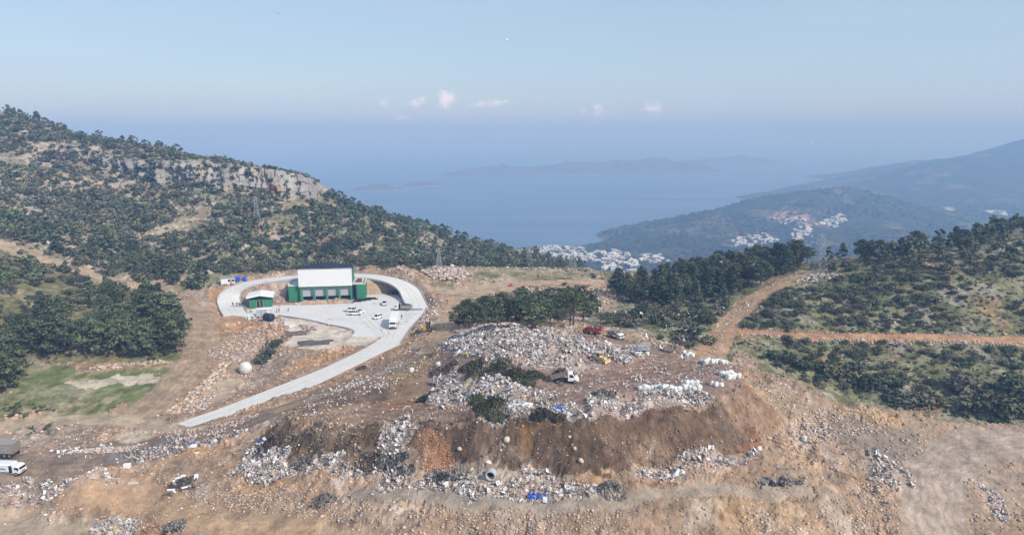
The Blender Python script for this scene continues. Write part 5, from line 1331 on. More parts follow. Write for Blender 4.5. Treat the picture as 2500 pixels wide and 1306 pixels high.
def garbage_lorry():
    p0 = G(58, 1157); z = p0[2]; a = R(-4)
    r = empty('garbage_lorry', (p0[0] - 3.1 * math.cos(a), p0[1] - 3.1 * math.sin(a), z + 0.02), a, 'white refuse lorry with blue and green stripes on its body', 'refuse lorry')
    cab(r, 1.55, 3.1, 1.0, 0.55, 2.25); chassis(r, -3.6, 1.7, (-2.2, 2.25), 1.02, 0.42, 0.62)
    b = MB().loft([oring(-3.8, 0.85, 2.5, 1.08, 0.2, 0.8), oring(1.15, 0.85, 2.6, 1.08, 0.2, 0.8)]).build('compactor_body', M_PAINT, r)
    w = MB()
    for s in (-1,):
        for (zz, hh, mi) in ((1.32, 0.30, 0), (1.55, 0.16, 1)):
            pts = [(-3.6 + k * 0.35, zz + 0.10 * math.sin(k * 0.9)) for k in range(12)]
            for (xa, za), (xb, zb) in zip(pts[:-1], pts[1:]): w.add([(xa, s * 1.092, za), (xb, s * 1.092, zb), (xb, s * 1.092, zb + hh * (0.4 + 0.05 * len(pts))), (xa, s * 1.092, za + hh * 0.95)], [(0, 1, 2, 3)], mi)
    w.build('stripes', [mat('stripe_blue', (0.03, 0.30, 0.62), rough=0.4), mat('stripe_green', (0.25, 0.55, 0.42), rough=0.4)], b)
    MB().box(0.9, 1.25, -1.1, -0.8, 0.9, 2.3).build('side_hatch', M_STEEL, r)
    MB().bar((-1.6, -1.08, 0.42), (1.5, -1.08, 0.42), 0.06).bar((-1.6, -1.08, 0.68), (1.5, -1.08, 0.68), 0.06).bar((-1.5, -1.08, 0.42), (-1.5, -1.08, 0.85), 0.06).bar((0, -1.08, 0.42), (0, -1.08, 0.85), 0.06).bar((1.4, -1.08, 0.42), (1.4, -1.08, 0.85), 0.06).build('side_guard', M_GALV, r)
    MB().box(-4.6, -3.8, -1.08, 1.08, 0.7, 2.3, top=(0.5, 0, 0, 0)).build('tail_hopper', M_PAINT, r)
garbage_lorry()
def grey_trailer():
    p0 = G(44, 1113); z = p0[2]; a = R(176)
    r = empty('tipping_trailer', (p0[0] + 4.4 * math.cos(a), p0[1] + 4.4 * math.sin(a), z + 0.02), a, 'tall dirty grey ribbed waste trailer cut by the left edge', 'trailer')
    tip_body(r, -4.3, 5.0, 1.2, 1.05, 2.15, M_BEDGREY, 12, open_top=False)
    MB().box(-4.36, -4.31, -1.1, 1.1, 1.1, 3.1).build('tailgate', M_BEDBROWN, r)
    chassis(r, -4.2, 5.2, (-2.3, -3.5, 0.4), 1.18, 0.52, 0.82)
    cab(r, 5.2, 7.0, 1.2, 0.7, 2.9)
grey_trailer()
def white_tipper():
    p, a, L = heading(1346, 931, 1413, 933)
    r = empty('tipper_lorry', (p[0], p[1], p[2]), a, 'white tipper lorry with its muddy body raised, unloading on the tip', 'tipper lorry')
    h = L / 2
    MB().loft([oring(h - 2.3, 0.5, 2.15, 1.0, .12, .9), oring(h - 1.35, 0.5, 2.15, 1.0, .12, .9), oring(h - 0.75, 0.45, 1.35, .98, .12, .9), oring(h - 0.12, 0.45, 1.05, .92, .1, .9), oring(h, 0.5, 0.85, .8, .1, .9)]).build('cab', M_PAINT, r)
    for s in (-1, 1):
        MB().prism([(h - 2.0, 1.32), (h - 0.95, 1.32), (h - 1.4, 1.98), (h - 2.0, 1.98)], *sorted((s * 0.985, s * 1.015))).build('window', M_GLASS, r)
        MB().box(h - 0.05, h + 0.02, s * .6 - .15, s * .6 + .15, .72, .9).build('headlight', M_LAMP, r)
    MB().add([(h - 1.28, -.85, 2.06), (h - 1.28, .85, 2.06), (h - .74, .88, 1.40), (h - .74, -.88, 1.40), (h - 1.38, -.85, 2.0), (h - 1.38, .85, 2.0), (h - .84, .88, 1.34), (h - .84, -.88, 1.34)], [(0, 1, 2, 3), (7, 6, 5, 4), (0, 4, 5, 1), (2, 6, 7, 3), (1, 5, 6, 2), (3, 7, 4, 0)]).build('windscreen', M_GLASS, r)
    chassis(r, -h + 0.3, h - 0.8, (-h + 1.35, h - 0.9), 1.0, 0.40, 0.62)
    tip_body(r, -h + 0.1, h - 2.35, 1.08, 0.82, 1.05, M_BEDBROWN, 6, tilt=R(17), load=waste_load(-h + 2.0, h - 2.8, 0.9, 1.5, 0.5, 6, ((0.06, 0.06, 0.065), (0.14, 0.11, 0.09), (0.1, 0.09, 0.08))))
    MB().bar((-0.3, 0, 0.7), (-0.1, 0, 1.7), 0.16).build('ram', M_GALV, r)
    MB().box(h - 2.32, h - 2.2, -1, 1, 2.0, 2.65).build('headboard', M_PAINT, r)
white_tipper()
def red_lorry():
    p, a, L = heading(1468, 817, 1431, 812)
    r = empty('farm_lorry', (p[0], p[1], p[2]), a, 'red high sided lorry waiting at the far edge of the tip', 'lorry')
    cab(r, 1.5, 2.7, 1.0, 0.6, 2.1, M_RED); chassis(r, -2.6, 1.6, (-1.7, 1.9), 1.02, 0.42, 0.65)
    tip_body(r, -2.7, 1.3, 1.12, 0.9, 1.45, M_RED, 7, load=waste_load(-2.5, 1.1, 1.0, 1.9, 0.4, 9))
red_lorry()
def grey_lorry():
    p, a, L = heading(1489, 823, 1521, 831)
    r = empty('dropside_lorry', (p[0], p[1], p[2]), a, 'grey and white lorry with cab turned to the right at the tip edge', 'lorry')
    cab(r, 1.1, 2.4, 0.98, 0.55, 1.95); chassis(r, -2.6, 1.3, (-1.7, 1.7), 1.0, 0.40, 0.6)
    tip_body(r, -2.7, 0.9, 1.08, 0.85, 1.25, M_BEDGREY, 7, load=waste_load(-2.5, 0.7, 0.9, 1.7, 0.4, 12))
grey_lorry()
def cage_lorry():
    p, a, L = heading(1583, 861, 1556, 858)
    r = empty('cage_trailer', (p[0], p[1], p[2]), a, 'pale caged trailer beside the heap of white sacks', 'trailer')
    chassis(r, -1.7, 1.7, (-0.6, 0.6), 1.0, 0.38, 0.6)
    b = MB().box(-1.8, 1.8, -1.05, 1.05, 0.85, 0.97)
    for s in (-1, 1):
        for z in (1.0, 1.5, 2.0, 2.4): b.box(-1.8, 1.8, *sorted((s * 1.0, s * 1.05)), z, z + 0.16)
        for k in range(8): x = -1.8 + k * 3.6 / 7; b.box(x - 0.05, x + 0.05, *sorted((s * 1.05, s * 1.1)), 0.9, 2.56)
    for x in (-1.8, 1.75):
        for z in (1.0, 1.5, 2.0, 2.4): b.box(x, x + 0.05, -1.0, 1.0, z, z + 0.16)
    b.build('cage_body', mat('pale_blue_grey_paint', (0.48, 0.52, 0.56), rough=0.6, dirt=((0.3, 0.24, 0.2), 0.4)), r)
    v, f, c = waste_load(-1.6, 1.6, 0.9, 1.1, 0.9, 15, ((0.6, 0.6, 0.6), (0.3, 0.3, 0.33))); new_mesh('load', v, quads=f, mats=[M_LITTER], attr=c, parent=r)
cage_lorry()
def rear_lorry():
    p, a, L = heading(1627, 868, 1640, 850)
    r = empty('tipper_lorry', (p[0], p[1], p[2]), a, 'small muddy beige tipper seen from behind on the brown track', 'tipper lorry')
    cab(r, 0.9, 2.2, 0.95, 0.55, 2.0); chassis(r, -2.0, 1.1, (-1.2, 1.5), 0.98, 0.42, 0.62)
    tip_body(r, -2.2, 0.7, 1.08, 0.9, 1.35, mat('beige_steel', (0.36, 0.31, 0.25), rough=0.75, noise=0.15, scale=2, dirt=((0.2, 0.14, 0.1), 0.5)), 5)
    for s in (-1, 1): MB().box(-2.26, -2.2, s * .8 - .15, s * .8 + .15, 0.72, 0.88).build('tail_light', M_RED, r)
rear_lorry()
def bulldozer():
    p, a, L = heading(1455, 878, 1478, 884)
    r = empty('bulldozer', (p[0], p[1], p[2] - 0.05), a, 'faded yellow bulldozer pushing waste on the tip', 'bulldozer')
    for s in (-1, 1):
        t = MB().loft([[(x, s * 1.15 - 0.28, z), (x, s * 1.15 + 0.28, z)] + [] for x, z in ()] or [[(0, 0, 0)] * 3] * 2) if False else MB()
        prof = [(-1.9, 0.45), (-1.7, 0.12), (-1.4, 0.0), (1.3, 0.0), (1.7, 0.15), (1.9, 0.5), (1.65, 0.95), (1.3, 1.05), (-1.4, 1.05), (-1.75, 0.9)]
        t.prism(prof, s * 1.15 - 0.28, s * 1.15 + 0.28).build('track', M_BEDBROWN, r)
    MB().box(-1.7, 1.9, -0.82, 0.82, 0.55, 1.55, top=(0, 0.25, 0.05, 0.05)).build('hull', M_CREAM, r)
    MB().box(-1.3, 0.1, -0.8, 0.8, 1.55, 2.75, top=(0.1, 0.12, 0.1, 0.1)).build('cab', M_CREAM, r)
    MB().box(-1.05, -0.1, -0.83, 0.83, 1.8, 2.5).build('windows', M_GLASS, r); MB().box(0.0, 0.06, -0.6, 0.6, 1.75, 2.5).build('windscreen', M_GLASS, r)
    MB().box(-1.45, 0.3, -0.95, 0.95, 2.75, 2.9).build('roof', M_CREAM, r)
    MB().cyl((1.2, 0.3, 1.5), (1.2, 0.3, 2.3), 0.08).build('exhaust', M_STEEL, r)
    MB().loft([[(2.55 + dx, -1.75, z), (2.55 + dx, 1.75, z), (2.45 + dx, 1.75, z), (2.45 + dx, -1.75, z)] for dx, z in ((0.25, 0.05), (0.05, 0.45), (0.0, 0.85), (0.15, 1.25))]).build('blade', M_CREAM, r)
    for s in (-1, 1): MB().bar((0.0, s * 1.5, 0.5), (2.5, s * 1.5, 0.45), 0.2).bar((1.2, s * 0.85, 1.2), (2.5, s * 0.9, 0.9), 0.12).build('push_arm', M_CREAM, r)
    MB().bar((-1.9, 0, 0.9), (-2.6, 0, 1.1), 0.3).bar((-2.6, 0, 1.3), (-2.7, 0, 0.3), 0.2).build('ripper', M_CREAM, r)
bulldozer()
def backhoe():
    p, a, L = heading(1062, 807, 1026, 808)
    r = empty('backhoe_loader', (p[0], p[1], p[2]), a, 'yellow backhoe loader digging beside the concrete yard', 'excavator')
    MB().box(-1.5, 2.1, -0.55, 0.55, 0.65, 1.1).box(0.4, 2.2, -0.48, 0.48, 1.1, 1.65, top=(0, 0.2, 0.05, 0.05)).build('body', M_YELLOW, r)
    MB().box(-1.1, 0.45, -0.72, 0.72, 1.1, 2.75, top=(0.15, 0.1, 0.08, 0.08)).build('cab', M_GLASS, r)
    MB().box(-1.15, 0.55, -0.8, 0.8, 2.75, 2.9).build('roof', M_STEEL, r)
    pl = MB()
    for x0, x1 in ((-1.1, -0.95), (0.45, 0.35), (-0.3, -0.3)):
        for s in (-1, 1): pl.bar((x0, s * .73, 1.1), (x1, s * .66, 2.75), 0.09)
    pl.build('pillars', M_YELLOW, r)
    for s in (-1, 1): wheel(r, -0.75, s * 1.05, 0.72, 0.42); wheel(r, 1.75, s * 1.0, 0.48, 0.32)
    for s in (-1, 1): MB().bar((0.9, s * .62, 1.45), (2.6, s * .62, 0.85), 0.16).bar((2.6, s * .62, 0.85), (3.0, s * .62, 0.45), 0.16).build('loader_arm', M_YELLOW, r)
    MB().prism([(2.9, 0.75), (2.95, 0.1), (3.75, 0.05), (3.7, 0.15), (3.1, 0.25), (3.05, 0.8)], -1.1, 1.1).build('loader_bucket', M_STEEL, r)
    b = MB().bar((-1.5, 0, 0.9), (-1.9, 0, 1.2), 0.4).bar((-1.8, 0, 1.1), (-3.3, 0, 2.3), 0.3).build('boom', M_YELLOW, r)
    MB().bar((-3.2, 0, 2.4), (-4.9, 0, 1.1), 0.22).build('dipper_arm', M_YELLOW, r)
    MB().prism([(-4.8, 1.15), (-5.2, 1.0), (-5.35, 0.35), (-4.75, 0.3), (-4.6, 0.8)], -0.32, 0.32).build('digging_bucket', M_STEEL, r)
backhoe()

# ------------------------------------------------------------------ people
def person_mesh(pose):
    """one continuous skinned body about 1.75 m tall"""
    J = {'pelvis': (0, 0, 0.95), 'waist': (0, 0.0, 1.10), 'chest': (0, 0, 1.32), 'neck': (0, 0, 1.50), 'head': (0.02, 0, 1.60), 'crown': (0.02, 0, 1.71)}
    rad = {'pelvis': .155, 'waist': .145, 'chest': .165, 'neck': .06, 'head': .095, 'crown': .075}
    E = [('pelvis', 'waist'), ('waist', 'chest'), ('chest', 'neck'), ('neck', 'head'), ('head', 'crown')]
    st = 0.16 if pose == 'walk' else 0.02
    for s, n in ((1, 'l'), (-1, 'r')):
        d = st * s
        J.update({'hip' + n: (0, .10 * s, .90), 'knee' + n: (d * .7 + .03, .11 * s, .50), 'ank' + n: (d * 1.3 - .02, .12 * s, .09), 'toe' + n: (d * 1.3 + .16, .13 * s, .04),
                  'sh' + n: (0, .19 * s, 1.42), 'elb' + n: (-.03 - d * .4, .25 * s, 1.15), 'wri' + n: (.08 - d, .25 * s, .92), 'han' + n: (.11 - d, .25 * s, .82)})
        if pose == 'point' and s > 0: J.update({'elb' + n: (.24, .22, 1.33), 'wri' + n: (.46, .18, 1.42), 'han' + n: (.56, .17, 1.45)})
        rad.update({'hip' + n: .10, 'knee' + n: .07, 'ank' + n: .05, 'toe' + n: .045, 'sh' + n: .075, 'elb' + n: .055, 'wri' + n: .042, 'han' + n: .04})
        E += [('pelvis', 'hip' + n), ('hip' + n, 'knee' + n), ('knee' + n, 'ank' + n), ('ank' + n, 'toe' + n), ('chest', 'sh' + n), ('sh' + n, 'elb' + n), ('elb' + n, 'wri' + n), ('wri' + n, 'han' + n)]
    names = list(J); me = bpy.data.meshes.new('person')
    me.from_pydata([J[k] for k in names], [(names.index(a), names.index(b)) for a, b in E], [])
    o = bpy.data.objects.new('person_rig', me); COL.objects.link(o)
    md = o.modifiers.new('skin', 'SKIN'); sv = me.skin_vertices[0].data
    for i, k in enumerate(names): sv[i].radius = (rad[k], rad[k] * (1.25 if k in ('chest', 'pelvis', 'waist') else 1)); sv[i].use_root = (k == 'pelvis')
    o.modifiers.new('sub', 'SUBSURF').levels = 1
    dg = bpy.context.evaluated_depsgraph_get(); out = bpy.data.meshes.new_from_object(o.evaluated_get(dg))
    bpy.data.objects.remove(o)
    out.materials.clear()
    for m in (M_SKIN, M_COAT, M_TROUS, M_BLACK): out.materials.append(m)
    for p in out.polygons:
        c = p.center; z = c[2]
        hand = any((Vector(J['han' + n]) - c).length < 0.10 for n in 'lr')
        p.material_index = 0 if hand or (1.50 < z < 1.655 and c[0] > -0.02) else 3 if z > 1.5 or z < 0.1 else 1 if z > 0.88 else 2
        p.use_smooth = True
    return out
PERSON = {k: person_mesh(k) for k in ('stand', 'walk', 'point')}
def person(u, v, pose, rz, label, z=None):
    q = G(u, v) if z is None else at_height(u, v, z)
    o = bpy.data.objects.new('person', PERSON[pose]); COL.objects.link(o)
    o.location = (q[0], q[1], q[2]); o.rotation_euler = (0, 0, rz); tag(o, label, 'person', 'people on foot round the yard')
for u, v, pose, rz, lab, z in [
    (569, 748, 'stand', 2.0, 'person in dark clothes standing apart left of a trio on the ring road', 0.5),
    (577, 748, 'stand', 0.0, 'person in dark clothes, left of the trio on the ring road', 0.4), (581, 747.5, 'point', 3.0, 'person in dark clothes in the middle of the trio on the ring road', 0.4), (585.5, 748.5, 'stand', 2.6, 'person in dark clothes, right of the trio on the ring road', 0.4),
    (676, 762.5, 'stand', 0.3, 'person in dark clothes, left of a pair near the container', YZ), (681.5, 762, 'stand', 2.8, 'person in a dark coat, right of the pair near the container', YZ),
    (704, 761.5, 'walk', 3.1, 'person in dark clothes alone on the yard between container and cars', YZ), (981, 779, 'walk', 1.2, 'person walking beside the white box lorry', YZ),
    (1092, 740, 'walk', 4.0, 'person walking on the dirt road right of the ring road', None), (1006, 754, 'point', 2.8, 'person bending over the grey pipes behind the crane lorry', YZ), (1084, 800, 'stand', 3.0, 'person in black watching the yellow backhoe dig', None)]:
    person(u, v, pose, rz, lab, z)

for _o, _s in (('bulldozer', 0.72), ('farm_lorry', 0.85), ('dropside_lorry', 0.85), ('cage_trailer', 0.8)):
    bpy.data.objects[_o].scale = (_s, _s, _s)
bpy.data.objects['tipper_lorry.001'].scale = (0.8, 0.8, 0.8)

bpy.data.objects['backhoe_loader'].rotation_euler[2] = R(186)
bpy.data.objects['bulldozer'].rotation_euler[2] = R(-38)
# ------------------------------------------------------------------ limestone cliff
def build_cliff():
    pr = [(140,355,378),(185,362,390),(240,378,405),(300,392,425),(350,398,440),(430,402,452),(520,402,462),(600,408,470),(670,415,478),(720,428,483),(758,438,484),(784,456,476)]
    us = np.array([p[0] for p in pr]); n = 440
    U = np.linspace(140, 784, n); tv = np.interp(U, us, [p[1] for p in pr]); bv = np.interp(U, us, [p[2] for p in pr])
    tv = tv + 5 * fbm(U, U * 0, 30, 3, 201); bv = bv + 6 * fbm(U, U * 0 + 9, 40, 3, 202)
    m1, m2 = 54, 14
    P = np.zeros((m1 + m2, n, 3)); K = np.zeros((m1 + m2, n, 3))
    for i, (u, a, b) in enumerate(zip(U, tv, bv)):
        B = ground_at(u, b + 4); T = at_depth(u, a, B[1] + 7.0); C2 = ground_at(u, a - 5); C2[2] -= 1.5
        for j in range(m1): t = j / (m1 - 1); P[j, i] = B * (1 - t) + T * t; P[j, i, 1] += 3.0 * math.sin(t * math.pi) * 0.0
        for j in range(m2): t = (j + 1) / m2; P[m1 + j, i] = T * (1 - t) + C2 * t + np.array((0, 0, 1.6 * math.sin(math.pi * t)))
        P[0, i, 2] -= 2.0
    S = np.cumsum(np.hypot(*np.diff(P[0, :, :2], axis=0, prepend=P[0, :1, :2]).T))[None].repeat(m1 + m2, 0)
    Zz = P[..., 2]
    tt = np.concatenate([np.linspace(0, 1, m1), np.linspace(1, 0, m2)])[:, None]
    w = sstep(0.0, 0.15, tt) * np.ones_like(S)
    d = 5.5 * fbm(S, Zz * 0.45, 15, 3, 211) + 3.4 * np.abs(fbm(S, Zz * 0.3, 5.0, 4, 212)) * 2 - 1.2 + 1.4 * fbm(S, Zz, 2.4, 3, 213) + 0.8 * np.sign(vnoise(S / 9, Zz / 3.2, 5)) 
    cave = np.exp(-(((U[None] - 668) / 14) ** 2 + ((tt - 0.22) / 0.22) ** 2))
    P[..., 1] -= (d - 4.5 * cave) * w
    P[..., 0] -= d * w * 0.25
    P[..., 2] += 1.2 * fbm(S, P[..., 1], 4, 3, 214) * w
    base = np.array((0.31, 0.29, 0.27))
    K[...] = base * (1 + 0.35 * fbm(S, Zz * 0.25, 3, 4, 221) + 0.3 * fbm(S, Zz, 8, 3, 222))[..., None]
    st = sstep(0.05, 0.4, fbm(S, Zz * 0.12, 2.2, 3, 223))[..., None]; K[...] = K * (1 - 0.45 * st) + np.array((0.19, 0.175, 0.16)) * 0.45 * st
    oc = sstep(0.1, 0.4, fbm(S, Zz, 14, 3, 224))[..., None]; K[...] = K * (1 - 0.4 * oc) + np.array((0.40, 0.29, 0.19)) * 0.4 * oc
    cv = np.clip(cave * 1.4, 0, 1)[..., None] * (tt[..., None] < 0.6); K[...] = K * (1 - cv) + np.array((0.40, 0.19, 0.09)) * cv
    its = []
    for k in range(230):
        i = int(RNG.integers(n)); i = int(i * RNG.random() ** 0.35) if k % 2 else i; j = int(RNG.integers(2, m1 + m2 - 1)); s = 0.7 + 0.9 * RNG.random()
        its.append((P[j, i, 0], P[j, i, 1] - 0.4, P[j, i, 2] - 0.5, s, s, RNG.random() * 6, int(RNG.integers(5)), 0.7 + 0.6 * RNG.random()))
    merge('scrub', its, SHRUBS_FAR, M_LEAF)
    idx = np.arange((m1 + m2) * n, dtype=np.int32).reshape(m1 + m2, n)
    q = np.stack([idx[:-1, :-1], idx[:-1, 1:], idx[1:, 1:], idx[1:, :-1]], -1).reshape(-1, 4)
    o = new_mesh('cliff', P.reshape(-1, 3), quads=q, mats=[mat('limestone', attr='Col', rough=0.95, noise=0.2, scale=0.5, bump=0.8, bscale=0.9, spec=0.1)], attr=np.clip(K, 0.03, 0.7).reshape(-1, 3))
    tag(o, kind='structure')
build_cliff()

# ------------------------------------------------------------------ stones
_ico = bmesh.new(); bmesh.ops.create_icosphere(_ico, subdivisions=1, radius=1.0)
ICO_V = np.array([v.co[:] for v in _ico.verts]); ICO_F = np.array([[v.index for v in f.verts] for f in _ico.faces]); _ico.free()
def stones(name, xyz, size, col, kind='stuff', flat=0.7):
    n = len(xyz); g = RNG
    S = size[:, None] * (0.65 + 0.7 * g.random((n, 3))) * np.array((1, 1, flat))
    V = ICO_V[None] * (0.7 + 0.5 * g.random((n, len(ICO_V), 1)))
    V = V * S[:, None, :] * 0.5
    a = g.random(n) * 6.28; c, s = np.cos(a)[:, None], np.sin(a)[:, None]
    X2 = V[..., 0] * c - V[..., 1] * s; Y2 = V[..., 0] * s + V[..., 1] * c
    W = np.stack([X2, Y2, V[..., 2]], -1) + np.asarray(xyz)[:, None, :]
    F = (ICO_F[None] + (np.arange(n) * len(ICO_V))[:, None, None]).reshape(-1, 3)
    K = np.repeat(col, len(ICO_V), 0)
    o = new_mesh(name, W.reshape(-1, 3), tris=F, mats=[mat('stone', attr='Col', rough=0.95, noise=0.15, scale=1.0, spec=0.1)], attr=K)
    return tag(o, kind=kind)
STONE_COLS = np.array([(0.50, 0.41, 0.33), (0.46, 0.355, 0.30), (0.45, 0.31, 0.19), (0.55, 0.48, 0.41), (0.36, 0.29, 0.235), (0.40, 0.25, 0.155), (0.30, 0.25, 0.22)])
def scatter_rubble(N=190000):
    t = R(-40) + R(80) * RNG.random(N); l = math.log(92) + (math.log(345) - math.log(92)) * RNG.random(N) ** 1.35
    r = np.exp(l); x = r * np.sin(t); y = r * np.cos(t)
    amp = bilin(AMP, t, l, NT, NL)
    fi = np.round((t - T0) / (T1 - T0) * (NT - 1)).astype(int); fj = np.round((l - L0) / (L1 - L0) * (NL - 1)).astype(int)
    zn = ZONE[fj, fi]; c = C[fj, fi]
    patch = sstep(-0.05, 0.4, fbm(x, y, 7, 4, 301)) * 0.85 + 0.35 * sstep(0.1, 0.4, fbm(x, y, 2.5, 3, 302))
    p = np.where(zn == 0, np.clip(amp * 2.2, 0, 1), np.where(zn == 4, 0.35, np.where(zn == 2, 0.22, np.where(zn == 3, 0.04, 0.0)))) * (0.24 + 1.0 * patch)
    p = np.where(c.mean(1) < 0.115, p * 0.45, p)
    p = np.where(amp < 0.08, 0.02 * (zn == 0), p)
    k = RNG.random(N) < p
    x, y, r, c = x[k], y[k], r[k], c[k]; n = len(x)
    size = (0.14 + 0.56 * RNG.random(n) ** 3.0 + (RNG.random(n) < 0.012) * 0.7 * RNG.random(n)) * np.clip(r / 135, 0.85, 2.2)
    pick = STONE_COLS[RNG.integers(len(STONE_COLS), size=n)]
    lum = c.mean(1, keepdims=True)
    col = np.where(lum < 0.16, pick * 0.55 * 0.6 + c * 0.7, pick * 0.55 + c * 0.72) * (0.62 + 0.7 * RNG.random((n, 1)))
    stones('rubble', np.stack([x, y, ground_z(x, y) + size * 0.12], 1), size, np.clip(col, 0.03, 0.75))
    return n
print('RUBBLE', scatter_rubble())
def stone_bed(px, n, smin, smax, cols, name='rubble', lift=0.0):
    p = PL(px); out = []
    while len(out) < n:
        q = p.min(0) + (p.max(0) - p.min(0)) * RNG.random((n * 3, 2)); q = q[in_poly(q[:, 0], q[:, 1], p)]; out += list(q)
    q = np.array(out[:n]); s = smin + (smax - smin) * RNG.random(n) ** 2.5
    cc = np.array(cols)[RNG.integers(len(cols), size=n)] * (0.75 + 0.45 * RNG.random((n, 1)))
    stones(name, np.stack([q[:, 0], q[:, 1], ground_z(q[:, 0], q[:, 1]) + s * 0.2 + lift * RNG.random(n)], 1), s, cc)
PINK = [(0.50, 0.40, 0.35), (0.46, 0.35, 0.30), (0.55, 0.47, 0.41), (0.40, 0.31, 0.27)]
OCH = [(0.50, 0.37, 0.25), (0.47, 0.32, 0.19), (0.55, 0.45, 0.35)]
stone_bed([(1030,668),(1080,660),(1130,663),(1155,675),(1120,688),(1060,684)], 700, 0.5, 2.0, PINK, 'rock_heap', 0.8)
stone_bed([(400,1010),(440,985),(500,925),(560,890),(540,930),(500,960),(470,995),(420,1015)], 700, 0.25, 1.3, OCH + PINK)
stone_bed([(500,860),(560,820),(640,810),(690,820),(660,850),(600,880),(540,900)], 700, 0.25, 1.1, PINK)
stone_bed([(480,980),(540,940),(500,1000),(430,1012)], 200, 0.3, 1.2, PINK)
stone_bed([(200,910),(250,895),(330,888),(420,880),(420,888),(300,898),(240,908)], 260, 0.3, 1.3, OCH + PINK)
stone_bed([(130,735),(300,735),(420,745),(300,750),(130,748)], 220, 0.3, 1.0, PINK)
stone_bed([(280,690),(420,735),(500,725),(420,715),(340,690)], 260, 0.3, 1.2, OCH)
stone_bed([(600,772),(700,785),(720,800),(690,812),(640,800)], 200, 0.2, 0.9, PINK)
stone_bed([(730,795),(770,798),(775,808),(740,806)], 220, 0.25, 0.8, PINK, 'rock_heap', 0.7)
stone_bed([(1040,750),(1060,735),(1075,755),(1040,790),(1010,806)], 260, 0.25, 1.1, PINK)
stone_bed([(1240,712),(1340,703),(1430,706),(1500,715),(1470,745),(1430,720),(1330,722)], 420, 0.4, 1.5, PINK)
stone_bed([(1400,690),(1560,700),(1500,660),(1250,655),(1100,655),(1300,668)], 250, 0.4, 1.4, PINK)
stone_bed([(1800,812),(1950,825),(2150,828),(2500,836),(2500,845),(2150,838),(1900,834)], 560, 0.3, 1.1, [(0.47, 0.36, 0.29), (0.42, 0.29, 0.21), (0.5, 0.43, 0.36)])
stone_bed([(1830,806),(1950,813),(2200,816),(2500,820),(2500,815),(2200,811),(1950,808)], 300, 0.25, 0.8, [(0.42, 0.24, 0.16), (0.47, 0.36, 0.29)])
stone_bed([(1700,862),(1750,825),(1775,775),(1850,708),(1955,660),(1960,668),(1855,716),(1785,780),(1760,830)], 420, 0.25, 0.8, [(0.5, 0.43, 0.36), (0.42, 0.33, 0.25)])
stone_bed([(1960,672),(2010,668),(2060,672),(2000,690),(1940,690)], 220, 0.4, 1.3, [(0.5, 0.46, 0.42), (0.42, 0.36, 0.32)])
stone_bed([(2000,1000),(2100,1005),(2200,1040),(2100,1060),(2000,1080),(1920,1060)], 900, 0.15, 0.7, PINK + OCH)
stone_bed([(1020,1085),(1060,1050),(1100,1090),(1112,1145),(1040,1150)], 800, 0.10, 0.4, [(0.42, 0.21, 0.11), (0.47, 0.28, 0.17), (0.35, 0.16, 0.08)])
stone_bed([(1840,930),(1960,985),(2040,1040),(1980,1060),(1880,1000)], 800, 0.12, 0.55, PINK + OCH)
stone_bed([(2090,1190),(2185,1170),(2195,1240),(2205,1306),(2080,1306)], 620, 0.12, 0.6, PINK + OCH)
stone_bed([(1000,1240),(1300,1245),(1500,1240),(1480,1306),(1000,1306)], 1300, 0.10, 0.5, PINK + OCH)
stone_bed([(500,1190),(760,1190),(900,1230),(950,1290),(760,1270),(560,1240)], 1300, 0.10, 0.5, PINK + OCH)
stone_bed([(380,1060),(560,1030),(600,1015),(640,1010),(560,1050),(420,1078)], 420, 0.2, 0.8, PINK)
stone_bed([(140,1110),(260,1092),(360,1080),(330,1095),(250,1108)], 400, 0.2, 0.7, [(0.55, 0.48, 0.43), (0.5, 0.42, 0.37)])
# single boulders that stand out on the dark face
BOUL = [(1418,1127,1.5,'largest pale boulder on the dark face of the tip'), (1403,1096,1.1,'pale boulder above the largest one on the dark face'), (1237,1075,1.6,'angular pale slab high on the middle of the dark face'), (1390,1068,1.0,'ochre boulder high on the dark face right of middle'),
        (1122,1097,1.2,'tan boulder on the left part of the dark face beside red earth'), (2062,1108,0.8,'pale boulder at the foot of the stony right slope'), (1165,1290,0.9,'pale boulder beside another at the bottom edge')]
for u, v, s, lab in BOUL:
    q = G(u, v); g = RNG
    V = ICO_V * (0.72 + 0.45 * g.random((len(ICO_V), 1))) * np.array((1, 0.85, 0.75)) * s * 0.5
    o = new_mesh('boulder', V, tris=ICO_F, mats=[mat('pale_rock', (0.52, 0.44, 0.35), rough=0.95, noise=0.15, scale=2, rand=0.12)])
    o.location = (q[0], q[1], q[2] + s * 0.15); o.rotation_euler = (g.random(), g.random(), g.random() * 6); tag(o, lab, 'boulder', 'pale boulders')

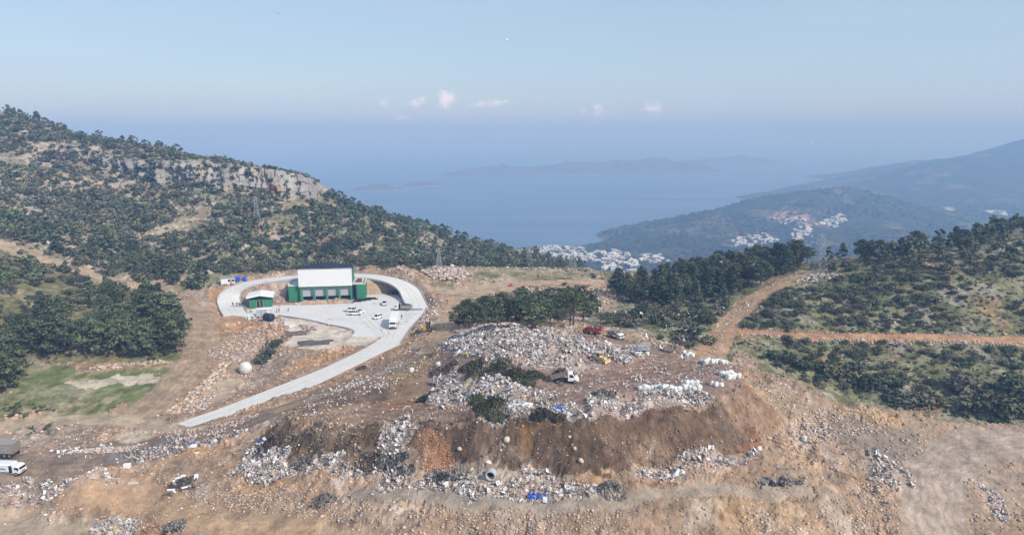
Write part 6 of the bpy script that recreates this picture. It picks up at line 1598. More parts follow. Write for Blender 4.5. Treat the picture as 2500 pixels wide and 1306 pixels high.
# ------------------------------------------------------------------ waste
def waste_pieces(x, y, white, smin=0.09, smax=0.5, lift=0.30):
    n = len(x); g = RNG
    s = smin + (smax - smin) * g.random(n) ** 3.2
    nrm = g.normal(size=(n, 3)) * np.array((0.75, 0.75, 0.35)) + np.array((0.3, -0.35, 0.85)); nrm /= np.linalg.norm(nrm, axis=1)[:, None]
    a = np.cross(nrm, g.normal(size=(n, 3))); a /= np.linalg.norm(a, axis=1)[:, None]; b = np.cross(nrm, a)
    w = s[:, None]; asp = (0.14 + 0.8 * g.random(n) ** 1.6)[:, None]
    c = np.stack([x, y, ground_z(x, y) + 0.04 + lift * g.random(n) ** 2], 1)
    bend = nrm * w * (g.random((n, 1)) - 0.3) * 0.7
    p = [c - a * w - b * w * asp, c + a * w * 0.9 - b * w * asp * 0.8, c + a * w + b * w * asp, c - a * w * 0.85 + b * w * asp * 0.9, c + bend]
    V = np.stack(p, 1).reshape(-1, 3)
    k = (np.arange(n) * 5)[:, None]
    F = np.concatenate([k + np.array([[0, 1, 4]]), k + np.array([[1, 2, 4]]), k + np.array([[2, 3, 4]]), k + np.array([[3, 0, 4]])])
    pal = np.array([(0.78, 0.77, 0.76), (0.66, 0.63, 0.61), (0.54, 0.48, 0.455), (0.40, 0.335, 0.305), (0.08, 0.07, 0.066), (0.18, 0.135, 0.11), (0.33, 0.27, 0.235), (0.05, 0.16, 0.42), (0.45, 0.10, 0.12), (0.55, 0.40, 0.14), (0.10, 0.30, 0.27), (0.42, 0.56, 0.62)])
    base = np.array([0.25, 0.22, 0.19, 0.13, 0.04, 0.06, 0.09, 0.009, 0.006, 0.008, 0.006, 0.012])
    dark = np.array([0.06, 0.09, 0.13, 0.13, 0.24, 0.19, 0.13, 0.010, 0.005, 0.006, 0.005, 0.008])
    base /= base.sum(); dark /= dark.sum()
    cb, cd = np.cumsum(base), np.cumsum(dark)
    r = g.random(n); iw = np.searchsorted(cb, r); idk = np.searchsorted(cd, r)
    ix = np.where(g.random(n) < white, iw, idk)
    col = pal[np.clip(ix, 0, len(pal) - 1)]; dust = 0.55 * g.random((n, 1)) ** 1.5
    col = (col * (1 - dust) + np.array((0.36, 0.30, 0.265)) * dust) * (0.8 + 0.3 * g.random((n, 1)))
    return V, F, np.repeat(col, 5, 0)
def scatter_waste():
    tot = 0
    for ti, (px, den, wh) in enumerate(TRASH):
        p = PL(px); A = 0.5 * abs(np.dot(p[:, 0], np.roll(p[:, 1], 1)) - np.dot(p[:, 1], np.roll(p[:, 0], 1)))
        n = int(A * den * 5.5); q = p.min(0) + (p.max(0) - p.min(0)) * RNG.random((n * 3, 2))
        qx = q[:, 0] + fbm(q[:, 0], q[:, 1], 5, 3, 31) * 4; qy = q[:, 1] + fbm(q[:, 0], q[:, 1], 5, 3, 41) * 4
        k = in_poly(qx, qy, p) & (fbm(q[:, 0], q[:, 1], 3.5, 3, 400 + ti) > (-0.40 if ti in (7, 8, 13) else -0.17)); q = q[k][:n]
        w = np.clip(wh + 1.1 * fbm(q[:, 0], q[:, 1], 5, 3, 430), 0, 1)
        V, F, K = waste_pieces(q[:, 0], q[:, 1], w, lift=0.55 if den > 2 else 0.2, smax=0.52 if den > 1 else 0.32)
        tag(new_mesh('litter', V, tris=F, mats=[M_LITTER], attr=K), kind='stuff'); tot += len(q)
    # thin wind blown litter over the whole tip
    for px, n in (([(600,1080),(700,1018),(1450,1035),(1840,1080),(1780,1102),(1450,1160),(1110,1148),(720,1145)], 1500), ([(60,1110),(300,1090),(600,1010),(640,1040),(450,1110),(200,1165),(0,1165)], 500), ([(400,1180),(900,1200),(1500,1220),(1900,1180),(2100,1306),(300,1306)], 1800), ([(1050,880),(1300,805),(1640,850),(1800,900),(1750,975),(1450,1033),(1150,1038)], 1500), ([(1900,930),(2250,1080),(2200,1200),(1950,1100)], 500)):
        p = PL(px); q = p.min(0) + (p.max(0) - p.min(0)) * RNG.random((n * 3, 2)); q = q[in_poly(q[:, 0], q[:, 1], p)][:n]
        V, F, K = waste_pieces(q[:, 0], q[:, 1], 0.8, 0.06, 0.24, 0.05)
        tag(new_mesh('litter', V, tris=F, mats=[M_LITTER], attr=K), kind='stuff')
    return tot
print('WASTE', scatter_waste())
# heaps of cut branches and dark waste
def brush(u, v, w, d, h, cols, label, n=26, per=60, q=0.16, name='brush_heap', cat='brush heap'):
    p = G(u, v); g = RNG; C_ = []; T = []
    for i in range(n):
        a = g.random() * 6.28; r = math.sqrt(g.random()); C_.append((math.cos(a) * r * w / 2, math.sin(a) * r * d / 2, h * (1 - r * r) * 0.7)); T.append(0.5 + g.random())
    V, F, K = leaf_cloud(g, C_, [0.22 * min(w, d) + 0.2] * n, [per] * n, q, T, cols[0], 0.6, 0.4)
    alt = np.array(cols)[g.integers(len(cols), size=n)]; K = K / np.array(cols[0]) * np.repeat(alt, per * 4, 0)
    gz = ground_z(V[:, 0] + p[0], V[:, 1] + p[1]) - p[2]
    V[:, 2] = np.maximum(V[:, 2], -0.05) + gz
    o = new_mesh(name, V, quads=F, mats=[M_LEAF], attr=K); o.location = p; tag(o, label, cat, 'heaps of cut branches and dark waste')
GRN = [(0.060, 0.078, 0.038), (0.085, 0.075, 0.05), (0.09, 0.10, 0.05), (0.05, 0.06, 0.03)]; BRN = [(0.13, 0.09, 0.065), (0.08, 0.065, 0.05), (0.17, 0.13, 0.10)]; BLK = [(0.06, 0.055, 0.052), (0.10, 0.09, 0.08), (0.17, 0.15, 0.14), (0.3, 0.28, 0.27)]; GRY = [(0.22, 0.19, 0.16), (0.15, 0.13, 0.11), (0.28, 0.25, 0.22)]
for a in [(1195,908,9,7,1.9,GRN,'large dark green heap of cut branches on the tip'), (1255,918,6,5,1.5,GRN,'dark green branch heap between the largest one and the tipper lorry'), (1150,900,6,5,1.6,BRN + GRN,'brownish branch heap on the left of the tip top'), (1085,905,6,5,1.6,BRN,'brown twiggy heap at the left shoulder of the tip'),
          (1275,938,5,3,1.0,GRN,'green branches lying lowest beside the tipper lorry'), (1305,918,4.5,3,1.0,GRN,'thin strewn branches nearest the raised tipper body'), (1192,998,5.5,5,1.6,GRN,'dark green branch heap near the front edge of the tip'), (1165,978,3.5,3,1.2,GRN,'small dark branch heap behind the front edge heap'),
          (1335,1012,6,2.6,1.2,[(0.05,0.05,0.035),(0.07,0.06,0.04)],'long olive heap on the crest of the dark face'), (1215,1022,4,2,0.9,GRN,'low green branches at the crest left of the olive heap'), (1044,974,4.2,3,1.3,GRN,'isolated green bush heap on the brown slope of the gulls'),
          (1492,1197,4.6,3.0,1.6,GRY,'grey dry bush among rubbish at the foot of the right face'), (905,1135,6,4,1.4,BLK + BRN,'dark matted heap below the left rubbish chute'), (960,1128,5,3,1.2,BLK,'blackish heap just right of the dark matted one'), (735,1140,4,3,1.3,BLK,'burnt dark heap at the foot of the left face'),
          (660,1085,5,3,1.2,BRN,'brown root heap on the left end of the tip'), (1905,1178,8,1.6,0.6,BLK,'long strip of black waste on the right terrace'), (425,1290,4,3,1.2,GRY,'grey dry twigs at the bottom edge'), (1080,1165,6,2.4,0.9,BLK,'black rubbish heap left of the big drum'), (790,1225,4,3,0.9,GRY,'grey brush on the stony foreground bank'),
          (1470,968,4,3,1.1,GRY,'grey brown twiggy heap among rubbish behind the crest'), (880,900,3,2,0.8,BRN,'small brown twig heap beside the dirt road'), (640,1105,4,2.5,0.9,BLK,'black bags and twigs at the left tail of the tip'), (980,1155,5,2,0.8,BLK,'dark tangled waste below the red earth')]:
    a = list(a); a[4] *= 0.68; brush(*a)

# ------------------------------------------------------------------ white bulk sacks
def sack_mesh(seed):
    g = np.random.default_rng(seed); rings = []
    for z, s in ((0.0, 0.44), (0.06, 0.52), (0.35, 0.57), (0.7, 0.55), (0.92, 0.52), (1.0, 0.40), (1.02, 0.16), (1.14, 0.22)):
        rr = []
        for k in range(14):
            a = 2 * math.pi * k / 14; sq = 1 / max(abs(math.cos(a)), abs(math.sin(a))) ** 0.85
            e = s * sq * (0.86 + 0.22 * g.random()); rr.append((e * math.cos(a), e * math.sin(a), z + 0.04 * g.normal()))
        rings.append(rr)
    m = MB().loft(rings); o = m.build('sack', M_BAG, smooth=True); me = o.data; bpy.data.objects.remove(o); return me
SACKS = [sack_mesh(s) for s in range(5)]
SACK_TXT = {'a': 'white bulk sack in the row at the far right rim of the tip', 'b': 'white bulk sack in the cluster on the right rim of the tip', 'c': 'white bulk sack in the long row behind the rubbish bank', 'd': 'white bulk sack piled beside the right end of the long row', 'e': 'white bulk sack near the start of the red hill track', 'f': 'white bulk sack under the pale caged trailer'}
def sack(u, v, key, s=1.0, dz=0.0, label=None):
    q = G(u, v); o = bpy.data.objects.new('bulk_sack', SACKS[int(RNG.integers(5))]); COL.objects.link(o)
    o.location = (q[0], q[1], q[2] - 0.06 + dz); s *= 0.9 + 0.25 * RNG.random(); o.scale = (s, s, s * (0.8 + 0.3 * RNG.random())); o.rotation_euler = (RNG.normal() * 0.1, RNG.normal() * 0.1, RNG.random() * 6)
    tag(o, label or SACK_TXT[key], 'sack', 'white bulk sacks, ' + key if not label else 'lone white sacks')
for k in range(8): sack(1713 + k * 8.2, 883 + RNG.normal() * 1.5 + k * 0.7, 'a', 1.05)
for k in range(4): sack(1670 + k * 7, 866 + k * 1.5 + RNG.normal(), 'e', 0.95)
for u, v in ((1764,917),(1773,919),(1783,918),(1793,920),(1801,922),(1787,924),(1778,925)): sack(u, v, 'b', 1.1)
for k in range(11): sack(1563 + k * 9.4, 951 + RNG.normal() * 1.2, 'c', 1.0)
for u, v, dz in ((1670,949,0),(1682,951,0),(1694,952,0),(1704,952,0),(1676,948,0.8),(1688,949,0.85),(1699,950,0.8)): sack(u, v, 'd', 1.05, dz)
for u, v in ((1737,940),(1748,942),(1761,943)): sack(u, v, 'b', 0.9)
for k in range(4): sack(1556 + k * 8, 866 + RNG.normal(), 'f', 0.9)
sack(1004, 908, 'x', 1.0, 0, 'lone white sack on the tan slope above the gulls'); sack(1070, 893, 'x', 1.0, 0, 'lone white sack left of the brown twig heap'); sack(1163, 861, 'x', 0.85, 0, 'white square sack on the left flank of the rubbish heap'); sack(1963, 1075, 'x', 0.9, 0, 'white sack slumped on the stony right slope')
sack(1853, 1098, 'x', 0.75, 0, 'white sack at the right end of the rubbish below the face')

# ------------------------------------------------------------------ odd things on the ground
def big_drum():
    q = G(600, 912); r = empty('round_tank', (q[0], q[1], q[2] - 0.15), R(248), 'big round white tank lying in the pit by a dark bush', 'tank')
    rings = [[(x, rr * math.cos(k * math.pi / 14), 1.9 + rr * math.sin(k * math.pi / 14)) for k in range(28)] for x, rr in ((-1.5, 0.3), (-1.42, 0.9), (-1.15, 1.5), (-0.8, 1.82), (-0.3, 1.9), (0.3, 1.9), (0.8, 1.82), (1.15, 1.5), (1.42, 0.9), (1.5, 0.3))]
    MB().loft(rings).build('shell', mat('weathered_white', (0.66, 0.655, 0.62), rough=0.6, noise=0.08, scale=1.2, dirt=((0.36, 0.34, 0.28), 0.5)), r, smooth=True)
    MB().cyl((1.48, 0, 1.9), (1.62, 0, 1.9), 0.35).build('lid', M_BAG, r)
big_drum()
def concrete_pipe():
    q = G(1199, 1167); r = empty('drum', (q[0], q[1], q[2] - 0.1), R(-100), 'grey drum with a dark open mouth facing the viewer', 'drum')
    R1, R2 = 0.95, 0.72
    o = [[(x, rr * math.cos(k * math.pi / 14), 0.9 + rr * math.sin(k * math.pi / 14)) for k in range(28)] for x, rr in ((-0.75, R1 * 0.85), (-0.6, R1), (0.6, R1), (0.72, R1 * 0.96), (0.72, R2), (0.5, R2 * 0.95), (-0.5, R2 * 0.95))]
    m = MB().loft(o, 0, cap=False); m.build('shell', mat('grey_plastic', (0.42, 0.43, 0.44), rough=0.6), r, smooth=False)
    MB().cyl((-0.7, 0, 0.9), (-0.3, 0, 0.9), R2 * 0.98, 20).build('inside', M_BLACK, r)
concrete_pipe()
def cloth(name, u, v, w, d, h, m, label, rz=0.0, cat='tarpaulin', seed=1, lumps=3.0, outline=None):
    p = G(u, v); n = 26; a = np.linspace(-0.5, 0.5, n); A, B = np.meshgrid(a, a)
    cut = 1 - 0.35 * fbm(np.arctan2(A, B), A * 0 + seed, 0.5, 3, seed)
    x = A * w * cut; y = B * d * cut; c, s = math.cos(rz), math.sin(rz); xx = x * c - y * s; yy = x * s + y * c
    z = ground_z(xx + p[0], yy + p[1]) - p[2] + 0.06 + h * np.clip(0.5 + lumps * fbm(A, B, 0.22, 4, seed + 3), 0, 1.5) * (1 - np.maximum(abs(A), abs(B)) * 1.6).clip(0.08, 1)
    idx = np.arange(n * n).reshape(n, n); q = np.stack([idx[:-1, :-1], idx[:-1, 1:], idx[1:, 1:], idx[1:, :-1]], -1).reshape(-1, 4)
    o = new_mesh(name, np.stack([xx, yy, z], -1).reshape(-1, 3), quads=q, mats=[m]); o.location = p
    md = o.modifiers.new('thick', 'SOLIDIFY'); md.thickness = 0.03
    tag(o, label, cat); return o
cloth('tarpaulin', 1312, 1214, 3.4, 2.0, 0.9, M_TARP, 'crumpled bright blue tarpaulin at the edge of the rubbish', -0.2, seed=4)
cloth('tarpaulin', 1102, 824, 7.5, 3.0, 0.3, mat('dull_blue_sheet', (0.035, 0.07, 0.16), rough=0.6), 'dull blue sheet on the bank left of the rubbish heap', 0.5, seed=9, lumps=1.0)
cloth('ground_mat', 768, 838, 10.5, 4.5, 1.2, mat('grey_mat', (0.10, 0.098, 0.09), rough=0.9, noise=0.15, scale=1), 'dark grey mat draped over a low mound on pale gravel', 0.15, 'mat', seed=12, lumps=1.4)
cloth('ground_mat', 722, 815, 8, 4, 1.5, mat('dark_earth_heap', (0.15, 0.12, 0.105), rough=0.95, noise=0.25, scale=1), 'dark earth heap below the long concrete pad', 0.1, 'earth heap', seed=21, lumps=1.0).name = 'earth_heap'
cloth('tarpaulin', 637, 1078, 1.6, 1.5, 0.7, M_TARP, 'torn blue plastic on the left end of the tip', 0.6, seed=31)
cloth('plastic_sheet', 1270, 990, 4.5, 1.6, 0.4, M_BAG, 'white plastic sheet behind the crest of the dark face', 0.1, 'sheet', seed=33)
cloth('plastic_sheet', 1365, 995, 1.6, 1.3, 0.5, M_TARP, 'blue plastic among rubbish right of the white sheet', 0.1, 'sheet', seed=35)
cloth('plastic_sheet', 1128, 857, 4.0, 2.4, 0.9, M_BAG, 'white plastic spread on the left flank of the heap', 0.3, 'sheet', seed=37)
cloth('plastic_sheet', 1140, 862, 1.5, 0.9, 0.4, mat('yellow_plastic', (0.6, 0.42, 0.06), rough=0.6), 'yellow plastic beside the white sheet on the left flank', 0.3, 'sheet', seed=38)
cloth('plastic_sheet', 1655, 1155, 2.2, 1.6, 0.7, M_BAG, 'white plastic at the foot of the right face', 0.2, 'sheet', seed=39)
cloth('plastic_sheet', 958, 1112, 2.6, 1.5, 0.7, M_BAG, 'white film over the dark matted heap', 0.4, 'sheet', seed=40)
def slabs():
    p = G(450, 1182)
    r = empty('burnt_heap', tuple(p), 0.2, 'burnt black heap ringed with broken white boards', 'burnt heap')
    g = RNG; C_ = [(g.normal() * 1.1, g.normal() * 0.9, 0.2 + 0.5 * g.random()) for _ in range(16)]
    V, F, K = leaf_cloud(g, C_, [0.8] * 16, [40] * 16, 0.17, [0.7 + 1.2 * g.random() for _ in range(16)], (0.085, 0.075, 0.066), 0.6, 0.4); new_mesh('ash', V, quads=F, mats=[M_LEAF], attr=K, parent=r)['kind'] = 'stuff'
    for k, (x, y, z, sx, sy, rz, t) in enumerate([(2.0, 1.3, 0.8, 0.8, 1.0, 0.1, 0.9), (-1.3, 1.5, 0.8, 1.7, 0.5, 0.9, 0.6), (0.9, -1.7, 0.3, 2.0, 0.35, 0.6, 0.5), (-2.0, -1.9, 0.1, 1.4, 0.4, 0.1, 0.3), (-1.2, -2.7, 0.1, 0.35, 1.0, 0.7, 0.2), (-1.9, 0.2, 0.5, 0.5, 1.2, 0.4, 0.6), (-0.6, 2.0, 0.9, 0.9, 0.4, 0.2, 0.5)]):
        o = MB().box(-sx / 2, sx / 2, -sy / 2, sy / 2, -0.06, 0.06).build('board', M_WHITE, r); o.location = (x, y, z); o.rotation_euler = (t * 0.8, 0.1, rz)
slabs()
def block(u, v, sx, sy, sz, rz, m, name, label, cat, tilt=0.0):
    q = G(u, v); r = MB().box(-sx / 2, sx / 2, -sy / 2, sy / 2, 0, sz).box(-sx * .42, sx * .42, -sy / 2 - 0.03, -sy / 2, sz * .1, sz * .45).box(-sx * .42, sx * .42, -sy / 2 - 0.03, -sy / 2, sz * .52, sz * .92).build(name, m)
    r.location = (q[0], q[1], q[2] - 0.05); r.rotation_euler = (tilt, 0, rz); tag(r, label, cat); return r
block(311, 1140, 1.4, 0.8, 0.85, 0.2, M_WHITE, 'chest_freezer', 'white dumped freezer box beside the lorry road', 'freezer')
block(325, 1180, 2.0, 0.4, 0.35, 0.12, mat('pale_timber', (0.62, 0.55, 0.46), rough=0.8), 'beam', 'pale broken beam on the tan foreground track', 'beam')
block(470, 1090, 1.8, 1.0, 0.25, 0.5, M_WHITE, 'door_panel', 'white panel lying on the dark ash bank', 'panel', 0.3)
block(481, 1107, 1.0, 0.5, 0.4, 0.6, mat('pale_block', (0.6, 0.56, 0.5), rough=0.9), 'concrete_block', 'pale block on the slope below the white panel', 'block', 0.3)
block(1196, 1130, 1.2, 1.2, 0.12, 0.7, MATS['pale_block'], 'paving_slab', 'pale square slab on the dark face above the drum', 'slab', 0.6)
block(1395, 1188, 2.2, 0.9, 0.15, 0.1, M_WHITE, 'door_panel', 'white panel among rubbish right of the blue tarpaulin', 'panel', 0.25)
block(1545, 1001, 1.4, 0.7, 0.6, 0.4, M_WHITE, 'cabinet', 'small pale cabinet among rubbish behind the crest', 'cabinet', 0.3)
block(1670, 998, 2.4, 0.5, 0.2, -0.4, M_GALV, 'metal_profile', 'bent grey metal profile at the right crest of the tip', 'metal scrap', 0.3)
block(1247, 699, 1.3, 1.0, 1.2, 0.1, M_RED, 'waste_bin', 'small red bin beside the dirt road on the plateau', 'bin')
def plate():
    P = [G(u, v) for u, v in ((611, 968), (627, 968), (652, 954), (637, 953))]; v = [(p[0], p[1], p[2] + 0.12) for p in P] + [(p[0], p[1], p[2] - 0.3) for p in P]
    o = MB().add(v, [(0, 1, 2, 3), (0, 4, 5, 1), (1, 5, 6, 2), (2, 6, 7, 3), (3, 7, 4, 0)]).build('steel_plate', M_RUST); tag(o, 'rusty brown steel plate beside the concrete ramp', 'steel plate')
plate()
# rolls and pipes on the yard
for k, (u, v, L, rz, rr) in enumerate([(872,737,3.4,0.05,0.30),(880,735,4.5,0.10,0.34),(889,733,5.5,0.02,0.34),(884,730,5.0,-0.05,0.30),(900,729,6.0,0.0,0.28),(909,731,4.5,0.1,0.24)]):
    q = at_height(u, v, YZ); r = MB(); c, s = math.cos(rz), math.sin(rz)
    r.cyl((-L / 2 * c, -L / 2 * s, rr), (L / 2 * c, L / 2 * s, rr), rr, 14); o = r.build('liner_roll', M_BLACK); o.location = tuple(q); tag(o, 'black roll of liner lying on the yard right of the hall', 'roll', 'black rolls beside the hall')
for k in range(7):
    q = at_height(1006 + k * 3.6, 756.5 - 0.15 * k, YZ); o = MB().cyl((0, -0.9, 0.22), (0, 0.9, 0.22), 0.22, 12).build('pipe', mat('blue_grey_pipe', (0.28, 0.32, 0.38), rough=0.5)); o.location = tuple(q); o.rotation_euler = (0, 0, 0.9); tag(o, 'blue grey pipe piece laid on the yard behind the crane lorry', 'pipe', 'pipes on the yard')
for k, (u, v) in enumerate([(985,792),(990,787),(995,781),(1000,776),(1005,768)]):
    q = at_height(u, v, YZ); o = MB().bar((-1.3, 0, 0.08), (1.3, 0, 0.08), 0.14).build('timber', mat('grey_board', (0.40, 0.40, 0.40), rough=0.8)); o.location = tuple(q); o.rotation_euler = (0, 0, 0.15); tag(o, 'grey plank laid on the yard right of the box lorry', 'plank', 'planks on the yard')
# posts
for u, v0, v1, lab, w in [(951,953,925,'wooden post with a stone base on the slope of the gulls',0.22), (733,981,966,'thin post at the edge of the dirt road above the dark slope',0.12), (598,1008,995,'short dark post on the verge of the ramp',0.12), (2042,1021,994,'thin leaning pole on the grey terrace of the right shoulder',0.12), (2112,1277,1243,'red footed pole on the lower right slope',0.12), (1463,1304,1280,'thin pole near the bottom edge',0.12), (1609,1142,1112,'thin pole at the foot of the right face',0.1), (1652,812,772,'thin bare pole in the grassy hollow',0.14), (1905,470,458,'x',0.0)]:
    if not w: continue
    q = G(u, v0); y = q[1]; top = at_depth(u, v1, y)[2]; h = max(1.0, top - q[2])
    o = MB().cyl((0, 0, -0.4), (0.04 * h, 0, h), w * 0.5, 8, r2=w * 0.35).bar((-0.25, 0, h * 0.9), (0.3, 0, h * 0.9), 0.06).build('post', M_WOOD); o.location = tuple(q); tag(o, lab, 'post')

# ------------------------------------------------------------------ gulls
M_GULLW = mat('gull_white', (0.80, 0.80, 0.80), rough=0.7); M_GULLG = mat('gull_grey', (0.45, 0.46, 0.48), rough=0.7); M_BEAK = mat('gull_beak', (0.6, 0.4, 0.05), rough=0.6)
def gull_standing():
    m = MB(); rings = []
    for x, z, r in ((-0.30, 0.20, 0.01), (-0.2, 0.21, 0.045), (-0.05, 0.22, 0.085), (0.08, 0.25, 0.09), (0.15, 0.31, 0.06), (0.17, 0.36, 0.045), (0.20, 0.41, 0.05), (0.25, 0.41, 0.03)):
        rings.append([(x, r * math.cos(k * math.pi / 4), z + r * math.sin(k * math.pi / 4)) for k in range(8)])
    m.loft(rings, 0); m.loft([[(0.24, -.012, .40), (0.24, .012, .40), (0.24, 0, .42)], [(0.32, -.002, .39), (0.32, .002, .39), (0.32, 0, .395)]], 2)
    for s in (-1, 1):
        m.loft([[(0.08, s * .085, .20), (0.08, s * .095, .28), (0.08, s * .07, .31)], [(-0.15, s * .06, .22), (-0.15, s * .075, .26), (-0.15, s * .05, .29)], [(-0.40, s * .01, .22), (-0.40, s * .015, .23), (-0.40, s * .008, .235)]], 1)
        m.cyl((0.0, s * .035, 0), (0.0, s * .035, .17), .012, 5, 2)
    o = m.build('gull', [M_GULLW, M_GULLG, M_BEAK]); me = o.data; bpy.data.objects.remove(o); return me
def gull_flying(flap):
    m = MB(); rings = []
    for x, r in ((-0.34, 0.015), (-0.2, 0.05), (0.0, 0.085), (0.12, 0.08), (0.2, 0.055), (0.28, 0.045), (0.33, 0.02)): rings.append([(x, r * math.cos(k * math.pi / 4), r * math.sin(k * math.pi / 4)) for k in range(8)])
    m.loft(rings, 0); m.loft([[(-0.32, -.02, 0), (-0.32, .02, 0), (-0.32, 0, .015)], [(-0.46, -.09, 0), (-0.46, .09, 0), (-0.46, 0, .01)]], 0)
    for s in (-1, 1):
        pts = [(0.12, -0.10, 0.05, 0.0), (0.17, -0.07, 0.30, flap), (0.10, -0.08, 0.52, flap * 1.05), (-0.10, -0.16, 0.72, flap * 0.8)]
        m.loft([[(a, s * y, z), (b, s * y, z), (b, s * y, z + .012), (a, s * y, z + .018)] for a, b, y, z in pts], 1 if flap < 0.1 else 0)
    o = m.build('gull', [M_GULLW, M_GULLG, M_BEAK]); me = o.data; bpy.data.objects.remove(o); return me
GS = gull_standing(); GF = [gull_flying(f) for f in (0.06, 0.22, -0.05, 0.30)]
def gull(me, loc, rz, label, group, bank=0.0, s=1.25):
    o = bpy.data.objects.new('gull', me); COL.objects.link(o); o.location = loc; o.rotation_euler = (bank, 0.05, rz); o.scale = (s, s, s); tag(o, label, 'gull', group)
ng = 0
def gulls(px, n, label, group):
    global ng
    p = PL(px); q = p.min(0) + (p.max(0) - p.min(0)) * RNG.random((n * 8, 2)); q = q[in_poly(q[:, 0], q[:, 1], p) & (fbm(q[:, 0], q[:, 1], 7, 2, 501) > -0.12)][:n]
    for x, y in q: gull(GS, (x, y, float(ground_z(x, y)) + 0.0), RNG.random() * 6.28, label, group); ng += 1
gulls([(730,1000),(770,965),(860,930),(960,895),(1020,880),(1030,900),(960,945),(930,985),(860,1010),(770,1015)], 120, 'white gull standing with the flock on the bare brown slope', 'gulls resting on the bare slope')
gulls([(690,1010),(720,1000),(800,1015),(900,1020),(1000,985),(1010,1005),(900,1030),(740,1025)], 26, 'white gull standing along the crest of the left dark slope', 'gulls along the left crest')
gulls([(1510,905),(1640,872),(1760,890),(1790,902),(1740,930),(1560,940)], 52, 'white gull standing on the red brown top of the tip', 'gulls on the brown tip top')
gulls([(1330,950),(1480,930),(1550,945),(1450,975),(1340,985)], 16, 'white gull standing in front of the tipper lorry', 'gulls in front of the tipper lorry')
for k in range(52):
    u = 1430 + 420 * RNG.random(); v = 742 + 130 * RNG.random(); y = 140 + 60 * RNG.random()
    p = at_depth(u, v, y)
    if p[2] < float(ground_z(p[0], p[1])) + 2: p = at_depth(u, v, 128)
    gull(GF[int(RNG.integers(4))], tuple(p), RNG.random() * 6.28, 'white gull flying low over the grassy hollow behind the tip', 'gulls flying over the hollow', RNG.normal() * 0.5, 0.85)
for u, v, y, lab in [(678,33,190,'gull gliding highest in the open sky'), (1238,99,210,'gull far up in the sky above the small clouds'), (440,97,230,'gull in the sky above the left ridge'), (1985,351,230,'gull in front of the hazy sky above the right mountains'), (1516,568,250,'white gull flying before the wooded headland'), (1840,645,200,'white gull flying before the pine stand'), (1260,793,150,'white gull flying before the grove of pines'), (1230,790,150,'white gull just left of another before the grove'), (120,593,150,'white gull flying over the left wood'), (2107,830,160,'white gull flying over the red track'), (1760,640,200,'white gull flying above the pine stand left of the pylon')]:
    gull(GF[int(RNG.integers(4))], tuple(at_depth(u, v, y)), RNG.random() * 6.28, lab, 'gulls in flight', RNG.normal() * 0.5, 1.15)
# ------------------------------------------------------------------ pylons and lines
M_LATT = mat('lattice_steel', (0.36, 0.38, 0.40), rough=0.5, metal=0.3)
def pylon(u, v0, v1, label, y=None, w=0.12, arms=2):
    q = G(u, v0) if y is None else at_depth(u, v0, y)
    top = at_depth(u, v1, q[1])[2]; H = top - q[2]; b = H * 0.115; m = MB(); n = 8
    hw = lambda t: b * (1 - t) ** 1.1 + 0.028 * H * (0.6 + 0.4 * t)
    r = empty('lattice_pylon', tuple(q), 0.25, label, 'pylon', 'lattice pylons of the power line')
    for sx in (-1, 1):
        for sy in (-1, 1):
            lg = MB()
            for i in range(n): t0, t1 = i / n, (i + 1) / n; lg.bar((sx * hw(t0), sy * hw(t0), t0 * H * 0.94 - (0.4 if i == 0 else 0)), (sx * hw(t1), sy * hw(t1), t1 * H * 0.94), w)
            lg.build('leg', M_LATT, r)
    for i in range(n):
        t0, t1 = i / n, (i + 1) / n; a, c = hw(t0), hw(t1); z0, z1 = t0 * H * .94, t1 * H * .94
        for s in (-1, 1):
            m.bar((-a, s * a, z0), (c, s * c, z1), w * .6).bar((a, s * a, z0), (-c, s * c, z1), w * .6).bar((s * a, -a, z0), (s * c, c, z1), w * .6).bar((s * a, a, z0), (s * c, -c, z1), w * .6)
            m.bar((-c, s * c, z1), (c, s * c, z1), w * .6).bar((s * c, -c, z1), (s * c, c, z1), w * .6)
    m.build('bracing', M_LATT, r)
    tips = []
    for k in range(arms):
        z = H * (0.80 + 0.13 * k); L = H * (0.15 - 0.03 * k); h = hw(z / H)
        am = MB().bar((-L, 0, z), (L, 0, z), w * .8).bar((-L, 0, z), (-h, 0, z + 0.05 * H), w * .6).bar((L, 0, z), (h, 0, z + 0.05 * H), w * .6).bar((-L, 0, z), (0, h, z), w * .6).bar((L, 0, z), (0, -h, z), w * .6)
        for x in (-L, L): am.cyl((x, 0, z), (x, 0, z - 0.05 * H), 0.08, 6)
        am.build('cross_arm', M_LATT, r)
        for x in (-L, L): tips.append(Vector((q[0] + x * math.cos(.25), q[1] + x * math.sin(.25), q[2] + z - 0.05 * H)))
    MB().bar((0, 0, H * .93), (0, 0, H), w).build('peak', M_LATT, r)
    return tips
P1 = pylon(628, 541, 480, 'lattice pylon on the rocky hillside left of the hall')
P2 = pylon(1072, 658, 603, 'lattice pylon at the far edge of the plateau right of the hall')
P3 = pylon(1291, 654, 590, 'thin lattice pylon left of the coastal houses', 470, 0.1)
P4 = pylon(1397, 658, 597, 'thin lattice pylon standing before the coastal houses', 470, 0.1)
P5 = pylon(2000, 668, 566, 'tallest lattice pylon on the right hill beside the track', None, 0.085)
P6 = pylon(897, 512, 487, 'faint distant pylon behind the wooded ridge', 560, 0.1)
M_WIRE = mat('wire', (0.30, 0.31, 0.32), rough=0.5, metal=0.4)
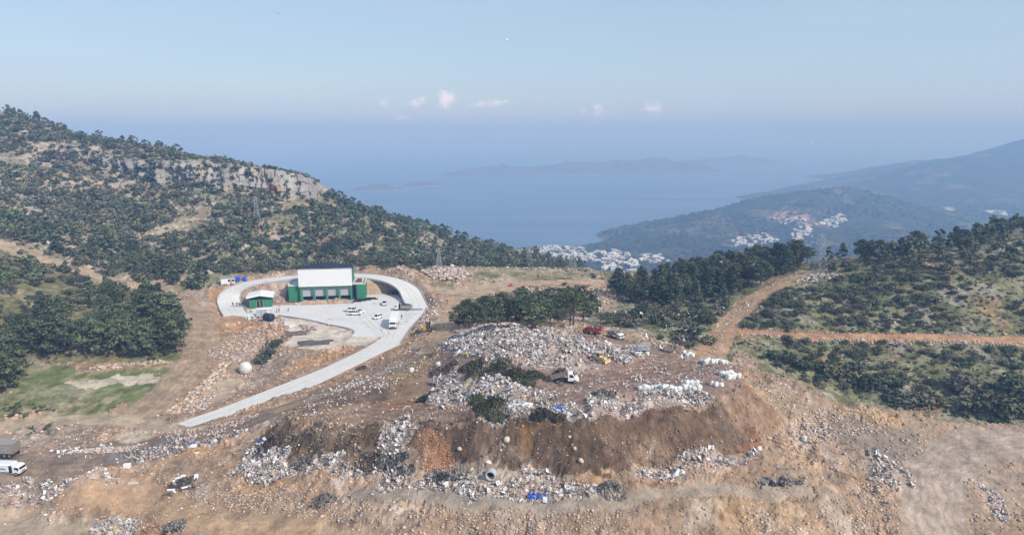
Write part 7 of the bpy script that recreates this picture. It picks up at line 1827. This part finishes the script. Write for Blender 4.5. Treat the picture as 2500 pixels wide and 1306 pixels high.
def wires(A, B, sag, label, r=0.035):
    g = empty('power_line', tuple((A[0] + B[0]) / 2), 0, label, 'power line', 'power lines between the pylons')
    o = (A[0] + B[0]) / 2
    for a, b in zip(A, B):
        pts = [a + (b - a) * (i / 26) - Vector((0, 0, sag * 4 * (i / 26) * (1 - i / 26))) - o for i in range(27)]
        v, f = tube([tuple(p) for p in pts], [r] * 27, 4); new_mesh('cable', v, quads=f, mats=[M_WIRE], parent=g)
left_end = [Vector(at_depth(u, v, 430)) for u, v in ((-330, 290), (-330, 297), (-330, 300), (-330, 308))]
wires(left_end, P1, 5, 'sagging cables crossing the left hillside to its pylon')
wires(P1, P2, 5, 'sagging cables from the hillside pylon to the plateau pylon')
wires(P6, P3, 6, 'faint cables over the wooded ridge toward the sea')
wires(P3, P4, 2, 'short span of cables between the two thin pylons')
wires(P2, P4, 5, 'cables from the plateau pylon across to the thin pylons', 0.03)
low = [Vector(at_depth(u, v, 400)) for u, v in ((-330, 500), (-330, 506))]
wires(low, [Vector(at_depth(400, 592, 330)), Vector(at_depth(400, 597, 330))], 3, 'low cables above the dark pines at the hill foot', 0.03)

# ------------------------------------------------------------------ coastal town
M_HOUSE = mat('whitewash', (0.74, 0.73, 0.71), rough=0.85, rand=0.06); M_HOUSE2 = mat('cream_plaster', (0.62, 0.53, 0.45), rough=0.85, rand=0.1); M_OPEN = mat('window_dark', (0.06, 0.065, 0.075), rough=0.4)
def villa(seed):
    g = np.random.default_rng(seed); m = MB(); w = 9 + 4 * g.random(); d = 8; h = 5.4 + 1.5 * g.random()
    m.box(-w / 2, w / 2, -d / 2, d / 2, -4, h); m.box(-w / 2 - 0.2, w / 2 + 0.2, -d / 2 - 0.2, d / 2 + 0.2, h, h + 0.5)
    s = w * (0.35 + 0.2 * g.random()); m.box(w / 2, w / 2 + s, -d / 2 + 1, d / 2 - 1, -4, h * 0.55)
    m.box(-w / 2, -w / 2 + s, -d / 2 - 2.6, -d / 2, -4, h * 0.48)
    for z in (0.8, 3.4):
        for k in range(3): x = -w / 2 + 1.0 + k * (w - 2) / 3; m.box(x, x + 1.6, -d / 2 - 0.05, -d / 2 + 0.02, z, z + 1.6, 1); 
        m.box(w / 2 - 0.02, w / 2 + 0.05, -1, 1, z + (1.6 if z < 1 else 0), z + 3.0 if z < 1 else z + 1.6, 1)
    return m
VILLA = []
for sd in range(5):
    o = villa(sd).build('villa', [M_HOUSE, M_OPEN]); VILLA.append(o.data); bpy.data.objects.remove(o)
o = villa(9).build('villa', [M_HOUSE2, M_OPEN]); VILLA.append(o.data); bpy.data.objects.remove(o)
TOWN = [([(1225,592),(1290,596),(1345,600),(1420,606),(1440,640),(1400,652),(1340,640),(1280,618)], 66, 'white house in the hazy town by the bay', 'houses of the town by the bay'),
        ([(1420,618),(1520,606),(1560,642),(1500,652),(1440,640)], 38, 'white flat roofed house in the middle of the coastal town', 'houses in the middle of the town'),
        ([(1470,642),(1555,640),(1570,664),(1520,668),(1470,660)], 24, 'white house at the near edge of the coastal town', 'houses at the near edge of the town'),
        ([(1545,626),(1640,620),(1632,640),(1580,645)], 17, 'pale house strung along the foot of the wooded headland', 'houses at the foot of the headland'),
        ([(1785,588),(1830,574),(1865,572),(1905,592),(1850,600),(1790,602)], 30, 'white villa in the lower cluster on the headland slope', 'villas of the lower hillside cluster'),
        ([(1885,536),(1925,525),(1965,540),(1945,552),(1905,552)], 10, 'white villa beside the bare red cut on the headland', 'villas by the red cut'),
        ([(1925,562),(1985,548),(1975,578),(1940,590)], 22, 'white villa in the middle cluster on the headland slope', 'villas of the middle hillside cluster'),
        ([(1990,548),(2050,524),(2072,538),(2040,556)], 20, 'white villa in the bright upper cluster on the headland', 'villas of the upper hillside cluster'),
        ([(1640,655),(1690,640),(1760,622),(1745,642),(1680,660)], 10, 'pale building in the valley behind the pine stand', 'buildings in the valley')]
hs = []
for px, n, lab, grp in TOWN:
    poly = np.array(px, float); k = 0; tries = 0
    while k < n and tries < 900:
        tries += 1
        u, v = poly.min(0) + (poly.max(0) - poly.min(0)) * RNG.random(2)
        if not in_poly(np.array([u]), np.array([v]), poly)[0]: continue
        p = far_at(u, v, None, None, FARZ)
        if p[2] < -236.5 or any((p[0] - a) ** 2 + (p[1] - b) ** 2 < 110 for a, b in hs): continue
        hs.append((p[0], p[1])); k += 1
        vi = int(RNG.integers(5)) if RNG.random() < 0.85 else 5
        o = bpy.data.objects.new('villa', VILLA[vi]); COL.objects.link(o); o.location = (p[0], p[1], p[2]); s = 0.6 + 0.45 * RNG.random()
        o.scale = (s * (0.9 + 0.5 * RNG.random()), s, s * (0.75 + 0.4 * RNG.random())); o.rotation_euler = (0, 0, RNG.normal() * 0.5); tag(o, lab, 'house', grp)
# far woods on the headland and round the town: one mass
def far_wood():
    its = []
    n = 14000; t = R(-2) + R(44) * RNG.random(n); l = math.log(1080) + (math.log(3300) - math.log(1080)) * RNG.random(n) ** 0.9
    r = np.exp(l); x = r * np.sin(t); y = r * np.cos(t); z = far_z(x, y)
    k = (z > -235) & (fbm(x, y, 130, 3, 601) > -0.22)
    for a, b, c in zip(x[k], y[k], z[k]):
        if any((a - p) ** 2 + (b - q) ** 2 < 45 for p, q in hs): continue
        s = 1.6 + 1.8 * RNG.random(); its.append((a, b, c - 0.5, s, s * 1.1, RNG.random() * 6.28, int(RNG.integers(5)), 0.6 + 0.6 * RNG.random()))
    merge('far_woods', its, SHRUBS_FAR, M_LEAF)
    print('FARWOOD', len(its))
far_wood()
# ------------------------------------------------------------------ air
def build_haze():
    x0, x1, y0, y1, z0, z1 = -26000, 26000, -400, 30000, SEA_Z - 1.0, 165.0
    v = [(x, y, z) for z in (z0, z1) for y in (y0, y1) for x in (x0, x1)]
    f = [(0, 2, 3, 1), (4, 5, 7, 6), (0, 1, 5, 4), (2, 6, 7, 3), (0, 4, 6, 2), (1, 3, 7, 5)]
    m = bpy.data.materials.new('haze_air'); m.use_nodes = True
    N, L = m.node_tree.nodes, m.node_tree.links
    N.remove(N['Principled BSDF'])
    pv = N.new('ShaderNodeVolumePrincipled')
    pv.inputs['Color'].default_value = HAZE_COL
    pv.inputs['Density'].default_value = HAZE_D
    pv.inputs['Absorption Color'].default_value = (0.507, 0.373, 0.032, 1)
    pv.inputs['Anisotropy'].default_value = 0.0
    L.new(pv.outputs[0], N['Material Output'].inputs['Volume'])
    o = new_mesh('haze', v, faces=f, mats=[m])
    tag(o, kind='stuff')
HAZE_COL = (0.27, 0.465, 0.865, 1)
HAZE_D = 3.9e-4
SEA_Z = -238.0
build_haze()
